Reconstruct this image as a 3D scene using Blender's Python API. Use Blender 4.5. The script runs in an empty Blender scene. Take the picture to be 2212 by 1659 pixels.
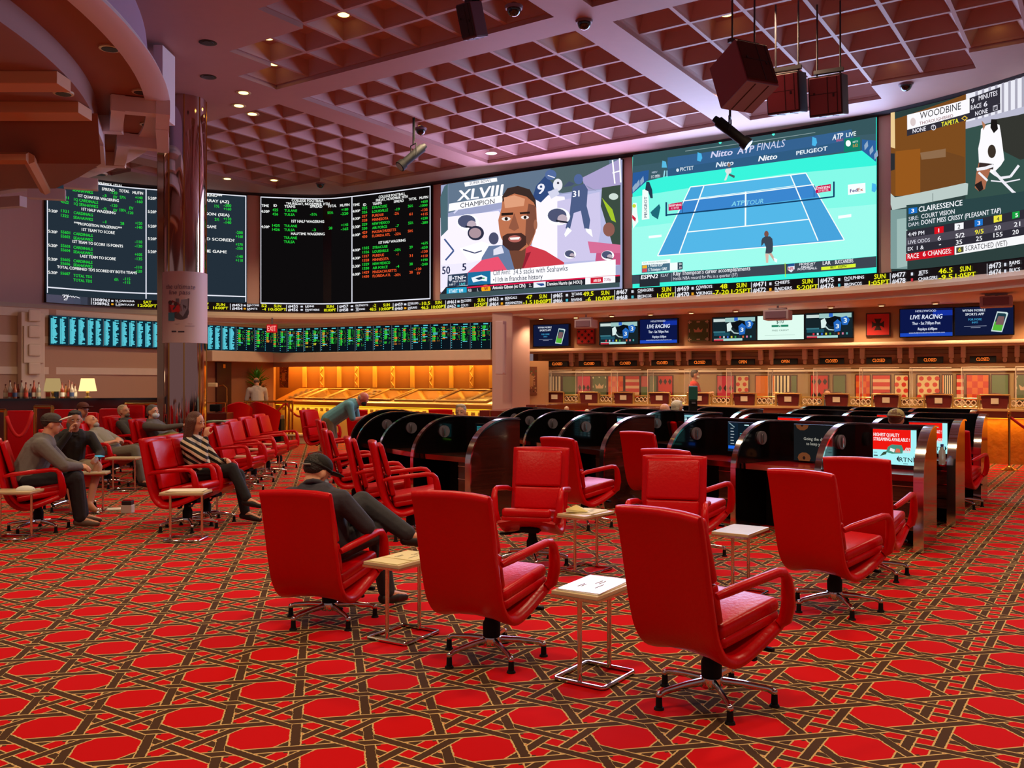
import bpy, bmesh, math, random
from mathutils import Vector, Matrix
from math import sin, cos, pi, radians as R
random.seed(7)
SC = bpy.context.scene; COL = SC.collection
# ------------------------------------------------------------ camera, world, light
F, CX, HY, EYE = 1985.0, 1106.0, 824.0, 1.6
cd = bpy.data.cameras.new('camera'); cam = bpy.data.objects.new('camera', cd); COL.objects.link(cam)
cd.sensor_width = 36; cd.lens = 36*F/2212; cd.shift_y = (HY-829.5)/2212; cd.clip_start = .05; cd.clip_end = 200
cam.location = (0, 0, EYE); cam.rotation_euler = (pi/2, 0, 0); SC.camera = cam
w = bpy.data.worlds.new('world'); SC.world = w; w.use_nodes = True
w.node_tree.nodes['Background'].inputs[0].default_value = (.42, .31, .34, 1)
w.node_tree.nodes['Background'].inputs[1].default_value = .46
SC.view_settings.view_transform = 'Standard'; SC.view_settings.look = 'None'
SC.view_settings.exposure = 0; SC.view_settings.gamma = 1
try:
    SC.cycles.max_bounces = 7; SC.cycles.diffuse_bounces = 3; SC.cycles.glossy_bounces = 3
    SC.cycles.transparent_max_bounces = 12; SC.cycles.transmission_bounces = 4
    SC.cycles.sample_clamp_indirect = 4.0; SC.cycles.use_denoising = True
    SC.cycles.caustics_reflective = False; SC.cycles.caustics_refractive = False
except Exception: pass
def lamp(name, typ, loc, power, col, size=.3, rot=(0,0,0), **k):
    l = bpy.data.lights.new(name, typ); o = bpy.data.objects.new(name, l); COL.objects.link(o)
    l.energy = power; l.color = col; o.location = loc; o.rotation_euler = rot
    if typ == 'AREA': l.shape = 'RECTANGLE' if 'sy' in k else 'SQUARE'; l.size = size; l.size_y = k.get('sy', size)
    else: l.shadow_soft_size = size
    if typ == 'SPOT': l.spot_size = k.get('cone', R(120)); l.spot_blend = .6
    return o
WARM = (1, .74, .46)
CEIL = EYE+4.93
FLOODS = [(-3.5,2.2),(0,2.6),(3.6,2.2),(-6.5,5.5),(-2.2,6.2),(2.2,6.4),(6.3,5.6),(-6.8,9.8),(-1.8,10.4),(3.4,10.2),
          (7.6,9.0),(-6,14),(-1.5,14.2),(3.6,13.2),(-9.5,12.2),(-5.0,17.9),(-1.2,16.6)]
for x, y in FLOODS: lamp('ceiling_floodlight', 'SPOT', (x, y*1.2, CEIL-.03 if math.hypot(x+15.2, y*1.2-9.6) > 11 else EYE+3.66), 400, WARM, .22, cone=R(128))
# unseen area lamps added before the three video walls to strengthen their glow
lamp('screen_glow_fill', 'AREA', (1.0, 20.2, 5.0), 210, (.72,.55,1), 4.2, rot=(R(-97),0,R(-22)), sy=2.6)
lamp('screen_glow_fill', 'AREA', (5.1, 17.6, 5.0), 360, (.45,.60,1), 5.0, rot=(R(-97),0,R(-30)), sy=2.7)
lamp('screen_glow_fill', 'AREA', (9.0, 14.6, 5.0), 150, (.78,.72,1), 3.0, rot=(R(-97),0,R(-36)), sy=2.7)
# ------------------------------------------------------------ helpers
def lin(c):
    if isinstance(c, str): c = [int(c[i:i+2], 16) for i in (0, 2, 4)]
    r = []
    for v in c[:3]:
        v = v/255; r.append(v/12.92 if v <= .04045 else ((v+.055)/1.055)**2.4)
    return (*r, 1)
MATS = {}
def mat(name, col, rough=.5, metal=0, spec=.5, coat=0, bump=None, alpha=None, trans=0, var=0):
    if name in MATS: return MATS[name]
    m = bpy.data.materials.new(name); m.use_nodes = True; nt = m.node_tree; b = nt.nodes['Principled BSDF']
    c = lin(col); b.inputs['Base Color'].default_value = c; b.inputs['Roughness'].default_value = rough
    b.inputs['Metallic'].default_value = metal; b.inputs['Specular IOR Level'].default_value = spec
    b.inputs['Coat Weight'].default_value = coat; b.inputs['Coat Roughness'].default_value = .08
    b.inputs['Transmission Weight'].default_value = trans
    if alpha is not None: b.inputs['Alpha'].default_value = alpha
    if var or bump:
        tc = nt.nodes.new('ShaderNodeTexCoord'); no = nt.nodes.new('ShaderNodeTexNoise')
        no.inputs['Scale'].default_value = bump[0] if bump else 6; no.inputs['Detail'].default_value = 3
        nt.links.new(tc.outputs['Object'], no.inputs['Vector'])
        if bump:
            bp = nt.nodes.new('ShaderNodeBump'); bp.inputs['Strength'].default_value = bump[1]; bp.inputs['Distance'].default_value = .02
            nt.links.new(no.outputs['Fac'], bp.inputs['Height']); nt.links.new(bp.outputs['Normal'], b.inputs['Normal'])
        if var:
            mx = nt.nodes.new('ShaderNodeMix'); mx.data_type = 'RGBA'
            mx.inputs['A'].default_value = tuple(x*(1-var) for x in c[:3])+(1,); mx.inputs['B'].default_value = tuple(min(1, x*(1+var)) for x in c[:3])+(1,)
            nt.links.new(no.outputs['Fac'], mx.inputs['Factor']); nt.links.new(mx.outputs['Result'], b.inputs['Base Color'])
    MATS[name] = m; return m
def glow(col, s=1.0):
    key = 'glow_%s_%.2f' % (col if isinstance(col, str) else '%02x%02x%02x' % tuple(col), s)
    if key in MATS: return MATS[key]
    m = bpy.data.materials.new(key); m.use_nodes = True; nt = m.node_tree
    nt.nodes.remove(nt.nodes['Principled BSDF']); e = nt.nodes.new('ShaderNodeEmission')
    e.inputs[0].default_value = lin(col); e.inputs[1].default_value = s
    nt.links.new(e.outputs[0], nt.nodes['Material Output'].inputs[0])
    MATS[key] = m; return m
CREAM = mat('cream_plaster', 'ecd2b6', .6, var=.06); TAN = mat('tan_wallcovering', 'c69c7e', .75, bump=(90, .15))
CEILM = mat('ceiling_paint', 'b08a84', .6, var=.04); BROWNC = mat('brown_soffit', '9a6248', .7)
WHITE = mat('white_trim', 'e2d6d4', .5); CHROME = mat('chrome', 'd8d4d0', .12, 1); BRASS = mat('polished_brass', 'd6a04c', .2, 1)
BLACK = mat('black_plastic', '080708', .7, spec=.25); GLOSSB = mat('black_lacquer', '0b090a', .12, coat=.6)
REDL = mat('red_leather', 'c40008', .30, spec=.28, bump=(45, .10)); DARKW = mat('dark_wood', '3a1712', .2, coat=.5)
MARBLE = mat('cream_marble', 'd8c397', .25, var=.12); BROWNW = mat('mahogany', '6a2415', .25, coat=.3)
REDF = mat('red_velvet', 'c20a0e', .8); GREYM = mat('grey_metal', '8d8a90', .35, .6)
GLASSM = mat('clear_acrylic', 'ffffff', .05, alpha=.10); EDGE = mat('acrylic_edge', 'efe2c8', .2)
SCRB = mat('screen_black', '08080a', .25); PAPER = mat('paper', 'ece2c8', .8)
PURPLEP = mat('lilac_trim', 'c3aeb4', .55); ROCK = mat('onyx_stone', 'd9902c', .35, bump=(7, 1.0), var=.35)
def fl(px, py): D = EYE*F/(py-HY); return Vector(((px-CX)*D/F, D, 0))
def P(px, py, D): return Vector(((px-CX)*D/F, D, EYE+(HY-py)*D/F))
def link(o, parent=None):
    COL.objects.link(o)
    if parent is not None: o.parent = parent
    return o
def obj(name, bm, m=None, parent=None, smooth=None, loc=None, kind=None, norm=True):
    me = bpy.data.meshes.new(name)
    if norm: bmesh.ops.recalc_face_normals(bm, faces=bm.faces)
    bm.to_mesh(me); bm.free()
    for x in (m if isinstance(m, (list, tuple)) else [m]):
        if x: me.materials.append(x)
    if smooth:
        for p in me.polygons: p.use_smooth = True
        if smooth is not True: me.set_sharp_from_angle(angle=R(smooth))
    o = bpy.data.objects.new(name, me); link(o, parent)
    if loc is not None: o.location = loc
    if kind: o['kind'] = kind
    return o
def thing(name, label, cat, loc=(0,0,0), rz=0, group=None):
    o = bpy.data.objects.new(name, None); COL.objects.link(o); o.location = loc; o.rotation_euler = (0, 0, rz)
    o.empty_display_size = .1; return tag(o, label, cat, group)
def tag(o, label, cat, group=None, kind=None):
    o['label'] = label; o['category'] = cat
    if group: o['group'] = group
    if kind: o['kind'] = kind
    return o
def dup(root, loc, rz, label, group=None):
    r = root.copy(); COL.objects.link(r); r.location = loc; r.rotation_euler = (0, 0, rz); r['label'] = label
    if group: r['group'] = group
    for ch in list(root.children):
        c = ch.copy(); COL.objects.link(c); c.parent = r
        for g in ch.children:
            d = g.copy(); COL.objects.link(d); d.parent = c
    return r
def NB(): return bmesh.new()
def box(bm, c, s, rz=0, bev=0, m=None, mi=0):
    M = Matrix.Translation(Vector(c)) @ Matrix.Rotation(rz, 4, 'Z')
    if m is not None: M = m @ M
    r = bmesh.ops.create_cube(bm, size=1, matrix=M @ Matrix.Diagonal((*s, 1)))
    if bev: 
        es = list({e for v in r['verts'] for e in v.link_edges})
        q = bmesh.ops.bevel(bm, geom=es, offset=bev, segments=2, affect='EDGES', profile=.6)
        if mi:
            for f in q['faces']: f.material_index = mi
    if mi:
        for v in r['verts']:
            if v.is_valid:
                for f in v.link_faces: f.material_index = mi
    return r
def cyl(bm, p, q, r1, r2=None, n=12, caps=True):
    p, q = Vector(p), Vector(q); d = q-p; L = d.length
    if L < 1e-6: return
    M = Matrix.Translation((p+q)/2) @ d.to_track_quat('Z', 'Y').to_matrix().to_4x4()
    bmesh.ops.create_cone(bm, cap_ends=caps, segments=n, radius1=r1, radius2=r1 if r2 is None else r2, depth=L, matrix=M)
def sph(bm, c, r, seg=12, sc=(1,1,1), rot=None):
    M = Matrix.Translation(Vector(c)) @ (rot.to_4x4() if rot else Matrix()) @ Matrix.Diagonal((r*sc[0], r*sc[1], r*sc[2], 1))
    bmesh.ops.create_uvsphere(bm, u_segments=seg, v_segments=max(6, seg*2//3), radius=1, matrix=M)
def tube(bm, pts, r, n=8, closed=False, flat=None):
    pts = [Vector(p) for p in pts]; N = len(pts); rings = []
    up0 = None
    for i, p in enumerate(pts):
        a = pts[(i-1) % N] if (closed or i) else p; b = pts[(i+1) % N] if (closed or i < N-1) else p
        t = (b-a).normalized()
        ref = Vector((0,0,1)) if abs(t.z) < .9 else Vector((0,1,0))
        if up0 is not None and (up0-t*up0.dot(t)).length > .2: ref = up0
        s = t.cross(ref).normalized(); u = s.cross(t).normalized(); up0 = u
        rr = r[i] if isinstance(r, (list, tuple)) else r
        ring = []
        for k in range(n):
            an = 2*pi*(k+.5)/n
            ring.append(bm.verts.new(p+s*cos(an)*rr*(flat[0] if flat else 1)+u*sin(an)*rr*(flat[1] if flat else 1)))
        rings.append(ring)
    for i in range(N if closed else N-1):
        A, B = rings[i], rings[(i+1) % N]
        for k in range(n): bm.faces.new((A[k], A[(k+1) % n], B[(k+1) % n], B[k]))
    if not closed: bm.faces.new(rings[0][::-1]); bm.faces.new(rings[-1])
def lathe(bm, prof, c=(0,0,0), n=20):
    rings = []
    for r, z in prof:
        rings.append([bm.verts.new((c[0]+r*cos(2*pi*k/n), c[1]+r*sin(2*pi*k/n), c[2]+z)) for k in range(n)])
    for A, B in zip(rings, rings[1:]):
        for k in range(n): bm.faces.new((A[k], A[(k+1) % n], B[(k+1) % n], B[k]))
    bm.faces.new(rings[0][::-1]); bm.faces.new(rings[-1])
def prism(bm, pts, vec, mi=0):
    vs = [bm.verts.new(p) for p in pts]; f = bm.faces.new(vs); f.material_index = mi
    r = bmesh.ops.extrude_face_region(bm, geom=[f]); nv = [v for v in r['geom'] if isinstance(v, bmesh.types.BMVert)]
    bmesh.ops.translate(bm, vec=Vector(vec), verts=nv)
    for v in nv:
        for g in v.link_faces: g.material_index = mi
# plan curves as seen along rays from the standpoint they were surveyed from
class Plan:
    def __init__(s, pts):
        s.p = [Vector(q) for q in pts]; s.s = [0]
        for a, b in zip(s.p, s.p[1:]): s.s.append(s.s[-1]+(b-a).length)
    def hit(s, px):                       # -> arc length, depth
        k = (px-CX)/F; best = None
        for i in range(len(s.p)-1):
            a, b = s.p[i], s.p[i+1]; d = b-a; den = d.x-k*d.y
            if abs(den) < 1e-9: continue
            t = (k*a.y-a.x)/den
            e = max(0, -t, t-1)
            if best is None or e < best[0]-1e-9: best = (e, s.s[i]+t*d.length, a.y+t*d.y)
            if e == 0: break
        return best[1], best[2]
    def at(s, q, off=0):
        n = len(s.p)
        i = 0
        while i < n-2 and s.s[i+1] < q: i += 1
        a, b = s.p[i], s.p[i+1]; d = (b-a); L = d.length; d = d/L; t = (q-s.s[i])
        nrm = Vector((d.y, -d.x))
        if nrm.y > 0: nrm = -nrm          # towards the room
        p = a+d*t+nrm*off; return p
    def tan(s, q): a = s.at(q-.01); b = s.at(q+.01); return (b-a).normalized()
def spline(tab, x):
    if x <= tab[0][0]: a, b = tab[0], tab[1]; return a[1]+(b[1]-a[1])*(x-a[0])/(b[0]-a[0])
    if x >= tab[-1][0]: a, b = tab[-2], tab[-1]; return a[1]+(b[1]-a[1])*(x-a[0])/(b[0]-a[0])
    i = max(k for k in range(len(tab)-1) if tab[k][0] <= x)
    x0, y0 = tab[i]; x1, y1 = tab[i+1]; h = x1-x0; t = (x-x0)/h
    def m(k):
        if k == 0: return (tab[1][1]-tab[0][1])/(tab[1][0]-tab[0][0])
        if k == len(tab)-1: return (tab[-1][1]-tab[-2][1])/(tab[-1][0]-tab[-2][0])
        return (tab[k+1][1]-tab[k-1][1])/(tab[k+1][0]-tab[k-1][0])
    return (2*t**3-3*t*t+1)*y0+(t**3-2*t*t+t)*h*m(i)+(-2*t**3+3*t*t)*y1+(t**3-t*t)*h*m(i+1)
def plan_from(tab, a, b, st=12):
    r = []; x = a
    while x <= b+.1: D = spline(tab, x); r.append(((x-CX)*D/F, D)); x += st
    return Plan(r)
WT = [(-400,13.6),(-100,16.4),(100,18.0),(250,19.0),(443,19.7),(560,20.1),(700,20.3),(765,20.05),(935,19.0),(1130,17.8),(1347,16.7),(1600,15.5),(1898,14.1),(2100,13.0),(2212,12.34),(2500,10.7)]
WT = [(a, b*1.203) for a, b in WT]
WALL = plan_from(WT, -400, 2500)
TEXTC = {}
def text_mesh(s, bold, it):
    k = (s, bold, it)
    if k in TEXTC: return TEXTC[k]
    c = bpy.data.curves.new('t', 'FONT'); c.body = s; c.size = 1; c.resolution_u = 2;  c.shear = it; c.fill_mode = 'FRONT'
    o = bpy.data.objects.new('t', c); COL.objects.link(o)
    bpy.context.view_layer.update()
    me = bpy.data.meshes.new_from_object(o)
    vs = [v.co.xy.copy() for v in me.vertices]; fs = [tuple(p.vertices) for p in me.polygons]
    bpy.data.objects.remove(o); bpy.data.curves.remove(c); bpy.data.meshes.remove(me)
    if bold > .005:
        b = min(bold, .035)*.8; n = len(vs); sh = [(-b,0),(b,0),(0,b*.8)]; fs = [tuple(i+n*j for i in f) for j in range(3) for f in fs]; vs = [v+Vector(d) for d in sh for v in vs]
    TEXTC[k] = (vs, fs); return TEXTC[k]
class Canvas:
    T = (0, 0, 1)
    """flat graphics laid on a wall-hung panel; positions follow the panel's own plan line and heights"""
    def __init__(s, plan, off=.05, glowk=1.0, lay=.003): s.pl = plan; s.off = off; s.k = glowk; s.lay = lay; s.bm = NB(); s.m = []; s.n = 0; s.emit = True; s.bb = []
    def mi(s, col):
        m = col if not isinstance(col, (str, tuple)) else (glow(col, s.k) if s.emit else mat('print_'+col, col, .6))
        if m not in s.m: s.m.append(m)
        return s.m.index(m)
    def sz(s, px, py):
        px = s.T[0]+px/s.T[2]; py = s.T[1]+py/s.T[2]
        a, D = s.pl.hit(px); return a, EYE+(HY-py)*D/F
    def lev(s, x0, x1, z0, z1, col, lift=None):   # level strip between two heights
        a0 = s.pl.hit(x0)[0]; a1 = s.pl.hit(x1)[0]; s.put([([(a0,z0),(a1,z0),(a1,z1),(a0,z1)], [(0,1,2,3)])], col, lift)
    def ltext(s, x0, x1, z0, z1, body, col, bold=.03, it=0, lift=None):
        vs, fs = text_mesh(body, bold, it); ax = min(v.x for v in vs); bx = max(v.x for v in vs)
        a0 = s.pl.hit(x0)[0]; a1 = s.pl.hit(x1)[0]; kx = (a1-a0)/(bx-ax); kz = (z1-z0)/.7
        if kx > 1.5*kz: a0 += (a1-a0)/2-.6*kz*(bx-ax); kx = 1.2*kz
        s.put([([(a0+(v.x-ax)*kx, z0+v.y*kz) for v in vs], fs)], col, lift)
    def put(s, loops, col, lift=None):
        bb = [min(a for vs, _ in loops for a, z in vs), max(a for vs, _ in loops for a, z in vs), min(z for vs, _ in loops for a, z in vs), max(z for vs, _ in loops for a, z in vs)] if loops and loops[0][0] else [0,0,0,0]
        L = 1+max([q[4] for q in s.bb if q[0] < bb[1] and q[1] > bb[0] and q[2] < bb[3] and q[3] > bb[2]], default=-1) if lift is None else lift
        s.bb.append((*bb, L))
        i = s.mi(col); t = NB()
        for vs, fs in loops:
            w = [t.verts.new((a, 0, z)) for a, z in vs]
            for f in fs:
                try: t.faces.new([w[j] for j in f])
                except ValueError: pass
        xs = [v.co.x for v in t.verts]
        if not xs: t.free(); return
        x = math.floor(min(xs)/.2)*.2+.2
        while x < max(xs) and len(s.pl.p) > 2:
            bmesh.ops.bisect_plane(t, geom=t.verts[:]+t.edges[:]+t.faces[:], plane_co=(x,0,0), plane_no=(1,0,0)); x += .2
        bmesh.ops.triangulate(t, faces=t.faces)
        mp = {}
        for v in t.verts:
            q = s.pl.at(v.co.x, s.off+L*s.lay); mp[v] = s.bm.verts.new((q.x, q.y, v.co.z))
        for f in t.faces:
            try: g = s.bm.faces.new([mp[v] for v in f.verts]); g.material_index = i
            except ValueError: pass
        t.free()
    def poly(s, pts, col, lift=None): vs = [s.sz(*p) for p in pts]; s.put([(vs, [tuple(range(len(vs)))])], col, lift)
    def polys(s, L, col, lift=None): s.put([([s.sz(*p) for p in pts], [tuple(range(len(pts)))]) for pts in L], col, lift)
    def rect(s, x0, y0, x1, y1, col, lift=None):   # y given at the left end; level edges in the place
        a0, z0 = s.sz(x0, y0); _, z1 = s.sz(x0, y1); a1, _ = s.sz(x1, y0); s.put([([(a0,z0),(a1,z0),(a1,z1),(a0,z1)], [(0,1,2,3)])], col, lift)
    def quad(s, x0, y0a, y0b, x1, y1a, y1b, col, lift=None): s.poly([(x0,y0a),(x1,y1a),(x1,y1b),(x0,y0b)], col, lift)
    def ell(s, cx, cy, rx, ry, col, n=20, lift=None, a0=0, a1=2*pi): s.poly([(cx+rx*cos(a0+(a1-a0)*k/n), cy+ry*sin(a0+(a1-a0)*k/n)) for k in range(n)], col, lift)
    def line(s, pts, w, col, lift=None):
        L = []
        for (x0,y0),(x1,y1) in zip(pts, pts[1:]):
            dx, dy = x1-x0, y1-y0; l = math.hypot(dx, dy) or 1; nx, ny = -dy/l*w/2, dx/l*w/2
            L.append([(x0+nx,y0+ny),(x1+nx,y1+ny),(x1-nx,y1-ny),(x0-nx,y0-ny)])
        s.polys(L, col, lift)
    def text(s, x0, yb, x1, h, body, col, bold=.02, it=0, lift=None):  # baseline left (x0,yb), right end x1, cap height h px at x0
        vs, fs = text_mesh(body, bold, it)
        if not vs: return
        ax = min(v.x for v in vs); bx = max(v.x for v in vs)
        a0, z0 = s.sz(x0, yb); _, z1 = s.sz(x0, yb-h); a1, _ = s.sz(x1, yb)
        kx = (a1-a0)/(bx-ax); kz = (z1-z0)/.70
        if kx > 1.5*kz: a0 += (a1-a0)/2-.6*kz*(bx-ax); kx = 1.2*kz
        s.put([([(a0+(v.x-ax)*kx, z0+v.y*kz) for v in vs], fs)], col, lift)
    def vtext(s, xl, yb, xr, yt, body, col, bold=.01):   # text running upwards
        vs, fs = text_mesh(body, bold, 0); ax = min(v.x for v in vs); bx = max(v.x for v in vs)
        a0, z0 = s.sz(xl, yb); a1, z1 = s.sz(xr, yt); s.put([([(a1-(a1-a0)*v.y/.7, z0+(z1-z0)*(v.x-ax)/(bx-ax)) for v in vs], fs)], col)
    def done(s, name, parent=None):
        o = obj(name, s.bm, s.m, parent, norm=False); return o
# ------------------------------------------------------------ carpet
def carpet():
    m = bpy.data.materials.new('cane_weave_carpet'); m.use_nodes = True; nt = m.node_tree; b = nt.nodes['Principled BSDF']
    b.inputs['Roughness'].default_value = .95; b.inputs['Specular IOR Level'].default_value = .15
    tc = nt.nodes.new('ShaderNodeTexCoord'); sp = nt.nodes.new('ShaderNodeSeparateXYZ')
    nt.links.new(tc.outputs['Object'], sp.inputs[0])
    def M(op, a, b_=None, c=None):
        n = nt.nodes.new('ShaderNodeMath'); n.operation = op
        for i, v in enumerate((a, b_, c)):
            if v is None: continue
            if isinstance(v, (int, float)): n.inputs[i].default_value = v
            else: nt.links.new(v, n.inputs[i])
        return n.outputs[0]
    cs, sn = cos(R(-33.5)), sin(R(-33.5)); p = .456
    X, Y = sp.outputs[0], sp.outputs[1]
    nz = nt.nodes.new('ShaderNodeTexNoise'); nz.inputs['Scale'].default_value = 55; nz.inputs['Detail'].default_value = 1
    nt.links.new(tc.outputs['Object'], nz.inputs['Vector'])
    jit = M('MULTIPLY', M('SUBTRACT', nz.outputs['Fac'], .5), .018)
    q1 = M('ADD', M('DIVIDE', M('SUBTRACT', M('ADD', M('MULTIPLY', X, cs), M('MULTIPLY', Y, sn)), -.0387), p), jit)
    q2 = M('ADD', M('DIVIDE', M('SUBTRACT', M('ADD', M('MULTIPLY', X, -sn), M('MULTIPLY', Y, cs)), .083), p), jit)
    f1 = M('FRACT', q1); f2 = M('FRACT', q2)                       # octagon centre at 0, lanes at .5
    dlane, wd, wo = .133, .046, .062                               # lane offset, dark half width, outlined half width
    def strip(c, cen): return M('ABSOLUTE', M('SUBTRACT', c, cen))
    v1, v2 = strip(f1, .5-dlane), strip(f1, .5+dlane); u1, u2 = strip(f2, .5-dlane), strip(f2, .5+dlane)
    dsum = M('ABSOLUTE', M('SUBTRACT', M('FRACT', M('ADD', q1, q2)), .5)); dsum = M('MULTIPLY', dsum, .7071)
    ddif = M('ABSOLUTE', M('SUBTRACT', M('FRACT', M('SUBTRACT', q1, q2)), .5)); ddif = M('MULTIPLY', ddif, .7071)
    def col(v):
        n = nt.nodes.new('ShaderNodeRGB'); n.outputs[0].default_value = lin(v); return n.outputs[0]
    def mix(f, a, b_):
        n = nt.nodes.new('ShaderNodeMix'); n.data_type = 'RGBA'; nt.links.new(f, n.inputs['Factor']); nt.links.new(a, n.inputs['A']); nt.links.new(b_, n.inputs['B']); return n.outputs['Result']
    red, dark, tan = col('d2040c'), col('4c3322'), col('d2b074')
    tone = nt.nodes.new('ShaderNodeTexNoise'); tone.inputs['Scale'].default_value = .6; nt.links.new(tc.outputs['Object'], tone.inputs['Vector'])
    red = mix(tone.outputs['Fac'], red, col('c00008'))
    def lay(base, d, k=1.0, mask=None):
        o = M('LESS_THAN', d, wo*k); i = M('LESS_THAN', d, wd*k)
        if mask is not None: o = M('MULTIPLY', o, mask); i = M('MULTIPLY', i, mask)
        return mix(i, mix(o, base, tan), dark)
    c = red
    # small dark wedges where the two diagonals meet inside a lane
    near = M('MULTIPLY', M('LESS_THAN', dsum, .10), M('LESS_THAN', ddif, .10)); c = mix(near, c, dark)
    c = lay(c, u1); c = lay(c, v1); c = lay(c, u2)
    c = lay(c, dsum); c = lay(c, v2); 
    um = M('GREATER_THAN', v1, .11)
    c = lay(c, u1, 1, M('MULTIPLY', M('LESS_THAN', v2, .07), um))
    c = lay(c, ddif, 1.1)
    c = lay(c, u1, 1, M('MULTIPLY', M('GREATER_THAN', v1, .062), M('GREATER_THAN', dsum, .05)))
    c = lay(c, u2, 1, M('MULTIPLY', M('GREATER_THAN', v2, .062), M('GREATER_THAN', dsum, .05)))
    nt.links.new(c, b.inputs['Base Color'])
    fz = nt.nodes.new('ShaderNodeTexNoise'); fz.inputs['Scale'].default_value = 500; nt.links.new(tc.outputs['Object'], fz.inputs['Vector'])
    bp = nt.nodes.new('ShaderNodeBump'); bp.inputs['Strength'].default_value = .25; bp.inputs['Distance'].default_value = .004
    nt.links.new(fz.outputs['Fac'], bp.inputs['Height']); nt.links.new(bp.outputs['Normal'], b.inputs['Normal'])
    return m
bm = NB(); box(bm, (0, 13, -.05), (44, 44, .1)); obj('floor', bm, carpet(), kind='structure')
# ------------------------------------------------------------ coffered ceiling
LQ, UQ, VQ = Vector((-3.66, 16.01)), Vector((4.55, -3.09)), Vector((3.12, 4.76))
GU, GV = .107, .1026; DRC, DRR = Vector((-15.2, 9.6)), 10.9
def cq(u, v): return LQ+UQ*u+VQ*v
def wallD(X, Y):
    px = CX+X/Y*F if Y > .5 else None
    return None if px is None or px < -400 or px > 2500 else WALL.hit(px)[1]
us = []; vs_ = []
for i in range(-3, 4):
    for k in range(7): us.append((i*(1+GU)+k/7, i*(1+GU)+(k+1)/7, True))
    us.append((i*(1+GU)+1, (i+1)*(1+GU), False))
for j in range(-3, 2):
    for k in range(7): vs_.append((j*(1+GV)+k/7, j*(1+GV)+(k+1)/7, True))
    vs_.append((j*(1+GV)+1, (j+1)*(1+GV), False))
cof = {}
for a, (u0, u1, cu) in enumerate(us):
    for b_, (v0, v1, cv) in enumerate(vs_):
        ok = cu and cv
        if ok:
            for u in (u0, u1):
                for v in (v0, v1):
                    p = cq(u, v)
                    if (p-DRC).length < DRR+.75: ok = False
                    Dw = wallD(p.x, p.y)
                    if Dw is not None and p.y > Dw-.75: ok = False
                    if p.x > 14 or p.y < -6: ok = False
        cof[a, b_] = ok
bm = NB(); CELLS = []
def q4(pts, z): return [bm.verts.new((p.x, p.y, z[i] if isinstance(z, list) else z)) for i, p in enumerate(pts)]
for (a, b_), ok in cof.items():
    u0, u1, _ = us[a]; v0, v1, _ = vs_[b_]; P4 = [cq(u0,v0), cq(u1,v0), cq(u1,v1), cq(u0,v1)]
    cen = sum(P4, Vector((0,0)))/4
    Dw = wallD(cen.x, cen.y)
    if (Dw is not None and cen.y > Dw+1.2) or cen.x > 16 or cen.x < -16 or cen.y > 26 or cen.y < -9: continue
    if not ok: bm.faces.new(q4(P4, CEIL)[::-1]); continue
    CELLS.append(cen); N4 = [(a,b_-1),(a+1,b_),(a,b_+1),(a-1,b_)]
    for k in range(4):
        if not cof.get(N4[k], False):
            A, B = P4[k], P4[(k+1) % 4]
            vv = [bm.verts.new((A.x,A.y,CEIL)), bm.verts.new((B.x,B.y,CEIL)), bm.verts.new((B.x,B.y,CEIL+.07)), bm.verts.new((A.x,A.y,CEIL+.07))]; bm.faces.new(vv)
    def ins(t): return [cen+(p-cen)*t for p in P4]
    r0 = q4(P4, CEIL+.07); r1 = q4(ins(.93), CEIL+.07); r2 = q4(ins(.90), CEIL+.10); r3 = q4(ins(.64), CEIL+.27); r4 = q4(ins(.60), CEIL+.28)
    for A, B in ((r0,r1),(r1,r2),(r2,r3),(r3,r4)):
        for k in range(4): bm.faces.new((A[k], B[k], B[(k+1)%4], A[(k+1)%4]))
    bm.faces.new(r4[::-1])
obj('ceiling', bm, CEILM, kind='structure', norm=False)
# round ceiling lights set into the coffers or the flat bands
LMAT = mat('light_trim', 'd8c4a0', .35, .3); LGL = glow('ffcf70', 5.5); LDK = mat('light_dark', '120c08', .5)
def disc_light(px, py, kind):
    if kind != 'flat' and CELLS:
        D = (CEIL+.28-EYE)*F/(HY-py); t = Vector(((px-CX)*D/F, D)); c = min(CELLS, key=lambda q: (q-t).length)
        if (c-t).length < .75: x, y, z = c.x+(t.x-c.x)*.2, c.y+(t.y-c.y)*.2, CEIL+.28
        else: kind = 'flat'
    if kind == 'flat': D = (CEIL-EYE)*F/(HY-py); x, y, z = (px-CX)*D/F, D, CEIL
    return x, y, z
LIGHTS = [(741,52,1),(577,100,1),(590,156,1),(616,268,1),(501,294,1),(491,386,1),(592,389,1),(859,213,1),(851,252,1),(1013,179,1),(1188,139,1),(1224,81,1),(1570,50,1),(1419,207,1),(1381,246,1),(1223,277,1),(1014,313,1),(1061,331,1),(851,343,1),(743,362,1),(1933,147,1),(2163,68,1),(1819,2,1),
          (526,200,'flat'),(545,246,'flat'),(516,228,'flat'),(800,327,2),(1466,234,2),(1911,118,2),(449,92,3),(450,166,3)]
WORDS = 'first second third fourth fifth sixth seventh eighth ninth tenth eleventh twelfth thirteenth fourteenth fifteenth sixteenth seventeenth eighteenth nineteenth twentieth twenty-first twenty-second twenty-third twenty-fourth twenty-fifth twenty-sixth twenty-seventh twenty-eighth twenty-ninth thirtieth'.split()
used = set(); yl = sorted([l for l in LIGHTS if l[2] in (1,'flat')], key=lambda l: l[0])
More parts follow.
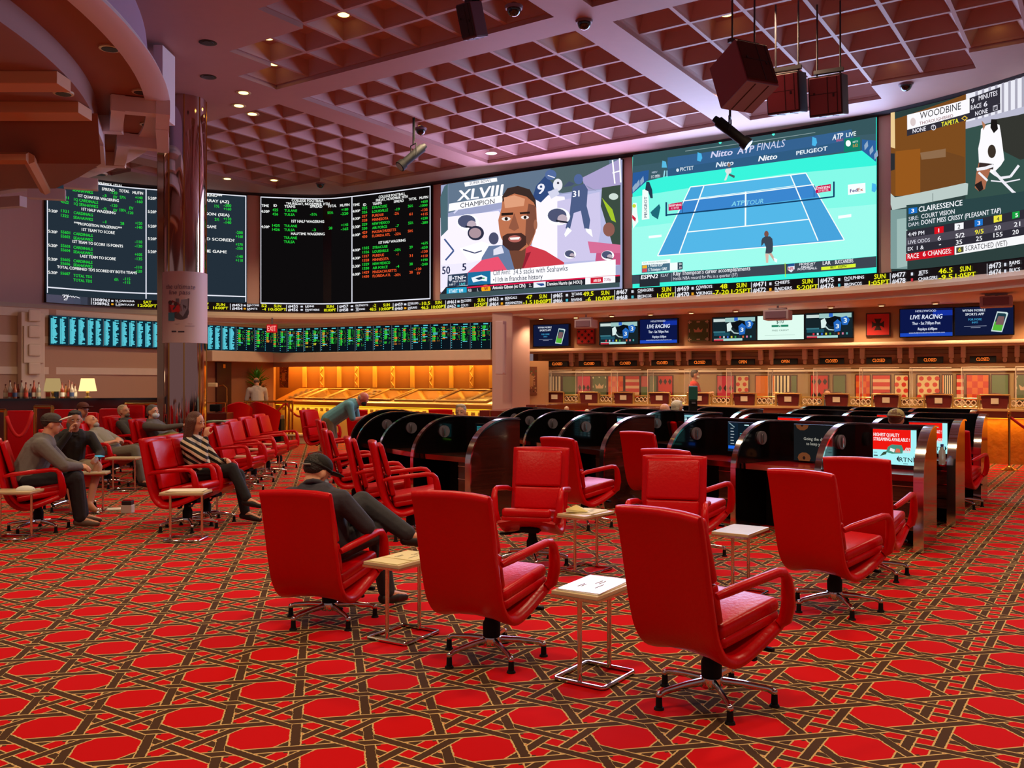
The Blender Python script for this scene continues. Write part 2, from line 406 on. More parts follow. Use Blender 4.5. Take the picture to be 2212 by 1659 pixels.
for px, py, k in LIGHTS:
    x, y, z = disc_light(px, py, 'flat' if k in ('flat', 3) else 1)
    key = (round(x, 1), round(y, 1))
    if key in used: continue
    used.add(key); z -= .004
    if k in (1, 'flat'): lb = 'yellow glowing recessed ceiling light, %s of the lit ones from the left edge' % WORDS[yl.index((px,py,k))]
    elif k == 2: lb = {800:'flat white disc on the coffer left of the black stage lamp', 1466:'flat white disc on the coffer left of the hanging speakers', 1911:'flat white disc on the coffer right of the hanging speakers'}[px]
    else: lb = {92:'unlit dark round ceiling light left of the coffers, nearer one', 166:'unlit dark round ceiling light left of the coffers, above mirrored column'}[py]
    t = thing('ceiling_light', lb, 'ceiling light', (x, y, z), group='round lights in the ceiling')
    bm = NB(); lathe(bm, [(.075,0),(.125,-.003),(.13,.0),(.125,.012),(.075,.012)] if k != 2 else [(.15,-.01),(.16,0),(.15,.004)], n=20); obj('trim_ring', bm, LMAT if k != 3 else LDK, t, smooth=40)
    if k != 2:
        bm = NB(); lathe(bm, [(.08,-.006),(.082,.006)], n=18); obj('lamp_face', bm, LGL if k != 3 else LDK, t)
# ------------------------------------------------------------ upper wall that carries the big screens
def loft(plan, prof, a, b, st=.5, close=False, bm=None):
    bm = bm or NB(); n = max(1, int((b-a)/st)); rows = []
    for i in range(n+1):
        s_ = a+(b-a)*i/n; row = []
        for off, z in prof:
            q = plan.at(s_, off); row.append(bm.verts.new((q.x, q.y, z)))
        rows.append(row)
    for A, B in zip(rows, rows[1:]):
        m_ = len(prof) if close else len(prof)-1
        for k in range(m_): bm.faces.new((A[k], B[k], B[(k+1) % len(prof)], A[(k+1) % len(prof)]))
    if close: bm.faces.new(rows[0]); bm.faces.new(rows[-1][::-1])
    return bm
S = lambda px: WALL.hit(px)[0]
WALLT = mat('mauve_wall_paint', 'dcb0a2', .65)
obj('wall_back', loft(WALL, [(0, EYE+1.6), (0, CEIL+.02)], S(-380), S(2480)), WALLT, kind='structure')
obj('trim_1', loft(WALL, [(0,CEIL-.045),(.08,CEIL-.045),(.16,CEIL-.004),(0,CEIL-.002)], S(-380), S(2480), close=True), mat('painted_shadow_gap', '241a20', .8), kind='structure')  # solid near-black strip, the shade of the gap above the screens put into colour
def cornice(a, b, back, z0=1.50): return loft(WALL, [(0,EYE+1.80),(.10,EYE+1.80),(.16,EYE+1.74),(.20,EYE+1.70),(.20,EYE+1.64),(.13,EYE+1.60),(.10,EYE+z0+.04),(.10,EYE+z0),(back,EYE+z0)], S(a), S(b))
obj('trim_2', cornice(-380, 1128, -1.9, 1.53), CREAM, kind='structure', smooth=30)
obj('trim_3', cornice(1126, 2480, -3.4, 1.52), CREAM, kind='structure', smooth=30)
# LED walls
ZB = [(95,1.98),(443,2.04),(765,2.04),(935,2.0),(1370,2.02),(1898,1.97),(2212,1.97),(2500,1.97)]
def ledwall(name, label, x0, x1, z0, z1, bg, k=1.0):
    t = thing(name, label, 'screen', (0,0,0))
    q = WALL.at((S(x0)+S(x1))/2); t.location = (q.x, q.y, EYE+z0)
    par = t
    bm = loft(WALL, [(0,EYE+z0),(.07,EYE+z0),(.07,EYE+z1),(0,EYE+z1)], S(x0), S(x1), close=True)
    o = obj('screen_panel', bm, SCRB); o.parent = t; o.matrix_parent_inverse = Matrix.Translation(-t.location)
    c = Canvas(WALL, .088, k); c.thing = t; c.lev(x0, x1, EYE+z0+.02, EYE+z1-.02, bg, 0)
    return t, c
def fin(t, c, name='screen_graphics'):
    o = c.done(name, t); o.matrix_parent_inverse = Matrix.Translation(-t.location); return o
WH, GR, OR = 'f4f6f4', '22d23a', 'f0582a'
def rows(c, L, h, T):
    c.T = T; by = {}
    for e in L:
        col, s_, x0, yb = e[:4]; x1 = e[4] if len(e) > 4 and e[4] else x0+len(s_)*17
        c.text(x0, yb, x1, e[5] if len(e) > 5 else h, s_, col, .035, lift=3)
    c.T = (0,0,1)
t, c = ledwall('odds_board', 'large dark wagering board with green text behind the mirrored column', 95, 533, 2.03, 4.875, '232f3a')
for a, b in ((97,99.0),(314,316.5),(529.5,531.5)): c.lev(a, b, EYE+2.08, EYE+4.85, 'e6e8f4', 2)
c.lev(97, 531.5, EYE+2.20, EYE+2.23, 'e6e8f4', 2); c.lev(97, 531.5, EYE+4.825, EYE+4.85, 'e6e8f4', 2)
G, W_, O = GR, WH, OR
B1 = [(W_,'NIGHT FOOTBALL',640,94,1032),(W_,'NOVEMBER 19TH',780,146,1032),(W_,'SPREAD',858,206,970),(W_,'TOTAL',1010,222,1100),(W_,'ML/FIN',1128,238,1220),
(G,'SEAHAWKS',600,212,780),(G,'-3',865,262,900),(G,'-120',930,236,995),(G,'EV',960,276,995),(G,'57½',1015,277,1068),(G,'+140',1150,280,1215),(G,'-160',1150,314,1215),
(W_,'1ST QUARTER WAGERING',650,262,1008),(G,'1321',500,272,570),(G,'4322',500,312,570),(G,'1Q CARDINALS',615,294,825),(G,'1Q SEAHAWKS',615,330,825),(G,'-120',930,345,995),(G,'EV',1100,370,1135),(G,'-½',865,372,902),(G,'EV',960,389,995),(G,'10½',1015,386,1070),(G,'-120',1075,408,1135),
(W_,'1ST HALF WAGERING',680,376,978),(W_,'5:20P',395,388,475),(G,'1321',502,390,570),(G,'CARDINALS',612,407,780),(G,'1322',502,430,570),(G,'SEAHAWKS',610,446,780),(G,'-1',865,485,898),(G,'28',1020,500,1055),(G,'+120',1150,498,1212),(G,'-140',1150,532,1212),
(W_,'***PROPOSITION WAGERING***',615,496,1035),(W_,'1ST TEAM TO SCORE',682,550,972),(W_,'5:20P',393,565,473),(G,'55601',500,570,582),(G,'CARDINALS',610,585,778),(G,'55602',500,606,582),(G,'SEAHAWKS',610,622,778),(G,'-110',1147,656,1212),(G,'-120',1147,692,1212),
(W_,'1ST TEAM TO SCORE 15 POINTS',600,652,1045),(W_,'5:20P',393,683,473),(G,'55603',500,687,582),(G,'CARDINALS',610,702,778),(G,'55604',500,723,582),(G,'SEAHAWKS',610,740,778),(G,'+105',1147,764,1212),(G,'-135',1147,800,1212),
(W_,'LAST TEAM TO SCORE',668,776,982),(W_,'5:20P',393,800,473),(G,'55605',498,804,582),(G,'CARDINALS',610,817,776),(G,'55606',498,838,582),(G,'SEAHAWKS',610,852,776),(G,'-110',1145,872,1210),(G,'-120',1145,906,1210),
(W_,"TOTAL COMBINED TD'S SCORED BY BOTH TEAMS",470,868,1165),(W_,'5:20P',393,914,473),(G,'55607',498,922,582),(G,'TOTAL TDS',610,942,772),(G,'TOTAL TDS',610,980,772),(G,'6½',968,976,1005),(G,'-115',1045,971,1108),(G,'-115',1045,1001,1108),
(W_,'***PLAYER WAGERING***',1480,240,1892),(W_,'KYLER MURRAY (AZ)',1560,292,1952),(G,'1½',1828,353,1868),(G,'-200',1905,346,1970),(G,'+160',1905,376,1970),(W_,'RUSSELL WILSON (SEA)',1490,402,1955),(G,'2½',1828,466,1868),(G,'+110',1905,461,1970),(G,'-140',1905,491,1970),(W_,'GAME',1760,527,1843),(G,'-200',2008,577,2070),(G,'+160',2008,611,2070),
(W_,'DEFENSIVE TD SCORED?',1490,618,1998),(G,'+270',2008,679,2070),(G,'-350',2008,712,2070),(W_,'SCORE OF THE GAME',1480,722,1932),(G,'-140',2008,781,2070),(G,'+110',2008,814,2070),(W_,'SPORTS',1352,585,1500)]
for k, y in enumerate((285,400,523,630,740)): B1.append((W_,'5:20P',1260,y,1335))
for k, y in enumerate((295,412,517,552,628,664,732,768)): B1.append((G,'556%02d' % (k+8),1352,y,1435))
rows(c, B1, 24, (0,360,3.95)); fin(t, c)
t, c = ledwall('odds_board', 'large black wagering board of two college football lists right of the column', 562, 936, 2.02, 4.875, '0d0b0c')
for a, b in ((563,564.6),(764,766),(933,934.8)): c.lev(a, b, EYE+2.04, EYE+4.85, 'e6e8f4', 2)
c.lev(563, 934.8, EYE+2.04, EYE+2.07, 'e6e8f4', 2); c.lev(563, 934.8, EYE+4.825, EYE+4.85, 'e6e8f4', 2)
B2 = [(W_,'COLLEGE FOOTBALL',358,303,635),(W_,'THURSDAY, NOVEMBER 19TH',308,330,690),(W_,'TIME',98,348,162),(W_,'ID',202,348,232),(W_,'TEAMS',295,355,390),(W_,'SPREAD',517,356,625),(W_,'TOTAL',672,354,755),(W_,'ML/FIN',785,348,868),
(G,'425',192,385,242),(G,'TULANE',295,390,405),(G,'+180',797,385,858),(W_,'4:30P',95,397,168),(G,'-5½',517,423,578),(G,'55½',672,410,725),(G,'426',192,420,242),(G,'TULSA',293,424,385),(G,'-220',792,420,858),
(W_,'1ST HALF WAGERING',356,481,640),(G,'1425',190,517,256),(G,'TULANE',292,520,405),(G,'+145',795,515,858),(W_,'4:30P',95,528,168),(G,'-3',535,555,568),(G,'28',682,541,718),(G,'1426',190,551,256),(G,'TULSA',292,554,385),(G,'-165',793,550,858),
(W_,'HALFTIME WAGERING',352,587,645),(G,'TULANE',290,621,405),(G,'TULSA',290,656,385),
(W_,'COLLEGE FOOTBALL',1117,276,1345),(W_,'FRIDAY, NOVEMBER 20TH',1095,305,1367),(W_,'TIME',897,344,955),(W_,'ID',985,342,1012),(W_,'TEAMS',1065,335,1145),(W_,'SPREAD',1247,316,1333),(W_,'TOTAL',1373,296,1443),(W_,'ML/FIN',1466,284,1540),(W_,'1ST HALF WAGERING',1117,664,1348)]
for y in (398,462,532,600,729,798,866,934): B2.append((W_,{398:'4:00P',462:'4:30P',532:'5:30P',600:'6:00P',729:'4:00P',798:'4:30P',866:'5:30P',934:'6:00P'}[y],894,y,960))
for i, (nm, w_, cl) in enumerate([('SYRACUSE',128,G),('LOUISVILLE',136,G),('PURDUE',98,O),('MINNESOTA',138,O),('NEW MEXICO',150,G),('AIR FORCE',128,G),('MASSACHUSETTS',205,O),('FLORIDA ATL',155,O)]):
    idn = [325,326,327,328,329,330,429,430][i]
    B2.append((cl, str(idn), 975, 372+i*34.6, 1020)); B2.append((cl, nm, 1062, 366+i*34.6, 1062+w_))
    B2.append((cl, str(1000+idn), 980, 711+i*34.6, 1036)); B2.append((cl, nm, 1066, 706+i*34.6, 1066+w_))
for s_, x, y, cl in [('-19',1255,382,G),('56½',1368,354,G),('+650',1478,318,G),('-1000',1462,352,G),('-2½',1248,418,O),('61',1378,422,O),('-135',1478,388,O),('+115',1478,424,O),('+230',1478,460,G),('-280',1480,496,G),('-7',1262,522,G),('55½',1370,498,G),('-32½',1250,592,O),('50½',1367,566,O),
    ('+675',1480,671,G),('-650',1478,707,G),('-10½',1248,727,G),('29',1380,703,G),('-1',1262,763,O),('31',1380,775,O),('-130',1478,741,O),('+110',1478,779,O),('+190',1478,813,G),('-240',1478,849,G),('-4',1265,867,G),('28',1380,846,G),('-120',1425,890,O),('28',1380,916,O),('EV',1445,923,O),('-20½',1248,939,O)]: B2.append((cl,s_,x,y,x+14.5*len(s_)))
rows(c, B2, 22, (540,360,3.95)); fin(t, c)
# football broadcast
t, c = ledwall('video_wall', 'bright football broadcast screen with a bearded man speaking', 957, 1348, 2.0, 4.85, '9aa0c4', 1.1)
c.T = (940,320,3.95)
c.poly([(130,310),(1600,95),(1600,330),(1420,345),(860,420),(600,420),(130,560)], '5f7288')
c.poly([(1000,180),(1500,110),(1500,330),(1100,390),(980,330)], '4c5f63')
c.poly([(1270,260),(1600,95),(1600,330),(1300,370)], 'a79cc8')
c.poly([(65,640),(420,560),(1100,400),(1600,340),(1598,1000),(65,1230)], 'b4b6dc')
c.poly([(65,600),(560,540),(820,900),(820,1100),(65,1230)], 'f2ecff')
c.poly([(860,400),(1120,420),(1180,700),(1100,980),(840,960)], 'f7f0fb')
c.poly([(1060,460),(1420,380),(1430,700),(1380,960),(1060,980)], 'c9c2e4')
c.poly([(70,1000),(330,980),(620,900),(620,1100),(70,1200)], 'e9e4fa'); c.poly([(100,330),(130,310),(130,700),(70,760),(65,420)], '4a6670')
c.poly([(1440,345),(1598,320),(1598,960),(1530,830),(1430,500)], '3a4a40'); c.poly([(1440,430),(1530,530),(1560,640),(1520,620)], '9fc02c'); c.ell(1540,420,40,28,'c8d8d0'); c.ell(1500,700,50,60,'8a5a50')
c.poly([(1380,1000),(1400,850),(1598,850),(1598,1000)], 'c2527c'); c.poly([(1320,800),(1598,830),(1598,900),(1340,900)], 'd06a92')
# players
c.poly([(880,330),(960,240),(1040,330),(980,410),(920,470),(850,430)], '30487a'); c.ell(1005,235,48,44,'51689a'); c.line([(980,240),(1040,260)],8,'e8e8f0'); c.ell(1065,320,40,52,'e2e2ea'); c.ell(1068,305,10,10,'303040'); c.text(890,400,955,85,'9','e8e8f4',.05)
c.poly([(980,380),(1060,350),(1080,400),(1010,440)], 'cfd0e6')
c.poly([(1180,430),(1190,340),(1290,310),(1320,360),(1310,500),(1340,620),(1330,700),(1290,690),(1260,540),(1200,560),(1170,690),(1130,690),(1165,560)], '4b5a82'); c.ell(1240,272,38,44,'4f6496'); c.poly([(1180,330),(1110,340),(1160,290),(1210,310)],'45506e'); c.poly([(1300,320),(1400,375),(1330,350)],'8b8fae'); c.text(1192,425,1250,52,'31','f2f2fa',.05)
c.poly([(1120,740),(1150,680),(1185,710),(1130,765)], 'ffffff'); c.poly([(1300,690),(1350,700),(1362,765),(1310,720)], 'ffffff')
for cx, cy, r in ((300,640,95),(1070,590,100),(1170,910,50),(1490,920,55)):
    c.ell(cx, cy, r, r*.75, 'f4f4fa'); c.ell(cx-r*.1, cy-r*.1, r*.8, r*.58, '4c5270'); c.ell(cx+r*.35, cy+r*.2, r*.42, r*.38, 'b9a8b4'); c.line([(cx-r*.2,cy+r*.35),(cx+r*.8,cy+r*.5)],r*.14,'1e2230')
c.ell(370,730,70,62,'2d2f44'); c.ell(365,730,52,44,'a88f98'); c.ell(520,775,42,52,'4a4d68'); c.poly([(230,860),(420,800),(600,860),(560,960),(300,960)],'f8f6ff'); c.line([(180,560),(240,500),(330,470)],14,'d4d4ee'); c.line([(260,870),(360,900),(420,880)],10,'3d4466'); c.line([(100,780),(180,880),(110,960)],14,'3f5688')
c.text(80,1080,150,64,'50','2c3250',.05); c.text(240,1050,300,60,'5','2c3250',.05)
c.line([(1530,110),(1550,310)],12,'ffffff'); c.line([(1590,95),(1600,300)],12,'ffffff'); c.line([(1530,220),(1600,200)],10,'ffffff')
c.poly([(268,300),(545,258),(550,290),(275,335)], 'f6f6fa'); c.text(290,322,525,22,'SUPER BOWL','4a5566',.0)
c.text(205,458,605,88,'XLVIII','f2f2f6',.06,.12); c.poly([(140,480),(640,400),(640,460),(135,545)], 'f6f6fa'); c.text(158,525,610,40,'CHAMPION','2e3440',.0)
# man: jacket, shirt, neck, head
c.poly([(420,940),(480,840),(600,830),(690,880),(730,960),(740,1060),(400,1075)], '66789c'); c.poly([(520,870),(590,835),(610,900),(520,920)], 'dcdcec'); c.poly([(300,1065),(420,960),(560,930),(640,1050),(300,1090)], 'e4506e')
c.poly([(700,860),(780,820),(960,880),(1120,980),(1120,1030),(700,1060)], 'c83a48'); c.poly([(640,820),(800,800),(790,930),(760,1040),(700,1040),(660,900)], '6e4232'); c.poly([(760,1040),(800,900),(840,890),(770,1050)], '8e2030')
c.poly([(570,700),(562,620),(590,520),(600,420),(640,370),(730,350),(820,370),(870,440),(885,520),(890,620),(880,720),(840,830),(760,880),(690,880),(620,830),(585,770)], 'b9704f')
c.poly([(600,470),(596,420),(640,350),(730,330),(830,360),(880,450),(886,520),(862,470),(800,420),(700,395),(640,420)], '3a2a26')
c.poly([(820,480),(880,500),(888,640),(870,740),(820,840),(790,800),(800,600)], '7b4a3a'); c.poly([(610,430),(700,410),(790,440),(780,500),(620,520)], 'd99a78')
c.poly([(650,690),(700,560),(740,690),(700,712)], '8f5540'); c.poly([(590,560),(690,556),(690,575),(590,585)], '2a1c1a'); c.poly([(745,556),(830,548),(832,566),(750,572)], '2a1c1a')
c.ell(630,610,38,17,'efe6e2'); c.ell(632,610,14,15,'1c1412'); c.ell(790,598,34,15,'efe6e2'); c.ell(792,598,13,13,'1c1412')
c.poly([(600,760),(640,735),(760,730),(800,760),(800,830),(740,880),(660,880),(600,830)], '452a26'); c.ell(705,780,56,30,'b4645c'); c.poly([(660,770),(750,765),(740,785),(670,788)], 'f4efec'); c.ell(880,660,16,44,'a0644c')
# lower third
c.poly([(495,1060),(1560,955),(1560,1090),(500,1165)], 'f6f4fa'); c.poly([(130,1085),(300,1068),(300,1170),(125,1190)], '2a3a52'); c.poly([(305,1066),(498,1050),(498,1165),(305,1180)], '1d6c9a')
c.poly([(335,1110),(420,1085),(470,1105),(468,1140),(420,1135),(350,1150)], 'e6eef4'); c.poly([(370,1115),(420,1100),(440,1115),(400,1130)], '173a5c'); c.ell(442,1115,8,6,'30b050')
c.text(520,1090,665,44,'Cliff Avril:','40505c',.0); c.text(692,1083,1152,46,'34.5 sacks with Seahawks','40505c',.0); c.text(520,1148,940,42,'•11th in franchise history','2e3c48',.01)
c.text(170,1130,285,32,'•TNF•','f0f0f8',.03); c.text(172,1150,285,14,'FIRST LOOK','f0f0f8',.02); c.text(140,1178,195,18,'4:49 7','d0d8e0'); c.text(222,1175,287,20,'LIVE','58d0d8',.02); c.poly([(137,1095),(165,1090),(165,1130),(150,1142),(137,1130)],'c8ccdc')
c.poly([(120,1188),(1600,1090),(1598,1150),(70,1250)], '22252c'); c.poly([(125,1200),(296,1188),(296,1236),(125,1248)], '1f9cc4'); c.text(145,1240,265,28,'START ’EM','eef4f8',.03); c.text(307,1230,338,24,'RB','d8d8e0',.02); c.text(385,1226,398,26,'1.','e8e8ee')
c.ell(460,1205,40,36,'f0a818'); c.text(445,1218,480,28,'W','7a1020',.05); c.poly([(300,1188),(1598,1085),(1598,1098),(300,1200)],'d81848')
c.text(517,1210,797,30,'Antonio Gibson (vs CIN)','f4f4f6',.03); c.text(826,1188,848,26,'2.','e0e0e6',.02); c.poly([(865,1150),(968,1142),(968,1190),(865,1200)],'e8ecf2'); c.poly([(885,1160),(950,1158),(960,1175),(930,1182)],'27488a'); c.text(980,1178,1278,28,'Damien Harris (at HOU)','f4f4f6',.03)
c.poly([(1305,1110),(1560,1092),(1560,1150),(1305,1168)],'f2f0f6'); c.poly([(1350,1112),(1455,1104),(1455,1152),(1350,1160)],'c81830'); c.text(1375,1148,1440,24,'ARI-SEA','ffffff',.02); c.text(1465,1138,1525,22,'7:30p','b06078')
c.poly([(70,1250),(1598,1150),(1598,1190),(70,1295)],'3c5054'); c.T = (0,0,1); fin(t, c)
def tp(o): o.matrix_parent_inverse = Matrix.Translation(-o.parent.location); return o
# tennis broadcast
t, c = ledwall('video_wall', 'bright turquoise tennis broadcast screen right of the football screen', 1370, 1898, 1.98, 4.88, '38f0d8', 1.05)
c.T = (1350,240,3.95)
c.poly([(75,740),(700,640),(1400,540),(2163,470),(2163,1240),(75,1400)], '82f6e4'); c.poly([(75,1000),(900,900),(2163,800),(2163,1240),(75,1400)],'9cf8ea')
c.poly([(85,365),(2160,60),(2160,440),(2040,345),(1500,415),(380,560),(200,605),(75,715)], '3b5a66'); c.poly([(85,365),(2160,60),(2160,200),(1500,260),(85,480)],'35545a')
c.poly([(380,405),(1950,165),(1990,330),(1500,400),(380,565)], '34608e'); c.poly([(85,535),(220,510),(215,590),(75,715)], '2a5a9a'); c.poly([(2040,250),(2160,260),(2160,440),(2040,345)],'2c5f9c'); c.poly([(380,500),(1950,255),(1990,335),(380,565)],'2f5a80')
c.line([(530,350),(1640,192)],5,'8aa0a4'); c.ell(828,277,12,12,'58ffe6'); c.ell(1282,207,12,12,'58ffe6')
c.text(722,412,960,52,'Nitto','d0d0ee',.05,.2); c.text(972,378,1120,56,'ATP','d0d0ee',.05,.2); c.text(1140,348,1385,62,'FINALS','ccd0ea',.0,.2)
c.text(770,492,965,42,'Nitto','dce8f4',.05,.2); c.text(1130,442,1340,44,'Nitto','eef4f8',.05,.2); c.text(1478,385,1745,34,'PEUGEOT','e2ecf4',.04); c.text(488,522,602,32,'PICTET','d8e4ee',.02); c.ell(466,512,12,14,'d8e4ee')
c.text(240,582,315,26,'112 MPH','dfe8f0',.02); c.text(245,540,292,16,'MEDVEDEV'[:4],'b8c8da')
c.text(1785,258,1880,48,'ATP','eaeef6',.05,.2); c.text(1905,232,1990,36,'LIVE','e8f4f4',.02); c.text(1820,272,1878,20,'FINALS','d4577c',.02,.2); c.poly([(1890,245),(2025,230),(2025,345),(1885,360)],'127a66'); c.ell(1924,285,22,27,'f4fffa'); c.text(1965,318,2005,26,'1:12','f4a830',.03); c.text(1962,282,2008,14,'SETS','e0f0ea')
for x, y in ((80,660),(110,630),(145,600),(2060,300),(2105,340),(2145,380)): c.poly([(x,y),(x+28,y-40),(x+34,y+8),(x+4,y+44)],'8fa8c4')
court = [(575,655),(1560,537),(1890,1105),(295,1240)]
c.poly(court,'46a0d8'); c.poly([(690,645),(1430,555),(1665,1112),(480,1222)],'52b4e4'); c.poly([(505,775),(1630,635),(1680,735),(465,885)],'3a84cc')
c.line([(575,655),(1560,537),(1890,1105),(295,1240),(575,655)],9,'f4fcfa'); c.line([(690,648),(480,1220)],10,'f4fcfa'); c.line([(1430,556),(1665,1112)],10,'f4fcfa')
c.line([(505,775),(1630,635)],9,'f4fcfa'); c.line([(660,748),(1460,645)],5,'e8fcf8'); c.line([(550,1038),(1585,930)],9,'f4fcfa'); c.line([(1048,695),(1046,985)],13,'f4fcfa')
c.line([(365,895),(1805,738)],12,'123f66'); c.line([(372,785),(372,905)],14,'123f66'); c.line([(1803,610),(1803,740)],14,'123f66'); c.line([(510,775),(510,880)],4,'123f66'); c.line([(1633,640),(1633,745)],4,'123f66')
c.poly([(390,800),(503,783),(503,845),(390,858)],'c81450'); c.text(398,825,498,26,'Emirates','f6e8f0',.02); c.text(412,846,480,16,'FLY BETTER','f0d0e0',.01)
c.poly([(1645,650),(1775,630),(1775,690),(1645,708)],'c81450'); c.text(1650,680,1768,30,'Emirates','f6e8f0',.02); c.text(1670,700,1755,18,'FLY BETTER','f0d0e0',.01)
c.text(925,820,1040,38,'ATP','7fd0e8',.04,.2); c.text(1052,810,1200,38,'TOUR','7fd0e8',.01,.2)
c.poly([(1918,635),(2068,618),(2070,705),(1920,722)],'f4ffff'); c.text(1937,702,2000,28,'Fed','3c1c78',.03); c.text(2002,693,2050,28,'Ex','b06048',.03)
c.poly([(165,680),(215,665),(225,925),(160,935)],'eefaf6'); c.T=(1350,240,3.95)
c.vtext(180,915,206,735,'PEUGEOT','2a4a6a')
# umpire, ball kids, players
c.poly([(200,610),(225,612),(250,680),(255,750),(235,750),(215,690),(190,680)],'223a4c'); c.poly([(235,870),(310,800),(320,830),(300,930),(250,900)],'1f6a78'); c.poly([(85,790),(115,790),(120,860),(130,950),(85,1010),(75,900)],'f0f8f6'); c.poly([(78,890),(110,920),(105,950),(78,920)],'d02440'); c.ell(95,815,16,16,'c8d83c')
c.poly([(335,430),(365,440),(375,490),(330,490)],'58b8e0'); c.poly([(350,515),(360,515),(352,570),(342,570)],'9ce0f0'); c.poly([(370,515),(378,515),(378,570),(370,570)],'9ce0f0')
for x, y in ((650,400),(1630,270),(2140,660)): c.poly([(x-14,y-40),(x+18,y-30),(x+26,y+10),(x+10,y+40),(x-18,y+30)],'4ab4e8')
c.poly([(880,500),(925,495),(925,530),(900,550),(880,600),(862,600),(885,545),(870,520)],'d8e0e0'); c.poly([(905,540),(955,560),(950,580),(905,558)],'4a5a5c'); c.ell(905,470,13,18,'8a6a5c')
c.ell(1224,1055,19,27,'7a5048'); c.poly([(1190,1090),(1215,1075),(1255,1075),(1275,1095),(1280,1140),(1278,1200),(1262,1222),(1215,1220),(1222,1170),(1205,1130),(1180,1160),(1182,1110)],'3a4452'); c.poly([(1215,1222),(1245,1222),(1240,1300),(1222,1300)],'d8b8a8'); c.poly([(1245,1222),(1268,1215),(1305,1280),(1290,1285)],'c8a898')
c.poly([(1285,1255),(1318,1270),(1315,1298),(1295,1290)],'f0ffff')
c.poly([(220,1070),(330,1060),(330,1080),(220,1092)],'f4ffff'); c.poly([(1838,900),(1950,885),(1950,910),(1838,925)],'f4ffff')
# score box + lower bar
c.poly([(160,1290),(402,1268),(402,1302),(160,1318)],'f2fafa'); c.text(170,1308,380,14,'ATP FINALS SEMIFINAL','9ab'*2,.0); c.poly([(160,1320),(505,1292),(505,1355),(160,1385)],'4a6f86'); c.text(215,1335,340,22,'1 Nadal ESP','eef6f8',.03); c.text(215,1370,375,22,'5 Tsitsipas GRE','eef6f8',.03)
c.poly([(165,1322),(205,1320),(205,1345),(165,1348)],'e8b02c'); c.poly([(165,1352),(205,1350),(205,1376),(165,1380)],'d04858'); c.poly([(400,1300),(465,1295),(465,1358),(400,1365)],'f0f8f8'); c.text(410,1325,455,20,'3  3','345',.0) if False else None
c.poly([(468,1296),(508,1293),(508,1352),(468,1357)],'223444'); c.text(476,1320,500,18,'30','e8f0f4'); c.text(476,1350,500,18,'30','e8f0f4')
c.poly([(75,1403),(2163,1242),(2163,1335),(75,1480)],'3c4450'); c.poly([(140,1400),(312,1388),(312,1495),(140,1505)],'262b34')
c.text(150,1438,298,34,'ESPN2','eef0f6',.05,.15); c.text(322,1418,388,26,'KLAY','c8ccd6',.01); c.line([(413,1385),(413,1455)],4,'8890a0'); c.text(427,1408,1085,36,"Klay Thompson's career accomplishments",'e8eaf0',.02); c.text(427,1448,975,28,'Holds NBA record for Pts in a quarter (37)','dcdfe8',.0)
c.line([(1381,1300),(1384,1420)],6,'b8d830'); c.poly([(1403,1310),(1462,1303),(1462,1352),(1433,1380),(1403,1360)],'dfe6f2'); c.poly([(1403,1310),(1462,1303),(1462,1325),(1403,1332)],'24508c'); c.text(1408,1362,1458,24,'NFL','c02038',.04)
c.text(1502,1322,1642,20,'MONDAY','e8eaf0',.03,.1); c.text(1518,1345,1622,20,'NIGHT','e8eaf0',.03,.1); c.text(1488,1364,1655,20,'FOOTBALL','e8eaf0',.03,.1); c.text(1702,1318,1772,32,'LAR','e8eaf0',.03); c.text(1785,1305,1795,14,'-','e8eaf0'); c.text(1808,1308,1965,32,'BUCCANEERS','e8eaf0',.03)
c.poly([(1690,1335),(1985,1305),(1985,1335),(1690,1362)],'d8f034'); c.text(1768,1348,1905,20,'8ET  ESPN','3a4a10',.03); c.T = (0,0,1); fin(t, c)
# race broadcast
t, c = ledwall('video_wall', 'race broadcast screen at the right edge with a white-hooded horse', 1930, 2440, 1.98, 4.9, '2c3e3c', 1.05)
c.T = (1852,160,3.318)
c.poly([(255,340),(800,150),(800,800),(270,880),(258,900)],'7a4a1e'); c.poly([(290,560),(470,540),(470,870),(290,880)],'94561c'); c.poly([(470,600),(655,560),(790,600),(795,790),(470,850)],'6e4420'); c.poly([(470,570),(655,540),(655,600),(480,620)],'8c6a4c'); c.poly([(256,285),(285,280),(288,540),(256,530)],'e8c890'); c.poly([(256,575),(285,575),(285,690),(256,700)],'2a2c30')
c.poly([(800,135),(1400,-40),(1400,250),(800,400)],'e8e8f2')
for x in range(870,1400,48): c.poly([(x,100-(x-870)*.3),(x+18,95-(x-870)*.3),(x+18,420-(x-870)*.33),(x,430-(x-870)*.33)],'a6a4b4',lift=4)
c.poly([(800,350),(1400,190),(1400,240),(800,405)],'b8b8cc'); c.poly([(800,400),(1400,240),(1400,1000),(800,1000)],'34504a'); c.poly([(1020,330),(1400,260),(1400,560),(1200,620),(1080,560)],'33342f')
c.poly([(915,400),(960,370),(1010,360),(1050,370),(1060,430),(1085,620),(1060,660),(1020,700),(1010,730),(970,700),(900,640),(895,540),(910,470)],'f8f6fa'); c.ell(995,560,30,48,'3a3028'); c.poly([(900,640),(1000,650),(960,760),(945,830),(900,845),(870,820),(880,720)],'a8684c'); c.poly([(868,800),(920,770),(935,830),(905,848)],'241c1c'); c.poly([(920,340),(950,370),(935,410)],'b07858'); c.poly([(990,330),(1030,330),(1040,400),(1010,430),(985,390)],'1a1616'); c.poly([(905,640),(1010,650),(1005,690),(900,680)],'3a2c2a')
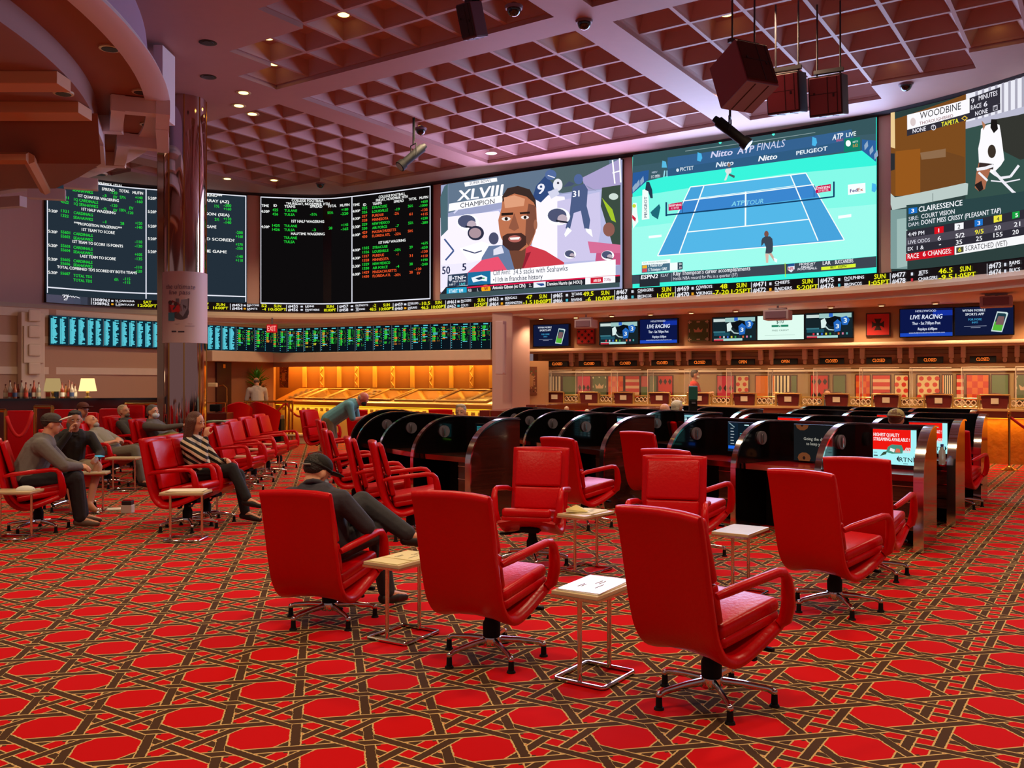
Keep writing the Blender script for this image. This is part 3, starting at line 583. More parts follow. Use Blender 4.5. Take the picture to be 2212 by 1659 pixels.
c.line([(885,690),(950,680),(1010,660)],22,'f0eef4'); c.line([(900,710),(965,770)],16,'f0eef4'); c.line([(1010,720),(1060,750),(1130,740),(1190,660)],18,'eceaf2'); c.line([(1010,700),(1080,780),(1150,850),(1220,900)],20,'eceaf2'); c.line([(990,770),(1100,780),(1200,760)],9,'eceaf2'); c.poly([(1150,860),(1200,870),(1170,1010),(1145,1000)],'2a2420')
c.poly([(258,860),(290,890),(800,785),(820,790),(815,870),(560,920),(270,980),(258,940)],'b8c8c4'); c.poly([(258,980),(380,970),(380,1400),(258,1400)],'7c9a98'); c.poly([(305,1045),(380,1035),(380,1380),(305,1395)],'9cb8b4'); c.line([(565,860),(565,930)],4,'5c6c6a')
c.poly([(375,300),(828,182),(828,290),(376,408)],'f8f6fa'); c.text(468,330,765,48,'WOODBINE','26242a',.0); c.text(465,372,708,22,'THOROUGHBRED','8a4a50',-.005 if False else .0); c.ell(418,350,20,30,'d8c8c8'); c.poly([(376,408),(1054,215),(1054,262),(376,452)],'302e38'); c.poly([(830,180),(1054,100),(1054,215),(830,290)],'302e38')
c.text(842,220,866,34,'9','e8e6f0',.02); c.text(898,197,1035,34,'MINUTES','e8e6f0',.02); c.text(840,265,918,32,'RACE','e8e6f0',.02); c.text(935,243,962,36,'6','e8e6f0',.03); c.text(418,432,514,30,'NONE','e8e6f0',.02); c.text(626,385,750,32,'TAPETA','f0e838',.03); c.text(872,308,965,32,'NONE','e8e6f0',.02)
c.ell(569,390,18,20,'e8e6f0'); c.ell(569,390,14,15,'302e38'); c.text(561,400,577,20,'T','e8e6f0'); c.poly([(770,325),(795,305),(818,322),(795,343)],'e8c040'); c.poly([(779,325),(795,312),(810,323),(795,335)],'302e38'); c.poly([(1003,235),(1035,227),(1035,262),(1003,270)],'e8e6f0'); c.poly([(1007,239),(1031,232),(1031,259),(1007,266)],'302e38'); c.text(1012,258,1026,18,'T','e8e6f0')
c.poly([(376,945),(790,905),(1400,820),(1400,950),(376,1120)],'2a4446'); c.poly([(392,968),(455,960),(455,1000),(392,1010)],'1c70c8'); c.text(412,1000,434,26,'3','f4f8fc',.03); c.text(465,995,783,38,'CLAIRESSENCE','f0f2f6',.02); c.text(392,1058,464,28,'SIRE:','d8dce4',.01); c.text(484,1042,726,32,'COURT VISION','e8eaf0',.02); c.text(392,1100,470,28,'DAM:','d8dce4',.01); c.text(484,1086,1065,33,'DONT MISS CRISSY (PLEASANT TAP)','e8eaf0',.02)
c.poly([(376,1130),(1400,940),(1400,1010),(376,1180)],'2c2a34'); c.poly([(376,1180),(1400,1010),(1400,1070),(376,1235)],'4a4652'); c.poly([(376,1235),(1400,1070),(1400,1130),(376,1290)],'2c2a34')
c.text(390,1170,508,28,'4:49 PM','e8e8f0',.02); c.text(390,1225,550,26,'LIVE ODDS','d8d8e2',.01); c.text(388,1272,428,26,'EX','e8e8f0',.02); c.text(455,1265,505,28,'1 &','e8e8f0',.02)
for x0,x1,y0,cl,n,tc_ in ((582,648,1105,'d8101c','1','ffffff'),(728,793,1078,'f4f4f8','2','26242a'),(874,935,1052,'1c70c8','3','ffffff'),(1014,1073,1022,'e8e040','4','26242a'),(1148,1200,995,'18a040','5','ffffff'),(1260,1320,975,'e06820','7','ffffff')):
    c.poly([(x0,y0),(x1,y0-10),(x1,y0+36),(x0,y0+48)],cl); c.text(x0+22,y0+36,x0+42,28,n,tc_,.02)
for x,y,s_,cl in ((605,1200,'6','f0f0f4'),(735,1182,'5/2','f0f0f4'),(876,1155,'9/5','f0e838'),(1020,1125,'20','f0f0f4'),(1160,1100,'21','f0f0f4'),(1275,1080,'14','f0f0f4'),(610,1240,'-','f0f0f4'),(738,1228,'35','f0f0f4'),(885,1202,'25','f0f0f4'),(1014,1176,'155','f0f0f4'),(1150,1155,'20','f0f0f4')): c.text(x,y,x+20*len(s_)+6,32,s_,cl,.02)
c.poly([(376,1295),(725,1240),(725,1300),(376,1345)],'cc1020'); c.text(388,1330,470,34,'RACE','f8eef0',.02); c.text(498,1312,520,34,'6','f8eef0',.02); c.text(535,1308,705,34,'CHANGES:','f8eef0',.02)
c.poly([(730,1238),(1400,1130),(1400,1190),(730,1300)],'f4f4f6'); c.poly([(742,1248),(795,1240),(795,1280),(742,1290)],'4a4a3c'); c.text(757,1280,780,30,'6','f0e838',.02); c.text(808,1272,1115,36,'SCRATCHED (VET)','33313a',.0); c.T = (0,0,1); fin(t, c)
# ticker ribbon
TB = [(95,1.86),(443,1.845),(700,1.83),(935,1.775),(1347,1.75),(1898,1.745),(2212,1.73),(2480,1.73)]; TT = [(95,2.05),(443,2.035),(700,2.03),(935,2.0),(1347,2.015),(1898,1.985),(2212,1.975),(2480,1.975)]
def tz(px, f):
    a, b = spline(TB, px), spline(TT, px); return EYE+a+(b-a)*f
t = thing('ticker_display', 'long thin black ticker display of yellow and white game lines under the big screens', 'screen'); q = WALL.at(S(1100)); t.location = (q.x, q.y, EYE+1.8)
bm = NB(); prev = None
for px in range(95, 2481, 15):
    s_ = S(px); row = []
    for off, z in ((0,tz(px,0)),(.11,tz(px,0)),(.11,tz(px,1)),(0,tz(px,1))): q = WALL.at(s_, off); row.append(bm.verts.new((q.x,q.y,z)))
    if prev:
        for k in range(4): bm.faces.new((prev[k],row[k],row[(k+1)%4],prev[(k+1)%4]))
    else: bm.faces.new(row)
    prev = row
bm.faces.new(prev[::-1]); o = obj('display_panel', bm, SCRB, t); o.matrix_parent_inverse = Matrix.Translation(-t.location)
c = Canvas(WALL, .128); c.thing = t; YE = 'e8e81c'; WT_ = 'ececf4'
def tk(x0, x1, row, s_, col, small=False):
    f0, f1 = (.56,.92) if row == 0 else (.10,.46)
    if row == 2: f0, f1 = .25, .75
    m_ = (x0+x1)/2; c.ltext(x0, x1, tz(m_,f0), tz(m_,f1), s_, col, .05, lift=3)
def bar(px): c.lev(px-.8, px+.8, tz(px,.08), tz(px,.92), 'c8c8d0', 3)
for d in [('!308961','N. CAROLINA','!308962','S. KENTUCKY',(196,233),(247,290),None,None,('SAT',309,327),('12:00PT',297,339)),
 ('#451','FALCONS','#452','SAINTS',(360,385),(390,430),('47','45',438,450),None,('SUN',466,485),('10:00PT',455,496)),
 ('#453','FALCONS','#454','SAINTS',(500,523),(533,560),('52','-4',565,577),None,('SUN',592,608),('10:00PT',580,620)),
 ('#455','LIONS','#456','PANTHERS',(623,645),(661,692),None,None,('SUN',709,726),('10:00PT',698,736)),
 ('#457','PATRIOTS','#458','TEXANS',(739,759),(775,802),('-2','48.5',803,822),None,('SUN',835,849),('10:00PT',826,858)),
 ('#459','STEELERS','#460','JAGUARS',(860,877),(888,911),('-10.5','46.5',913,936),None,('SUN',947,961),('10:00PT',939,970)),
 ('#461','PACKERS','#462','COLTS',(973,992),(1003,1025),None,None,('SUN',1039,1054),('1:25PT',1032,1061)),
 ('#463','BENGALS','#464','WASHINGTON',(1064,1084),(1098,1134),('47','-1.5',1136,1156),None,('SUN',1171,1187),('10:00PT',1160,1198)),
 ('#465','TITANS','#466','RAVENS',(1201,1221),(1240,1263),('49.5','-6',1265,1288),None,('SUN',1304,1322),('10:00PT',1293,1334)),
 ('#467','CHARGERS','#468','BRONCOS',(1337,1361),(1383,1417),None,None,('SUN',1435,1455),('1:05PT',1425,1464)),
 ('#469','COWBOYS','#470','VIKINGS',(1468,1494),(1509,1544),('48','-7-20',1545,1580),None,('SUN',1596,1618),('1:25PT',1585,1628)),
 ('#471','CHIEFS','#472','RAIDERS',(1632,1660),(1679,1716),None,None,('SUN',1738,1761),('5:20PT',1726,1773)),
 ('#475','DOLPHINS','#476','BRONCOS',(1777,1807),(1830,1873),None,None,('SUN',1895,1920),('1:05PT',1883,1929)),
 ('#477','JETS','#478','CHARGERS',(1934,1964),(1992,2034),('46.5','-9.5',2036,2067),None,('SUN',2083,2107),('1:05PT',2073,2118)),
 ('#473','RAMS','#474','BUCS',(2147,2174),(2192,2215),('49','-5',2230,2250),None,('SUN',2262,2285),('5:20PT',2255,2295))]:
    (x0,x1),(n0,n1) = d[4], d[5]; bar(x0-3.5)
    tk(x0,x1,0,d[0],WT_); tk(x0,x1,1,d[2],WT_)
    c.ltext(n0, n0+(n1-n0)*min(1,len(d[1])/max(len(d[1]),len(d[3]))), tz(n0,.66), tz(n0,.9), d[1], WT_, .04, lift=3); c.ltext(n0, n0+(n1-n0)*min(1,len(d[3])/max(len(d[1]),len(d[3]))), tz(n0,.18), tz(n0,.42), d[3], WT_, .04, lift=3)
    for f in (.56,.08): c.lev(n0, n0+(n1-n0)*.25, tz(n0,f), tz(n0,f+.05), WT_, 3)
    mx = (x1+n0)/2
    for f, cl in ((.72,'d8dce8'),(.28,['e8a020','50b8c8','c83040','d8dce8'][int(x0) % 4])): c.lev(mx-2.4, mx+2.4, tz(mx,f-.11), tz(mx,f+.11), cl, 3)
    if d[6]: v = d[6]; tk(v[2]+(0 if len(v[0])>=len(v[1]) else (v[3]-v[2])*.35), v[3], 0, v[0], YE); tk(v[2], v[3], 1, v[1], YE)
    tk(d[8][1], d[8][2], 0, d[8][0], YE); tk(d[9][1], d[9][2], 1, d[9][0], YE)
c.T = (0,360,3.95); c.line([(505,1100),(525,1095),(520,1120),(540,1095),(545,1112),(560,1095),(545,1140),(520,1140),(560,1112),(580,1105),(590,1118),(600,1105),(610,1120),(622,1112),(660,1125)],5,'f2f2fa',3); c.T = (0,0,1)
c.quad(340,646,664,353,648,666,'d8d0e8',3)
fin(t, c, 'ticker_graphics')
# ------------------------------------------------------------ lower left wall
LP = Plan([(-16.5, 13.1), (-10.3,20.4), (-6.65,25.6)]); RP = Plan([(-6.65,25.6), (-.39,22.6)])
def wz(plan, px, py): a, D = plan.hit(px); return EYE+(HY-py)*D/F
bm = loft(LP, [(0,0),(0,EYE+1.62)], 0, LP.hit(443)[0]); obj('wall_left', bm, TAN, kind='structure')
a0, a1 = LP.hit(443)[0], LP.s[-1]
BRN = mat('brown_wall', 'a56a48', .7)
bm = loft(LP, [(0,0),(0,EYE+1.62)], a0, a1, 9); obj('wall_back_left', bm, BRN, kind='structure')
bm = loft(RP, [(0,2.0),(0,EYE+1.62)], 0, RP.s[-1], 9); obj('wall_back_right', bm, TAN, kind='structure')
n_ = 4
for z0, z1 in ((1.76,1.92),(2.45,2.6),(3.02,3.2)):
    bm = loft(LP, [(0,z0),(.03,z0),(.03,z1),(0,z1)], 0, a0, 2, True); obj('trim_%d' % n_, bm, CREAM, kind='structure'); n_ += 1
# pilaster left
def box_on(plan, x0, x1, z0, z1, d, name, m, parent=None, off=0, kind=None, bev=.01):
    a = plan.hit(x0)[0]; b = plan.hit(x1)[0]; p = plan.at((a+b)/2, off+d/2); tn = plan.tan((a+b)/2); bm = NB()
    box(bm, (p.x, p.y, (z0+z1)/2), (abs(b-a), d, z1-z0), rz=math.atan2(tn.y, tn.x), bev=min(bev, d/3))
    return obj(name, bm, m, parent, kind=kind)
bm = NB()
def on(bm, plan, x0, x1, z0, z1, d, off=0, bev=0, mi=0):
    a = plan.hit(x0)[0]; b = plan.hit(x1)[0]; p = plan.at((a+b)/2, off+d/2); tn = plan.tan((a+b)/2)
    box(bm, (p.x, p.y, (z0+z1)/2), (abs(b-a), d, z1-z0), rz=math.atan2(tn.y, tn.x), bev=bev, mi=mi)
on(bm, LP, 37, 88, 0, EYE+1.5, .22, bev=.02); on(bm, LP, 41, 84, 2.0, EYE+1.2, .04, .22, bev=.01)
for z in (1.75, 2.15, 2.55, 2.9): on(bm, LP, 50, 76, z, z+.26, .05, .25, bev=.03)
obj('trim_%d' % n_, bm, CREAM, kind='structure'); n_ += 1
# fascia and corner post
bm = NB(); on(bm, LP, 440, 592, EYE+.52, EYE+.80, .35, bev=.02); on(bm, RP, 588, 1074, EYE+.52, EYE+.78, .35, bev=.02); obj('trim_%d' % n_, bm, CREAM, kind='structure'); n_ += 1
bm = NB(); on(bm, LP, 443, 592, EYE+1.46, EYE+1.60, .15); on(bm, RP, 588, 1100, EYE+1.46, EYE+1.60, .15); obj('trim_%d' % n_, bm, CREAM, kind='structure'); n_ += 1
# door in the left back wall
d1 = thing('door_1', 'tall dark brown door in the back wall right of the mirrored column', 'door'); d1['kind'] = 'structure'
DW = mat('dark_door', '46160f', .4)
o = box_on(LP, 465, 497, 0, EYE+.5, .06, 'door_leaf', DW, d1); 
bm = NB(); on(bm, LP, 478, 483, 1.95, 2.05, .02, .06); obj('door_handle', bm, BRASS, d1)
# narrow odds monitors
def mini(plan, xs, ztop, zbot, off, label_list, style, group):
    for i, (xa, xb) in enumerate(xs):
        t = thing('odds_monitor', label_list[i], 'monitor', group=group); q = plan.at((plan.hit(xa)[0]+plan.hit(xb)[0])/2, off); t.location = (q.x, q.y, zbot)
        bm = NB(); on(bm, plan, xa, xb, zbot, ztop, .07, off, bev=.008); o = obj('housing', bm, SCRB, t); o.matrix_parent_inverse = Matrix.Translation(-t.location)
        c = Canvas(plan, off+.072); rnd = random.Random(i*7+len(xs)); w_ = xb-xa; H_ = ztop-zbot
        st = style[i]; bgc = {'c':'0c2a38','g':'0a141c','y':'0a0f12'}[st]; c.lev(xa+.5, xb-.5, zbot+.015, ztop-.015, bgc, 0)
        nr = 19; nc = 2 if st == 'g' else 2
        for cI in range(nc):
            x0 = xa+w_*(.04+cI*.49); cw = w_*.42
            c.lev(x0+cw*.25, x0+cw*.8, ztop-.06, ztop-.035, '58c8d8', 2)
            if st == 'c':
                c.lev(x0, x0+cw*.13, zbot+.04, ztop-.07, '58c4d4', 2); c.lev(x0+cw*.17, x0+cw*.42, zbot+.04, ztop-.07, '58c4d4', 2)
            for r_ in range(nr):
                z = ztop-.09-(H_-.14)*(r_+.5)/nr
                if st == 'c':
                    if rnd.random() < .93: c.lev(x0+cw*.42, x0+cw*(.5+.35*rnd.random()), z-.014, z+.014, '58c4d4', 2)
                    if rnd.random() < .3: c.lev(x0+cw*.2, x0+cw*(.22+.1*rnd.random()), z-.004, z+.004, '0c2a38', 3)
                else:
                    cl = rnd.choice(['34c83c','34c83c','d8822c','c8c030' if st == 'y' else '34c83c'])
                    if r_ % 2 == 0: c.lev(x0-.2, x0+cw*.07, z-.01, z+.01, '58c8d8', 2)
                    if r_ > nr-3-rnd.randint(0, 5)-cI*2: continue
                    if rnd.random() < .1: c.lev(x0+cw*.2, x0+cw*.75, z-.01, z+.01, '58c8d8', 2); continue
                    c.lev(x0+cw*.12, x0+cw*.2, z-.012, z+.012, cl, 2); c.lev(x0+cw*.24, x0+cw*(.4+.16*rnd.random()), z-.013, z+.013, cl, 2)
                    for xx in (.68,.8,.93):
                        if rnd.random() < .6: c.lev(x0+cw*xx, x0+cw*(xx+.04), z-.008, z+.008, cl, 2)
        c.lev(xb-.35, xb+.15, zbot+.02, ztop-.02, '8a98a4', 3)
        o = c.done('screen_graphics', t); o.matrix_parent_inverse = Matrix.Translation(-t.location)
ls = [(103+ (187-103)*0, 145),(145,187),(187,221)]
def seg(a, b, n): return [(a+(b-a)*k/n, a+(b-a)*(k+1)/n-.4) for k in range(n)]
L1 = [(103,143.5),(144,183),(183.5,218)]+[(219,256),(256.5,290),(290.5,325),(325.5,357)]
L2 = [(443,474),(474.5,505),(505.5,545),(545.5,587)]
lab = ['narrow %s monitor of the left wall row, %s from the left' % ('cyan list', WORDS[k]) for k in range(7)]+['small odds monitor between column and exit sign, %s from the column' % WORDS[k] for k in range(4)]
mini(LP, L1+L2, EYE+1.475, EYE+.80, .02, lab, 'ccccccc'+'ccgg', 'odds monitors on the left wall')
L3 = [(593,625),(625.5,661),(661.5,697),(697.5,735),(735.5,772),(772.5,811),(811.5,851),(851.5,892),(892.5,934),(934.5,977),(977.5,1020),(1020.5,1064)]
mini(RP, L3, EYE+1.47, EYE+.79, .02, ['green and orange odds monitor right of the exit sign, %s from the sign' % WORDS[k] for k in range(12)], 'ggyygggggggg', 'odds monitors above the betting shelf')
# exit sign
t = thing('exit_sign', 'red lit exit sign hung at the corner between the odds monitors', 'sign'); EP = Plan([(-6.6,24.0),(-6.0,24.0)]); q = EP.at(.3); t.location = (q.x,q.y,EYE+1.27); bm = NB(); on(bm, EP, 577, 600, EYE+1.27, EYE+1.49, .06, .0, bev=.01); o = tp(obj('sign_box', bm, mat('exit_red','c01018',.4), t))
c = Canvas(EP, .063); c.lev(577.5, 599.5, EYE+1.28, EYE+1.48, 'c8101c', 0); c.ltext(579, 598, EYE+1.31, EYE+1.45, 'EXIT', 'ff9a90', .05, lift=3); tp(c.done('lettering', t))
bm = NB(); q = P(588,708,23.97); cyl(bm, (q.x,q.y,EYE+1.48), (q.x,q.y,EYE+1.66), .02); tp(obj('bracket', bm, GREYM, t))
# ------------------------------------------------------------ race-form counter recess (golden)
OCH = mat('ochre_panel', 'a0682c', .6); GOLD = mat('gold_pilaster', 'd8a850', .45); CNT = mat('amber_wood', 'b4762c', .3, coat=.3)
BB = Plan([(-7.3,28.4), (-.2,23.9)]); CF = Plan([(-6.95,27.1), (-.42,21.9)])
bm = loft(BB, [(0,0),(0,2.6)], 0, BB.s[-1], 20); obj('wall_recess', bm, OCH, kind='structure')
bm = NB(); 
for a, b in (((-6.65,25.6),(-7.3,28.4)), ((-.3,22.5),(-.2,23.9))): 
    vs = [bm.verts.new((*a,0)), bm.verts.new((*b,0)), bm.verts.new((*b,2.6)), bm.verts.new((*a,2.6))]; bm.faces.new(vs)
vs = [bm.verts.new((x,y,2.45)) for x, y in ((-6.65,25.6),(-7.3,28.4),(-.2,23.9),(-.39,22.6))]; bm.faces.new(vs)
obj('wall_recess_return', bm, mat('recess_return','b87c40',.6), kind='structure')
for i, px in enumerate((659.5,697,734,772,811,850,892,933,976,1020,1062)):
    bm = NB(); on(bm, BB, px-3.8, px+3.8, 1.42, 2.42, .05, bev=.006)
    if i in (1,3,5,7,9):
        a = BB.hit(px-3)[0]; b = BB.hit(px+3)[0]
        for k in range(7):
            z = 1.48+k*.125; p0 = BB.at(a if k % 2 else b, .055); p1 = BB.at(b if k % 2 else a, .055); cyl(bm, (p0.x,p0.y,z), (p1.x,p1.y,z+.12), .012, n=5)
    obj('trim_%d' % n_, bm, GOLD, kind='structure'); n_ += 1
q0, q1 = BB.at(.4,.25), BB.at(BB.s[-1]-.4,.25); l_ = (q1-q0).length
lamp('cove_light', 'AREA', ((q0.x+q1.x)/2, (q0.y+q1.y)/2, 2.43), 190, (1,.52,.10), .12, rot=(0,0,math.atan2(q1.y-q0.y,q1.x-q0.x)), sy=.1).data.size = l_
t = thing('racing_form_counter', 'long golden sloped reading counter with glass cases at the back wall', 'counter', (CF.at(4).x, CF.at(4).y, 0))
Ti = Matrix.Translation(-t.location)
bm = loft(CF, [(0,.93),(.06,.93),(.06,1.03),(0,1.06),(-.85,1.40),(-1.0,1.40),(-1.0,.93)], 0, CF.s[-1], 3, True); tp(obj('desk_top', bm, CNT, t))
bm = loft(CF, [(-.12,0),(-.12,.93),(-.5,.93),(-.5,0)], 0, CF.s[-1], 3, True); tp(obj('base', bm, mat('pale_gold_panel','d8b878',.5), t))
bm = loft(CF, [(.02,.915),(.02,.93),(-.1,.93),(-.1,.915)], 0, CF.s[-1], 3, True); tp(obj('light_strip', bm, glow('ffd020', 1.5), t))
q0, q1 = CF.at(.3,.0), CF.at(CF.s[-1]-.3,.0)
lamp('counter_strip_light', 'AREA', ((q0.x+q1.x)/2, (q0.y+q1.y)/2, .90), 26, (1,.60,.10), .1, rot=(0,0,math.atan2(q1.y-q0.y,q1.x-q0.x)), sy=.12).data.size = (q1-q0).length
def slope(plan, s_, f, up=0):  # point on the sloped top
    off = -.85*f+up*.37; q = plan.at(s_, off); return (q.x, q.y, 1.06+.34*f+up*.93)
case_px = [(620,655),(660,697),(700,742),(778,835),(840,900),(906,985),(992,1040)]
for a_, b_ in [(632,648),(652,692),(696,742),(784,838),(846,930),(935,1000),(1004,1045)]:
    sa, sb = CF.hit(a_)[0], CF.hit(b_)[0]; bm = NB(); fr = []
    for (s0, f0), (s1, f1) in (((sa,.12),(sb,.12)),((sb,.12),(sb+.25,.9)),((sb+.25,.9),(sa+.25,.9)),((sa+.25,.9),(sa,.12))):
        cyl(bm, slope(CF,s0,f0,.02), slope(CF,s1,f1,.02), .022, n=6)
    tp(obj('case_frame', bm, mat('light_gold','e8c070',.35), t))
    bm = NB(); bm.faces.new([bm.verts.new(slope(CF,*p,.012)) for p in ((sa,.12),(sb,.12),(sb+.25,.9),(sa+.25,.9))]); tp(obj('case_glass', bm, mat('case_glass_tint','7a5420',.08,coat=.5), t))
for a_ in (757, 1052, 612):
    sa = CF.hit(a_)[0]; bm = NB()
    for r_ in range(4):
        for k in range(2):
            s_ = sa+k*.2; f = .15+r_*.19; M0 = [slope(CF, s_+dx+f*.25, f+df, .03) for dx, df in ((0,0),(.15,0),(.15,.12),(0,.12))]; bm.faces.new([bm.verts.new(p) for p in M0])
    tp(obj('pencil_holder', bm, mat('dark_holder','4a2a14',.5), t))
for px in (606,618,636,648,659,676,688,700,715,757,768,784,796,808,822,835,850,865,880,895,910,925,940,955,970,985,1000,1015,1030,1045):
    bm = NB()
    for z in (.79,.83):
        q = CF.at(CF.hit(px)[0], -.115); tn = CF.tan(3); box(bm, (q.x,q.y,z), (.12,.02,.025), rz=math.atan2(tn.y,tn.x))
    tp(obj('vent_slot', bm, mat('slot_dark','5a2c14',.6), t))
# floral art panels either side
def art(plan, x0, x1, z0, z1, name, label, off=.02):
    t = thing(name, label, 'artwork'); q = plan.at(plan.hit((x0+x1)/2)[0], off); t.location = (q.x,q.y,z0)
    bm = NB(); on(bm, plan, x0, x1, z0, z1, .03, off, bev=.005); tp(obj('frame', bm, mat('art_ground','7a4630',.6), t))
    c = Canvas(plan, off+.031); c.emit = False; rnd = random.Random(int(x0))
    for k in range(60):
        c.n = 0; px = x0+1+(x1-x0-2)*rnd.random(); z = z0+.03+(z1-z0-.06)*rnd.random(); r_ = (x1-x0)*.05*(.5+rnd.random())
        c.lev(px-r_, px+r_, z-.015, z+.015, rnd.choice(['3c1c16','b8845c','8c3420','caa070','5c6a40']), 1)
    c.lev(x0+(x1-x0)*.32, x0+(x1-x0)*.68, z0+(z1-z0)*.3, z0+(z1-z0)*.68, 'b88a5c', 2); tp(c.done('pattern', t))
RW = Plan([(-7.0,27.4), (-6.68,25.65)]); LW2 = Plan([(-6.9,27.0),(-6.25,25.35)])
FA = Plan([(-6.75,26.6),(-6.15,26.3)]); art(FA, 605, 624, 1.42, 2.05, 'wall_art', 'floral patterned panel left of the golden recess', .0)
# ------------------------------------------------------------ betting windows on the right
TP = Plan([(-.39,22.6),(.4,22.95),(12.5,15.81)]); TS = lambda px: TP.hit(px)[0]
TWALL = mat('warm_wall', 'c49a70', .6); DKB = mat('dark_brown_band', '8a5c3a', .6)  # DKB: darker brown for the upper staff wall and its ceiling
bm = loft(TP, [(-.02,EYE+.72),(-.02,EYE+1.56)], TS(1141), TP.s[-1], 30); obj('wall_right', bm, TWALL, kind='structure')
bm = NB(); on(bm, TP, 1122, 2330, EYE+.73, EYE+.80, .30, -.1, bev=.025); on(bm, TP, 1122, 2330, EYE+.69, EYE+.735, .20, -.1, bev=.015); obj('trim_%d' % n_, bm, CREAM, kind='structure'); n_ += 1
bm = loft(TP, [(-.3,EYE+.36),(-.3,EYE+.74),(-.1,EYE+.74)], TS(1150), TP.s[-1], 30); obj('wall_valance', bm, TWALL, kind='structure')
bm = NB(); on(bm, TP, 1160, 2330, EYE+.63, EYE+.65, .02, -.28); on(bm, TP, 1160, 2330, EYE+.55, EYE+.565, .02, -.29); on(bm, TP, 1160, 2330, EYE+.35, EYE+.385, .07, -.3, bev=.01); obj('trim_%d' % n_, bm, mat('brown_line','8c6444',.6), kind='structure'); n_ += 1  # thin brown strips along the valance
# pier between recess and windows
bm = NB(); box(bm, (-.02, 21.95, 1.62), (.55, .9, 3.24), rz=-.5, bev=.03); obj('pillar', bm, mat('lilac_plaster','c8a6a0',.6), kind='structure')
t = thing('wall_speaker', 'tall pale boxed panel on the pier left of the betting windows', 'speaker', (P(1082,750,21.0).x, 21.0, 1.75)); bm = NB(); box(bm, (0,0,.62), (.20,.18,1.22), rz=-.45, bev=.015); obj('cabinet', bm, mat('pale_lilac','cdb0b4',.5), t); bm = NB(); box(bm, (.02,-.09,.6), (.15,.02,1.1), rz=-.45); obj('front_panel', bm, mat('pale_lilac2','bfa2a8',.55), t)
# art panel right of pier
sidep = Plan([(.28,22.3),(.9,22.6)]); bm = loft(sidep, [(0,0),(0,EYE+.5)], 0, sidep.s[-1], 9); obj('wall_side', bm, TWALL, kind='structure'); art(sidep, 1133, 1159, EYE-.33, EYE+.36, 'wall_art', 'floral patterned panel right of the pale pier', .0)
# staff side back wall
SB = Plan([(.6,25.4),(13.6,17.7)]); SS = lambda px: SB.hit(px)[0]
bm = loft(SB, [(0,0),(0,2.9)], 0, SB.s[-1], 30); obj('wall_staff', bm, mat('khaki_wall','a3825a',.65), kind='structure')
bm = loft(SB, [(0,1.83),(.06,1.83),(.06,1.88),(0,1.88)], 0, SB.s[-1], 30, True); obj('trim_%d' % n_, bm, CREAM, kind='structure'); n_ += 1
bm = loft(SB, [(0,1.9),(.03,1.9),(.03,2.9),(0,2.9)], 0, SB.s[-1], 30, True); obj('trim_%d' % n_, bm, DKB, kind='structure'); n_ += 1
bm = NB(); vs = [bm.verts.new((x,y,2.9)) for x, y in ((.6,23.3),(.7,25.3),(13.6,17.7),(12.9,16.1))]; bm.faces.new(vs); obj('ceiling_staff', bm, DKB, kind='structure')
def staff_art(x0, x1, kind, label, z0=1.17, z1=1.76):
    t = thing('wall_panel', label, 'wall panel', group='coloured square panels behind the betting windows'); q = SB.at(SS((x0+x1)/2), .0); t.location = (q.x,q.y,z0)
    bm = NB(); on(bm, SB, x0, x1, z0, z1, .04, .0); tp(obj('frame', bm, mat('panel_frame','4a1c14',.5), t))
    c = Canvas(SB, .043); c.emit = False; w_ = x1-x0; L = lambda a,b,e,f,col,l: c.lev(x0+w_*a, x0+w_*b, z0+(z1-z0)*e, z0+(z1-z0)*f, col, l)
    base = {'vs':'e8d8b0','gr':'5c6e4a','pk':'c4324c','cr':'546040','ch':'d8641c','fl':'c8322a','di':'c42824','dt':'e0c48c','pg':'c44850','or':'d8742c'}[kind]; L(.05,.95,.04,.96,base,1)
    if kind == 'vs':
        L(.05,.16,.04,.96,'e0782c',2)
        for k in range(4): L(.22+k*.18,.30+k*.18,.04,.96,'1c1210',2)
    if kind == 'ch':
        for i in range(4):
            for j in range(4):
                if (i+j) % 2: L(.05+i*.225,.05+(i+1)*.225,.04+j*.23,.04+(j+1)*.23,'c83818',2)
    if kind == 'fl':
        for j in range(3): L(.05,.95,.14+j*.28,.26+j*.28,'e0b088',2)
    if kind == 'dt':
        nn_ = max(1, round((SS(x1)-SS(x0))/.17))
        for i in range(nn_):
            for j in range(4):
                c.n = 3; cx = x0+w_*((i+.36+(.28 if j % 2 else 0))/nn_)
                a = SS(cx); r_ = .05; z = z0+.09+j*.135; c.put([([(a+r_*cos(th*pi/6), z+r_*sin(th*pi/6)) for th in range(12)], [tuple(range(12))])], 'c8301c', 2)
    if kind in ('di','pk'):
        for i in range(3):
            a = SS(x0+w_*(.2+.3*i)); z = (z0+z1)/2-.03
            for dz in ((-.16,.16) if kind == 'di' else (0,)): c.put([([(a-.05,z+dz),(a,z+dz-.08),(a+.05,z+dz),(a,z+dz+.08)], [(0,1,2,3)])], '241414', 2)
    if kind == 'cr':
        a = SS((x0+x1)/2); z = (z0+z1)/2-.05; c.put([([(a-.1,z),(a+.1,z),(a+.13,z+.12),(a+.05,z+.06),(a,z+.14),(a-.05,z+.06),(a-.13,z+.12)], [tuple(range(7))])], 'c4a07c', 2)
        for f in (.1,.5,.9): L(f-.05,f+.03,.9,.94,'d8c8a0',2); L(f-.05,f+.03,.06,.1,'d8c8a0',2); L(.07,.11,f-.05,f+.04,'d8c8a0',2); L(.89,.93,f-.05,f+.04,'d8c8a0',2)
    if kind == 'pg': L(.05,.95,.04,.5,'54683c',2)
    tp(c.done('pattern', t))
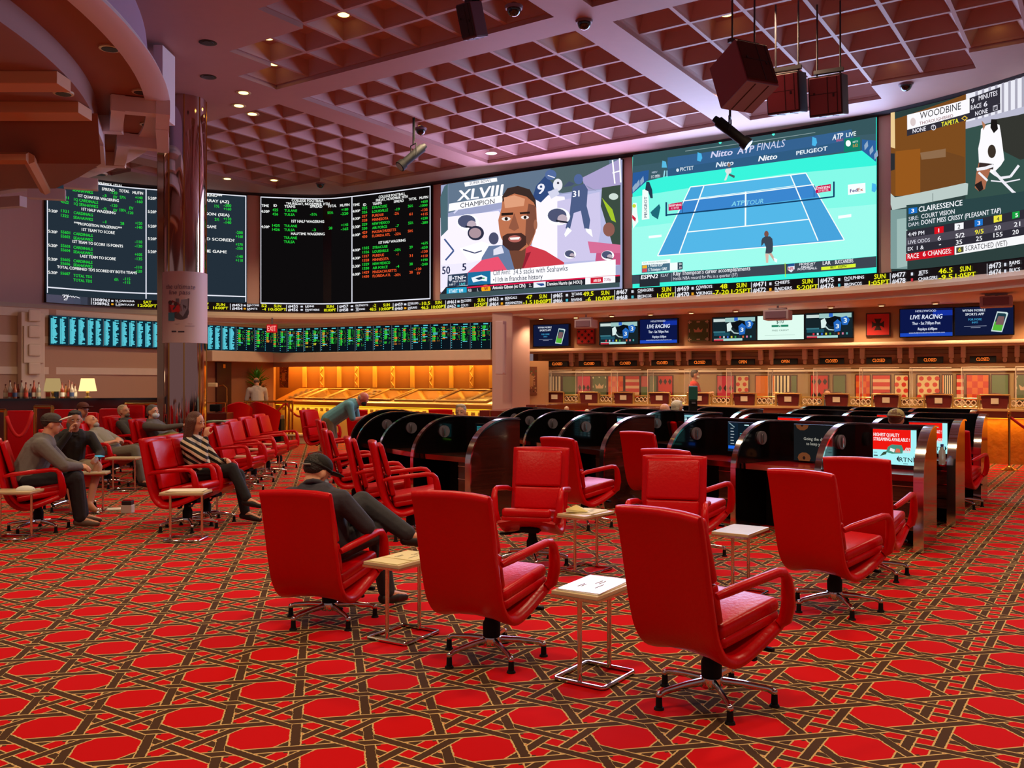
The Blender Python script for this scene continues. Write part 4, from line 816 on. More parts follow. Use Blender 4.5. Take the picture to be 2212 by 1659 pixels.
kn = {'vs':'black and cream striped','gr':'plain green','pk':'crimson panel with black marks','cr':'green crown','ch':'orange checkered','fl':'red and cream banded','di':'red diamond','dt':'red dotted cream','pg':'pink and green halved','or':'orange'}
SA = [(1178,1214,'vs'),(1216,1246,'gr'),(1248,1278,'pk'),(1280,1313,'cr'),(1314,1349,'ch'),(1351,1384,'fl'),(1386,1402,'pg'),(1404,1420,'gr'),(1422,1455,'di'),(1549,1588,'pk'),(1590,1619,'dt'),(1632,1662,'or'),(1667,1708,'vs'),(1710,1722,'gr'),(1751,1791,'di'),(1800,1828,'gr'),(1848,1881,'ch'),(1884,1925,'fl'),(1932,1963,'dt'),(1980,2031,'dt'),(2035,2058,'vs'),(2066,2083,'fl'),(2086,2138,'ch'),(2141,2180,'gr'),(2192,2240,'cr')]
for i, (a, b, k) in enumerate(SA): staff_art(a, b, k, '%s square on the staff wall, %s panel from the left' % (kn[k], WORDS[i]))
# counter
CP = Plan([(.3,22.95),(12.6,15.65)]); CS = lambda px: CP.hit(px)[0]
t = thing('betting_counter', 'long cream-topped betting counter with glowing orange stone front', 'counter', (CP.at(6).x, CP.at(6).y, 0))
tp(obj('counter_top', loft(CP, [(.05,1.03),(.05,1.075),(-.6,1.075),(-.6,1.03)], 0, CP.s[-1], 30, True), mat('cream_counter','dcb878',.3), t))
tp(obj('counter_band', loft(CP, [(0,.90),(0,1.03),(-.1,1.03),(-.1,.90)], 0, CP.s[-1], 30, True), mat('brown_band','9a5c3c',.4), t))
tp(obj('light_strip', loft(CP, [(-.15,.885),(-.15,.90),(-.2,.90),(-.2,.885)], 0, CP.s[-1], 30, True), glow('ffb028', 2.0), t))
tp(obj('stone_front', loft(CP, [(-.3,0),(-.3,.90),(-.4,.90),(-.4,0)], 0, CP.s[-1], 30, True), ROCK, t))
for s0, s1 in ((0,.5),(.5,1)):
    q0, q1 = CP.at(CP.s[-1]*s0+.3, -.17), CP.at(CP.s[-1]*s1-.3, -.17)
    lamp('counter_strip_light', 'AREA', ((q0.x+q1.x)/2,(q0.y+q1.y)/2,.88), 22, (1,.48,.08), .1, rot=(0,0,math.atan2(q1.y-q0.y,q1.x-q0.x)), sy=.1).data.size = (q1-q0).length
# downlights inside the window overhang and the staff area
for px in (1200,1420,1640,1860,2080,2260):
    q = TP.at(TS(px), -.9); lamp('window_downlight', 'SPOT', (q.x,q.y,2.85), 150, (1,.74,.42), .1, cone=R(140))
    q = TP.at(TS(px), .75); lamp('soffit_downlight', 'SPOT', (q.x,q.y,EYE+1.50), 150, (1,.62,.34), .1, cone=R(140))
# window signs, brackets, terminals, shields
SGN = [(1203,'CLOSED'),(1272,'CLOSED'),(1350,'CLOSED'),(1430,'CLOSED'),(1511,'CLOSED'),(1604,'OPEN'),(1696,'OPEN'),(1796,'CLOSED'),(1898,'CLOSED'),(2009,'CLOSED'),(2123,'CLOSED'),(2243,'CLOSED')]
TB0 = mat('terminal_brown','6a2420',.35); 
rg = {i: WORDS[i] for i in range(12)}
for i, (px, s_) in enumerate(SGN):
    D = TP.hit(px)[1]; hw = .245*F/D; zc = EYE+.43
    t = thing('led_sign', 'black %s sign in orange letters, %s betting window from the left' % (s_, rg[i]), 'sign', group='betting window signs'); q = TP.at(TS(px), -.02); t.location = (q.x,q.y,zc-.06)
    bm = NB(); on(bm, TP, px-hw*1.05, px+hw*1.05, zc-.065, zc+.065, .06, -.08, bev=.008); tp(obj('sign_case', bm, BLACK, t))
    c = Canvas(TP, -.016); w2 = hw*(.52 if s_ == 'CLOSED' else .36); c.ltext(px-w2, px+w2, zc-.032, zc+.035, s_, 'ff7a28', .03, lift=1); tp(c.done('lettering', t))
    if i < 11:
        mx = (px+SGN[i+1][0])/2; t2 = thing('bracket_pair', 'pair of cream scroll brackets above the counter, right of the %s window sign' % rg[i], 'bracket', group='overhang brackets'); q = TP.at(TS(mx)); t2.location = (q.x,q.y,EYE+.37)
        for dx in (-.12,.12):
            bm = NB(); d2 = dx*F/D; on(bm, TP, mx+d2-.05*F/D, mx+d2+.05*F/D, EYE+.47, EYE+.70, .12, -.26, bev=.015); on(bm, TP, mx+d2-.04*F/D, mx+d2+.04*F/D, EYE+.37, EYE+.47, .09, -.25, bev=.035); tp(obj('bracket', bm, CREAM, t2, smooth=40))
    # terminal on the counter
    D2 = CP.hit(px)[1]; hw2 = .21*F/D2; tx = px+{0:-10,1:-5,2:-8,3:-10,4:-6,5:0,6:3,7:8,8:14,9:17,10:25,11:34}[i]
    zt = 1.075; t3 = thing('betting_terminal', 'brown scalloped terminal back with paper slip on the counter, %s from the left' % rg[i], 'terminal', group='betting terminals'); q = CP.at(CS(tx), -.1); t3.location = (q.x,q.y,zt)
    a = CS(tx); bm = NB(); pr = [(-.21,0),(.21,0),(.24,.24),(.17,.25),(.10,.29),(0,.30),(-.10,.29),(-.17,.25),(-.24,.24)]
    pts = []
    for u_, v_ in pr: qq = CP.at(a+u_, -.12); pts.append((qq.x,qq.y,zt+v_))
    nrm = (CP.at(a,-.22)-CP.at(a,-.12)); prism(bm, pts, (nrm.x,nrm.y,0)); tp(obj('housing', bm, TB0, t3))
    bm = NB(); on(bm, CP, tx-.075*F/D2, tx+.075*F/D2, zt+.09, zt+.2, .008, -.115); tp(obj('paper_slip', bm, PAPER, t3))
    bm = NB()
    for sx in (-.26,.26): qa, qb = CP.at(a+sx,-.1), CP.at(a+sx*1.0,-.1); cyl(bm, (qa.x,qa.y,zt), (qb.x,qb.y,zt+.25), .016, n=8)
    qa, qb = CP.at(a-.26,-.1), CP.at(a+.26,-.1); cyl(bm, (qa.x,qa.y,zt+.265), (qb.x,qb.y,zt+.265), .014, n=8); tp(obj('brass_rail', bm, mat('pale_brass','e0b868',.3,.7), t3))
    t4 = thing('counter_grille', 'low cream scroll grille on the counter right of the %s terminal' % rg[i], 'grille', group='scroll grilles between terminals')
    a = CS(tx+(SGN[i+1][0]-px if i < 11 else 120)/2); q = CP.at(a,-.2); t4.location = (q.x,q.y,zt); bm = NB()
    for v in (.02,.19): qa, qb = CP.at(a-.22,-.2), CP.at(a+.22,-.2); cyl(bm, (qa.x,qa.y,zt+v), (qb.x,qb.y,zt+v), .014, n=6)
    for u_ in (-.22,.22): qa = CP.at(a+u_,-.2); cyl(bm, (qa.x,qa.y,zt), (qa.x,qa.y,zt+.26), .013, n=6)
    tp(obj('frame', bm, mat('pale_brass','e0b868',.3,.7), t4)); bm = NB()
    for k in (0,1):
        tube(bm, [(*CP.at(a-.2+.4*j/14,-.2), zt+.10+.055*sin(j/14*4*pi+k*pi)) for j in range(15)], .011, n=5)
    tp(obj('scroll', bm, CREAM, t4))
    # acrylic shield
    t5 = thing('acrylic_shield', 'clear acrylic sneeze shield above the counter at the %s window' % rg[i], 'sneeze shield', group='clear counter shields'); a = CS(px); q = CP.at(a,-.05); t5.location = (q.x,q.y,zt)
    bm = NB(); wv = .38; A_, B_, C_, D_ = CP.at(a-wv,-.06), CP.at(a+wv,-.06), CP.at(a+wv,-.42), CP.at(a-wv,-.42)
    for u, v in ((A_,B_),(B_,C_),(D_,A_)): bm.faces.new([bm.verts.new((u.x,u.y,zt+.27)), bm.verts.new((v.x,v.y,zt+.27)), bm.verts.new((v.x,v.y,zt+.78)), bm.verts.new((u.x,u.y,zt+.78))])
    tp(obj('sheet', bm, GLASSM, t5)); bm = NB()
    tube(bm, [(D_.x,D_.y,zt),(D_.x,D_.y,zt+.78),(A_.x,A_.y,zt+.80),(B_.x,B_.y,zt+.80)], .009, n=5); cyl(bm, (A_.x,A_.y,zt), (A_.x,A_.y,zt+.8), .007, n=5); tp(obj('edge', bm, EDGE, t5))
# televisions and square heraldic panels over the windows
def tv(x0, x1, yt, yb, label):
    t = thing('wall_television', label, 'television', group='televisions above the betting windows'); z1, z0 = wz(TP, x0, yt), wz(TP, x0, yb); q = TP.at(TS((x0+x1)/2), .1); t.location = (q.x,q.y,z0)
    bm = NB(); on(bm, TP, x0, x1, z0, z1, .09, .02, bev=.012); tp(obj('housing', bm, SCRB, t)); c = Canvas(TP, .113); return t, c, x0, x1, z0, z1
def wynn(V):
    t, c, x0, x1, z0, z1 = V; w_ = x1-x0; h = z1-z0; X = lambda f: x0+w_*f; Z = lambda f: z0+h*f
    c.lev(X(.02), X(.98), Z(.03), Z(.97), '10183a', 0); c.ltext(X(.14), X(.52), Z(.82), Z(.90), 'WYNN MOBILE', 'dce4f0', .03, lift=2); c.ltext(X(.19), X(.5), Z(.69), Z(.77), 'SPORTS APP', 'dce4f0', .03, lift=2)
    c.ltext(X(.24), X(.46), Z(.52), Z(.59), 'FOR MORE', '3c98c8', .03, lift=2); c.ltext(X(.3), X(.4), Z(.42), Z(.48), 'INFO', '3c98c8', .03, lift=2); c.lev(X(.17), X(.54), Z(.32), Z(.335), '9098b0', 2); c.lev(X(.28), X(.44), Z(.27), Z(.285), '9098b0', 2)
    a = TS(X(.72)); u = TS(x1)-TS(x0)
    def pl(pts, col, l): c.put([([(TS(x0)+u*p[0], Z(p[1])) for p in pts], [tuple(range(len(pts)))])], col, l)
    pl([(.62,.14),(.80,.1),(.90,.72),(.88,.76),(.72,.80)],'c8dcdc',2); pl([(.64,.18),(.79,.14),(.87,.68),(.85,.72),(.73,.75)],'1c3c48',3); pl([(.64,.18),(.79,.14),(.83,.42),(.68,.46)],'58b838',4); pl([(.69,.36),(.82,.34),(.84,.62),(.74,.64)],'7a5a5c',5)
    tp(c.done('screen_graphics', t))
def live(V):
    t, c, x0, x1, z0, z1 = V; w_ = x1-x0; h = z1-z0; X = lambda f: x0+w_*f; Z = lambda f: z0+h*f
    c.lev(X(.02), X(.98), Z(.03), Z(.97), '0c1648', 0); c.lev(X(.02), X(.98), Z(.03), Z(.15), '1c48c0', 1); c.lev(X(.62), X(.98), Z(.72), Z(.9), '1430a0', 1)
    c.ltext(X(.3), X(.68), Z(.86), Z(.93), 'HOLLYWOOD', 'c8d0e8', .03, lift=2); c.ltext(X(.2), X(.8), Z(.62), Z(.77), 'LIVE RACING', 'dce4f8', .03, .2, lift=2); c.ltext(X(.24), X(.76), Z(.43), Z(.53), 'Thur - Sat 7:00pm Post', 'dce4f8', .03, lift=2)
    c.ltext(X(.34), X(.7), Z(.24), Z(.33), 'Replays 6:00pm', 'dce4f8', .03, .2, lift=2); c.ltext(X(.18), X(.84), Z(.13), Z(.18), 'www.hollywoodcasinocharlestown.com', 'b8c4e0', .03, lift=2); tp(c.done('screen_graphics', t))
def horse(V):
    t, c, x0, x1, z0, z1 = V; w_ = x1-x0; h = z1-z0; X = lambda f: x0+w_*f; Z = lambda f: z0+h*f; a = TS(x0); u = TS(x1)-a
    def pl(pts, col, l): c.put([([(a+u*p[0], Z(p[1])) for p in pts], [tuple(range(len(pts)))])], col, l)
    c.lev(X(.02), X(.98), Z(.03), Z(.97), '16242a', 0); c.lev(X(.3), X(.96), Z(.78), Z(.95), '9cc4c0', 1); c.lev(X(.04), X(.3), Z(.8), Z(.92), 'c8d8d4', 2); c.lev(X(.5), X(.58), Z(.82), Z(.95), '2c64c8', 3); c.lev(X(.04), X(.3), Z(.36), Z(.42), '3c7480', 2)
    pl([(.34,.7),(.42,.78),(.46,.6),(.42,.42),(.35,.4)],'dcf0ec',3); pl([(.46,.75),(.62,.85),(.75,.8),(.7,.5),(.55,.45),(.45,.6)],'0c1014',2); pl([(.6,.6),(.68,.72),(.76,.6),(.74,.28),(.62,.25)],'2468c0',3); pl([(.74,.78),(.86,.84),(.93,.7),(.88,.5),(.78,.5)],'2468c0',3)
    c.ltext(X(.64), X(.71), Z(.38), Z(.54), '3', 'e8f4f4', .04, lift=5); c.ltext(X(.8), X(.87), Z(.58), Z(.76), '3', 'e8f4f4', .04, lift=5)
    pl([(.42,.45),(.5,.32),(.6,.3),(.62,.33),(.51,.36),(.44,.5)],'b8d0d0',4)
    c.lev(X(.05), X(.4), Z(.24), Z(.36), '1c5060', 2); c.lev(X(.05), X(.68), Z(.03), Z(.12), 'a8d8d4', 2); c.lev(X(.05), X(.26), Z(.03), Z(.10), 'c03040', 3)
    for k in range(9): c.lev(X(.17+k*.085), X(.205+k*.085), Z(.14), Z(.22), ['d83040','c8d8e0','3868d0','d8d040','40a050','303438','d86030','d880a0','50a0a0'][k], 3)
    tp(c.done('screen_graphics', t))
wynn(tv(1156,1234,702,750,'small television with a phone app advert, leftmost above the windows'))
horse(tv(1298,1384,696,746,'television with horse race picture, left of the first live racing screen'))
live(tv(1385,1468,690,744,'television reading live racing, above the fourth betting window'))
horse(tv(1541,1638,686,739,'television with horse picture, left of the white screen'))
V = tv(1638.5,1740,682,737,'white television with a green ribbon advert behind the hanging speaker')
t_, c, x0, x1, z0, z1 = V; c.lev(x0+1, x1-1, z0+.02, z1-.02, 'e0fcf0', 0); Zf = lambda f: z0+(z1-z0)*f; c.ltext(1680,1696,Zf(.66),Zf(.8),'$10','48645c',.02,lift=2); c.lev(1670,1706,Zf(.52),Zf(.6),'208060',2); c.ltext(1683,1692,Zf(.53),Zf(.6),'75','e0fcf0',.02,lift=3); c.ltext(1671,1707,Zf(.36),Zf(.42),'FREE CREDIT','58786c',.0,lift=2); c.lev(1655,1720,Zf(.2),Zf(.21),'a8c8bc',2); tp(c.done('screen_graphics', t_))
horse(tv(1740.5,1846,677,733,'television with horse picture, right of the white screen'))
live(tv(1944,2061,668,730,'larger television reading live racing, right of the red cross panel'))
wynn(tv(2061.5,2192,664,727,'dark television with a phone app advert, rightmost above the windows'))
def her(x0, x1, yt, yb, kind, label):
    t = thing('heraldic_panel', label, 'wall panel', group='square panels between televisions'); z1, z0 = wz(TP, x0, yt), wz(TP, x0, yb); q = TP.at(TS((x0+x1)/2), .03); t.location = (q.x,q.y,z0)
    bm = NB(); on(bm, TP, x0, x1, z0, z1, .04, .0, bev=.006); tp(obj('frame', bm, mat('panel_'+kind, {'di':'8c2418','cr':'77784a','cx':'2c1210'}[kind], .5), t)); c = Canvas(TP, .043); c.emit = False
    w_ = x1-x0; h = z1-z0; a = TS(x0); u = TS(x1)-a
    def pl(pts, col, l): c.put([([(a+u*p[0], z0+h*p[1]) for p in pts], [tuple(range(len(pts)))])], col, l)
    pl([(.05,.05),(.95,.05),(.95,.95),(.05,.95)], {'di':'c8241c','cr':'4c6030','cx':'d0201c'}[kind], 1)
    if kind == 'di':
        for i in range(5):
            for j in range(4):
                cx, cy = .14+i*.18, .17+j*.22; pl([(cx-.075,cy),(cx,cy-.1),(cx+.075,cy),(cx,cy+.1)], '24100e' if (i+j) % 2 else 'd83028', 2)
    if kind == 'cr':
        pl([(.32,.42),(.66,.42),(.72,.6),(.59,.52),(.5,.66),(.41,.52),(.28,.6)],'d8a888',2)
        for f in (.1,.5,.9):
            for p in ((f-.08,.88,f+.08,.93),(f-.08,.07,f+.08,.12),(.06,f-.08,.11,f+.08),(.89,f-.08,.94,f+.08)): pl([(p[0],p[1]),(p[2],p[1]),(p[2],p[3]),(p[0],p[3])],'dcc8a8',2)
    if kind == 'cx':
        for k in range(4):
            R_ = lambda x, y: (.5+(x*cos(k*pi/2)-y*sin(k*pi/2))*.95, .5+(x*sin(k*pi/2)+y*cos(k*pi/2))*.95); pl([R_(-.05,0),R_(.05,0),R_(.07,.15),R_(.16,.27),R_(0,.25),R_(-.16,.27),R_(-.07,.15)],'2c1614',2)
    tp(c.done('pattern', t))
her(1247,1286,711,744,'di','red and black diamond panel under the leftmost hanging speaker'); her(1487,1533,692,738,'cr','green panel with a crown between two television groups'); her(1871,1924,677,727,'cx','red square panel with a dark cross between televisions')
# ------------------------------------------------------------ small round lights of the soffit
SF = lambda px: (EYE+1.50)
for i, px in enumerate((1198,1272,1348,1430,1516,1610,1706,1810,1916,2029,2148)):
    q = TP.at(TS(px), .7); t = thing('soffit_light', 'tiny warm light in the soffit above the televisions, %s from the left' % WORDS[i], 'ceiling light', (q.x,q.y,EYE+1.515), group='soffit lights'); bm = NB(); lathe(bm, [(.06,-.03),(.075,-.02),(.075,0)], n=12); obj('trim_ring', bm, LMAT, t); bm = NB(); lathe(bm, [(.045,-.034),(.045,-.03)], n=12); obj('lamp_face', bm, glow('ffd890',4), t)
# ------------------------------------------------------------ circular drop canopy, top left
t = thing('ceiling_canopy', 'large round dropped ceiling canopy with white fret trim, top left', 'ceiling canopy', (DRC.x, DRC.y, 5.3)); Zc = EYE+4.0
def ring(prof, m, name, n=128, a0=-pi*.55, a1=pi*.75, par=None, sm=None):
    bm = NB(); rows_ = []
    for k in range(n+1):
        an = a0+(a1-a0)*k/n; rows_.append([bm.verts.new((DRC.x+r*cos(an), DRC.y+r*sin(an), z)) for r, z in prof])
    for A, B in zip(rows_, rows_[1:]):
        for i in range(len(prof)-1): bm.faces.new((A[i],A[i+1],B[i+1],B[i]))
    o = obj(name, bm, m, par, smooth=sm, norm=False)
    if par is not None: tp(o)
    return o
DR = DRR
ring([(DR-.32,CEIL),(DR-.25,Zc+.15)], mat('canopy_fascia','a88aa0',.6), 'fascia', par=t, sm=30)
ring([(DR-.26,Zc+.16),(DR-.10,Zc+.15),(DR-.06,Zc+.11),(DR-.10,Zc+.08),(DR-.02,Zc+.05),(DR,Zc+.0),(DR-.08,Zc-.03),(DR-.33,Zc-.03),(DR-.33,Zc+.02)], WHITE, 'rim_moulding', par=t, sm=30)
ring([(DR-.3,Zc+.02),(DR-1.0,Zc+.02)], BROWNC, 'soffit', par=t)
ring([(DR-.99,Zc+.02),(DR-1.02,Zc-.26),(DR-1.12,Zc-.28),(.1,Zc-.28)], mat('inner_band','9a7064',.65), 'inner_band', par=t, sm=30)
for D0, D1 in ((11.0,11.35),(12.2,12.6)):
    bm = NB(); xr = DRC.x+math.sqrt(max(0,(DR-1.05)**2-(D1-DRC.y)**2)); box(bm, ((xr+.06-15)/2, (D0+D1)/2, Zc-.355), (xr+.06+15, D1-D0, .15), bev=.01); tp(obj('beam', bm, mat('beam_cream','d8a070',.6), t))
# hanging hood
bm = NB(); top = [(-5.75,12.75),(-6.3,13.5),(-7.3,14.55),(-12.5,14.4),(-12.5,12.65)]; bot = [(-5.95,13.3),(-6.7,14.2),(-7.45,15.0),(-12.5,15.0),(-12.5,13.2)]
tv_ = [bm.verts.new((*p, Zc-.28)) for p in top]; bv = [bm.verts.new((*p, Zc-.85)) for p in bot]; bm.faces.new(tv_); bm.faces.new(bv[::-1])
for k in range(5): bm.faces.new((tv_[k], tv_[(k+1)%5], bv[(k+1)%5], bv[k]))
tp(obj('hood', bm, mat('hood_brown','946450',.7), t))
bm = NB(); 
pts = [P(0,336,14.0),P(62,338,14.3),P(100,412,15.1)]
for a, b in ((P(-80,342,12.92),P(62,342,12.92)),(P(62,342,12.92),P(98,410,15.0))): cyl(bm, a, b, .085, n=6)
tp(obj('hood_frame', bm, mat('beam_cream','d8a070',.6), t))
def fret(pts, name='fret_bracket', w_=.11, dz=0):
    bm = NB()
    for kk, ((x0,y0,d0),(x1,y1,d1)) in enumerate(zip(pts, pts[1:])):
        a, b = P(x0,y0,d0), P(x1,y1,d1); d = b-a; M_ = Matrix.Translation((a+b)/2) @ Matrix.Rotation(math.atan2(d.y,d.x),4,'Z'); 
        r = bmesh.ops.create_cube(bm, size=1, matrix=M_ @ Matrix.Diagonal((d.xy.length+w_*1.7, w_*1.7*(1-.04*kk), w_*1.9*(1+.09*kk), 1)))
    tp(obj(name, bm, WHITE, t, smooth=35))
def pz(px, py, dl): D = dl*F/(HY-py); return (px, py, D)
fret([pz(352,235,3.9),pz(255,226,3.9),pz(250,270,3.9),pz(208,268,3.9)]); fret([pz(352,312,3.9),pz(266,304,3.9),pz(258,346,3.9),pz(215,344,3.9)])
fret([pz(352,235,3.89),pz(350,268,3.89),pz(352,312,3.89)]); fret([pz(196,262,3.75),pz(210,300,3.72),pz(215,344,3.7)])
fret([pz(150,398,3.7),pz(200,396,3.75)]); fret([pz(72,420,3.6),pz(130,418,3.65)]); fret([pz(-20,440,3.6),pz(42,436,3.6)])
bm = NB(); a, b = P(355,110,13.6), P(355,262,13.6); box(bm, ((a.x+b.x)/2,13.6,(a.z+b.z)/2), (.14,.5,a.z-b.z), bev=.01); tp(obj('drop_post', bm, WHITE, t))
for i, (px, py, dl) in enumerate(((237,106,4.0),(305,200,4.0),(320,270,4.0),(283,335,4.0),(217,377,4.0),(137,203,3.7))):
    D = dl*F/(HY-py); tt = thing('canopy_light', 'dark unlit round light on the canopy underside, %s in order from the top' % WORDS[i], 'ceiling light', ((px-CX)*D/F, D, EYE+dl+(.0 if i < 5 else 0)), group='canopy lights'); bm = NB(); lathe(bm, [(.10,-.004),(.125,-.002),(.125,.03)], n=16); obj('trim_ring', bm, LMAT, tt); bm = NB(); lathe(bm, [(.095,-.008),(.095,-.004)], n=16); obj('lamp_face', bm, LDK, tt)
lamp('canopy_uplight', 'AREA', (-9, 11.5, 3.6), 40, (1,.5,.2), 1.5, rot=(pi,0,0)) if False else None
# ------------------------------------------------------------ mirrored column with wrap sign
CX0, CY0, CR = -5.73, 16.1, .355
MIR = mat('bronze_mirror','c9a79c',.07,1)
t = thing('mirrored_column', 'round bronze mirrored column from floor to ceiling', 'column', (CX0, CY0, 0)); bm = NB(); n = 48
lathe(bm, [(CR+.06,0),(CR+.06,.2),(CR,.22),(CR,CEIL)], n=n); obj('shaft', bm, MIR, t, smooth=30)
bm = NB()
for k in range(8): an = 2*pi*k/8+.3; cyl(bm, (CR*cos(an)*1.005, CR*sin(an)*1.005, .22), (CR*cos(an)*1.005, CR*sin(an)*1.005, CEIL), .012, n=5)
obj('shaft_beads', bm, BRASS, t)
bm = NB(); box(bm, (-.33,.02,CEIL/2), (.22,.3,CEIL-.02), bev=.01); obj('side_pilaster', bm, mat('bronze_mirror_dull','a8886c',.15,1), t)
z0, z1 = 2.265, 3.49
t = thing('column_sign', 'pale wrap-around advertising sign on the mirrored column', 'sign', (CX0, CY0, z0)); bm = NB(); lathe(bm, [(CR+.012,0),(CR+.02,0),(CR+.02,z1-z0),(CR+.012,z1-z0)], n=48); obj('sign_sleeve', bm, mat('sleeve_lilac','cdb4b4',.55), t, smooth=30)
CC = Plan([(CX0+(CR+.022)*cos(a), CY0+(CR+.022)*sin(a)) for a in [pi+pi*k/40 for k in range(41)]])
class CCv(Canvas):
    def sz(s, px, py):
        px = s.T[0]+px/s.T[2]; py = s.T[1]+py/s.T[2]; k = (px-CX)/F
        # nearest crossing of the sight ray with the round sleeve
        A = 1+k*k; B = -2*(CX0*k+CY0); C_ = CX0**2+CY0**2-(CR+.022)**2; D = (-B-math.sqrt(max(0,B*B-4*A*C_)))/(2*A)
        an = math.atan2(D-CY0, k*D-CX0); an = an if an > 0 else an+2*pi
        return (an-pi)*(CR+.022), EYE+(HY-py)*D/F
c = CCv(CC, .002, lay=.0015); c.emit = False; c.T = (0,360,3.95)
c.poly([(1500,1125),(1615,1125),(1608,1240),(1600,1290),(1560,1305),(1500,1290)],'6e6470',1)
c.ell(1540,1240,72,66,'4c4048',lift=2); c.poly([(1440,1165),(1470,1140),(1520,1160),(1545,1190),(1550,1230),(1500,1262),(1440,1240)],'8c3038',3); c.poly([(1450,1180),(1530,1185),(1540,1235),(1470,1245)],'c8282c',4); c.ell(1455,1160,16,18,'4a3030',lift=5); c.ell(1500,1172,16,16,'4a3030',lift=5); c.poly([(1545,1135),(1605,1130),(1600,1210),(1560,1280),(1530,1250)],'8a8490',3)
c.poly([(1440,1245),(1492,1245),(1492,1315),(1440,1315)],'3c7890',6)
c.text(1420,1045,1665,42,'the ultimate','705c74',.0,.1,lift=2); c.text(1445,1090,1622,38,'line pass','705c74',.0,.1,lift=2)
c.poly([(1465,1400),(1505,1400),(1505,1412),(1465,1412)],'3c3440',2); c.poly([(1520,1402),(1573,1402),(1573,1414),(1520,1414)],'3c3440',2); c.poly([(1490,1340),(1640,1340),(1640,1344),(1490,1344)],'b09aa0',2); c.poly([(1578,1358),(1660,1358),(1660,1361),(1578,1361)],'8a7480',2)
tp(c.done('print', t))
# ------------------------------------------------------------ hanging speakers and lights
SPR = mat('speaker_paint','8a4a52',.55); SPF = mat('speaker_front','7a3028',.8,bump=(60,.3)); SPD = mat('speaker_side','2a1c22',.6); SPU = mat('speaker_grey','9a9cb8',.5)
def hang_speaker(label, px, py, D, w_, h_, d_, rz, tilt, mats, cab=True):
    c0 = P(px, py, D); t = thing('hanging_speaker', label, 'speaker', c0, rz, group='speakers hung from the coffered ceiling')
    Rm = Matrix.Rotation(tilt, 4, 'X'); bm = NB(); box(bm, (0,0,0), (w_,d_,h_), m=None, bev=.01); bmesh.ops.transform(bm, matrix=Rm, verts=bm.verts); obj('cabinet', bm, mats[0], t)
    bm = NB(); box(bm, (0,-d_/2-.012,0), (w_*.92,.024,h_*.92), bev=.008); bmesh.ops.transform(bm, matrix=Rm, verts=bm.verts); obj('front_panel', bm, mats[1], t)
    bm = NB()
    for xx in (.08,.36): box(bm, (w_*xx,-d_/2-.026,0), (.010,.006,h_*.9))
    box(bm, (-w_*.05,-d_/2-.026,.02), (w_*.82,.006,.006)); box(bm, (w_*.25,-d_/2-.03,-.01), (.02,.012,.04)); box(bm, (-w_*.32,-d_/2-.03,.03), (.02,.012,.03)); bmesh.ops.transform(bm, matrix=Rm, verts=bm.verts); obj('seam_strip', bm, SPD, t)
    bm = NB()
    for k in (-.2,.2): box(bm, (w_*k,-.0,-h_/2-.012), (.014,d_*.9,.006))
    bmesh.ops.transform(bm, matrix=Rm, verts=bm.verts); obj('underside_slot', bm, SPD, t); bm = NB(); box(bm, (0,0,-h_/2-.005), (w_*.98,d_*.98,.01)); bmesh.ops.transform(bm, matrix=Rm, verts=bm.verts); obj('underside_panel', bm, SPU, t)
    bm = NB(); 
    for sx in (-.35,.35): cyl(bm, (sx*w_,0,h_*.4), (sx*w_,0,CEIL+.1-c0.z), .012, n=6)
    box(bm, (0,0,h_*.52+abs(math.sin(tilt))*d_*.5), (w_*.9,.06,.05)); obj('hanging_frame', bm, SPD, t)
    return t
hang_speaker('large brown hanging speaker tilted sideways, left of the two boxes', 1606, 166, 11.6, .50, .62, .55, R(25), R(-22), (SPR, mat('grille_brown','4a1c12',.9,bump=(120,.3))))
hang_speaker('middle hanging speaker box with reddish back panel', 1700, 202, 12.2, .42, .50, .55, R(-28), R(14), (SPD, SPR))
hang_speaker('rightmost hanging speaker box with reddish back panel', 1790, 207, 12.2, .42, .50, .55, R(-28), R(14), (SPD, SPR))
t = hang_speaker('dark hanging speaker at the top edge of the picture, in front of the coffers', 1020, 44, 11.6, .22, .42, .26, R(-35), R(20), (mat('speaker_dusk','5a3446',.5), SPD))
def stage(label, px, py, D, az, sc=1):
    c0 = P(px, py, D); t = thing('stage_lamp', label, 'stage lamp', c0, az, group='black stage lamps on the ceiling')
    bm = NB(); a, b = Vector((0,.18,.20)), Vector((0,-.20,-.14)); cyl(bm, a, b, .085, .075, 14); cyl(bm, b, b+(b-a).normalized()*.1, .10, .105, 14); cyl(bm, a, a-(b-a).normalized()*.08, .06, .05, 12); obj('lamp_body', bm, BLACK, t, smooth=40)
    bm = NB(); e = b+(b-a).normalized()*.101; cyl(bm, e, e+(b-a).normalized()*.006, .085, n=14); obj('lens', bm, mat('lens_blue','8fb4c8',.1,.3), t)
    bm = NB(); tube(bm, [(-.12,0,.02),(-.12,0,.24),(.12,0,.24),(.12,0,.02)], .012, n=6); cyl(bm, (0,0,.24), (0,0,CEIL-c0.z), .018, n=8); cyl(bm, (.05,0,.3), (.05,0,CEIL-c0.z), .012, n=6); obj('yoke', bm, BLACK, t)
stage('black stage lamp above the football screen, aimed down left', 893, 340, 17.2, R(-60)); stage('black stage lamp above the tennis screen, aimed down right', 1577, 288, 14.2, R(70))
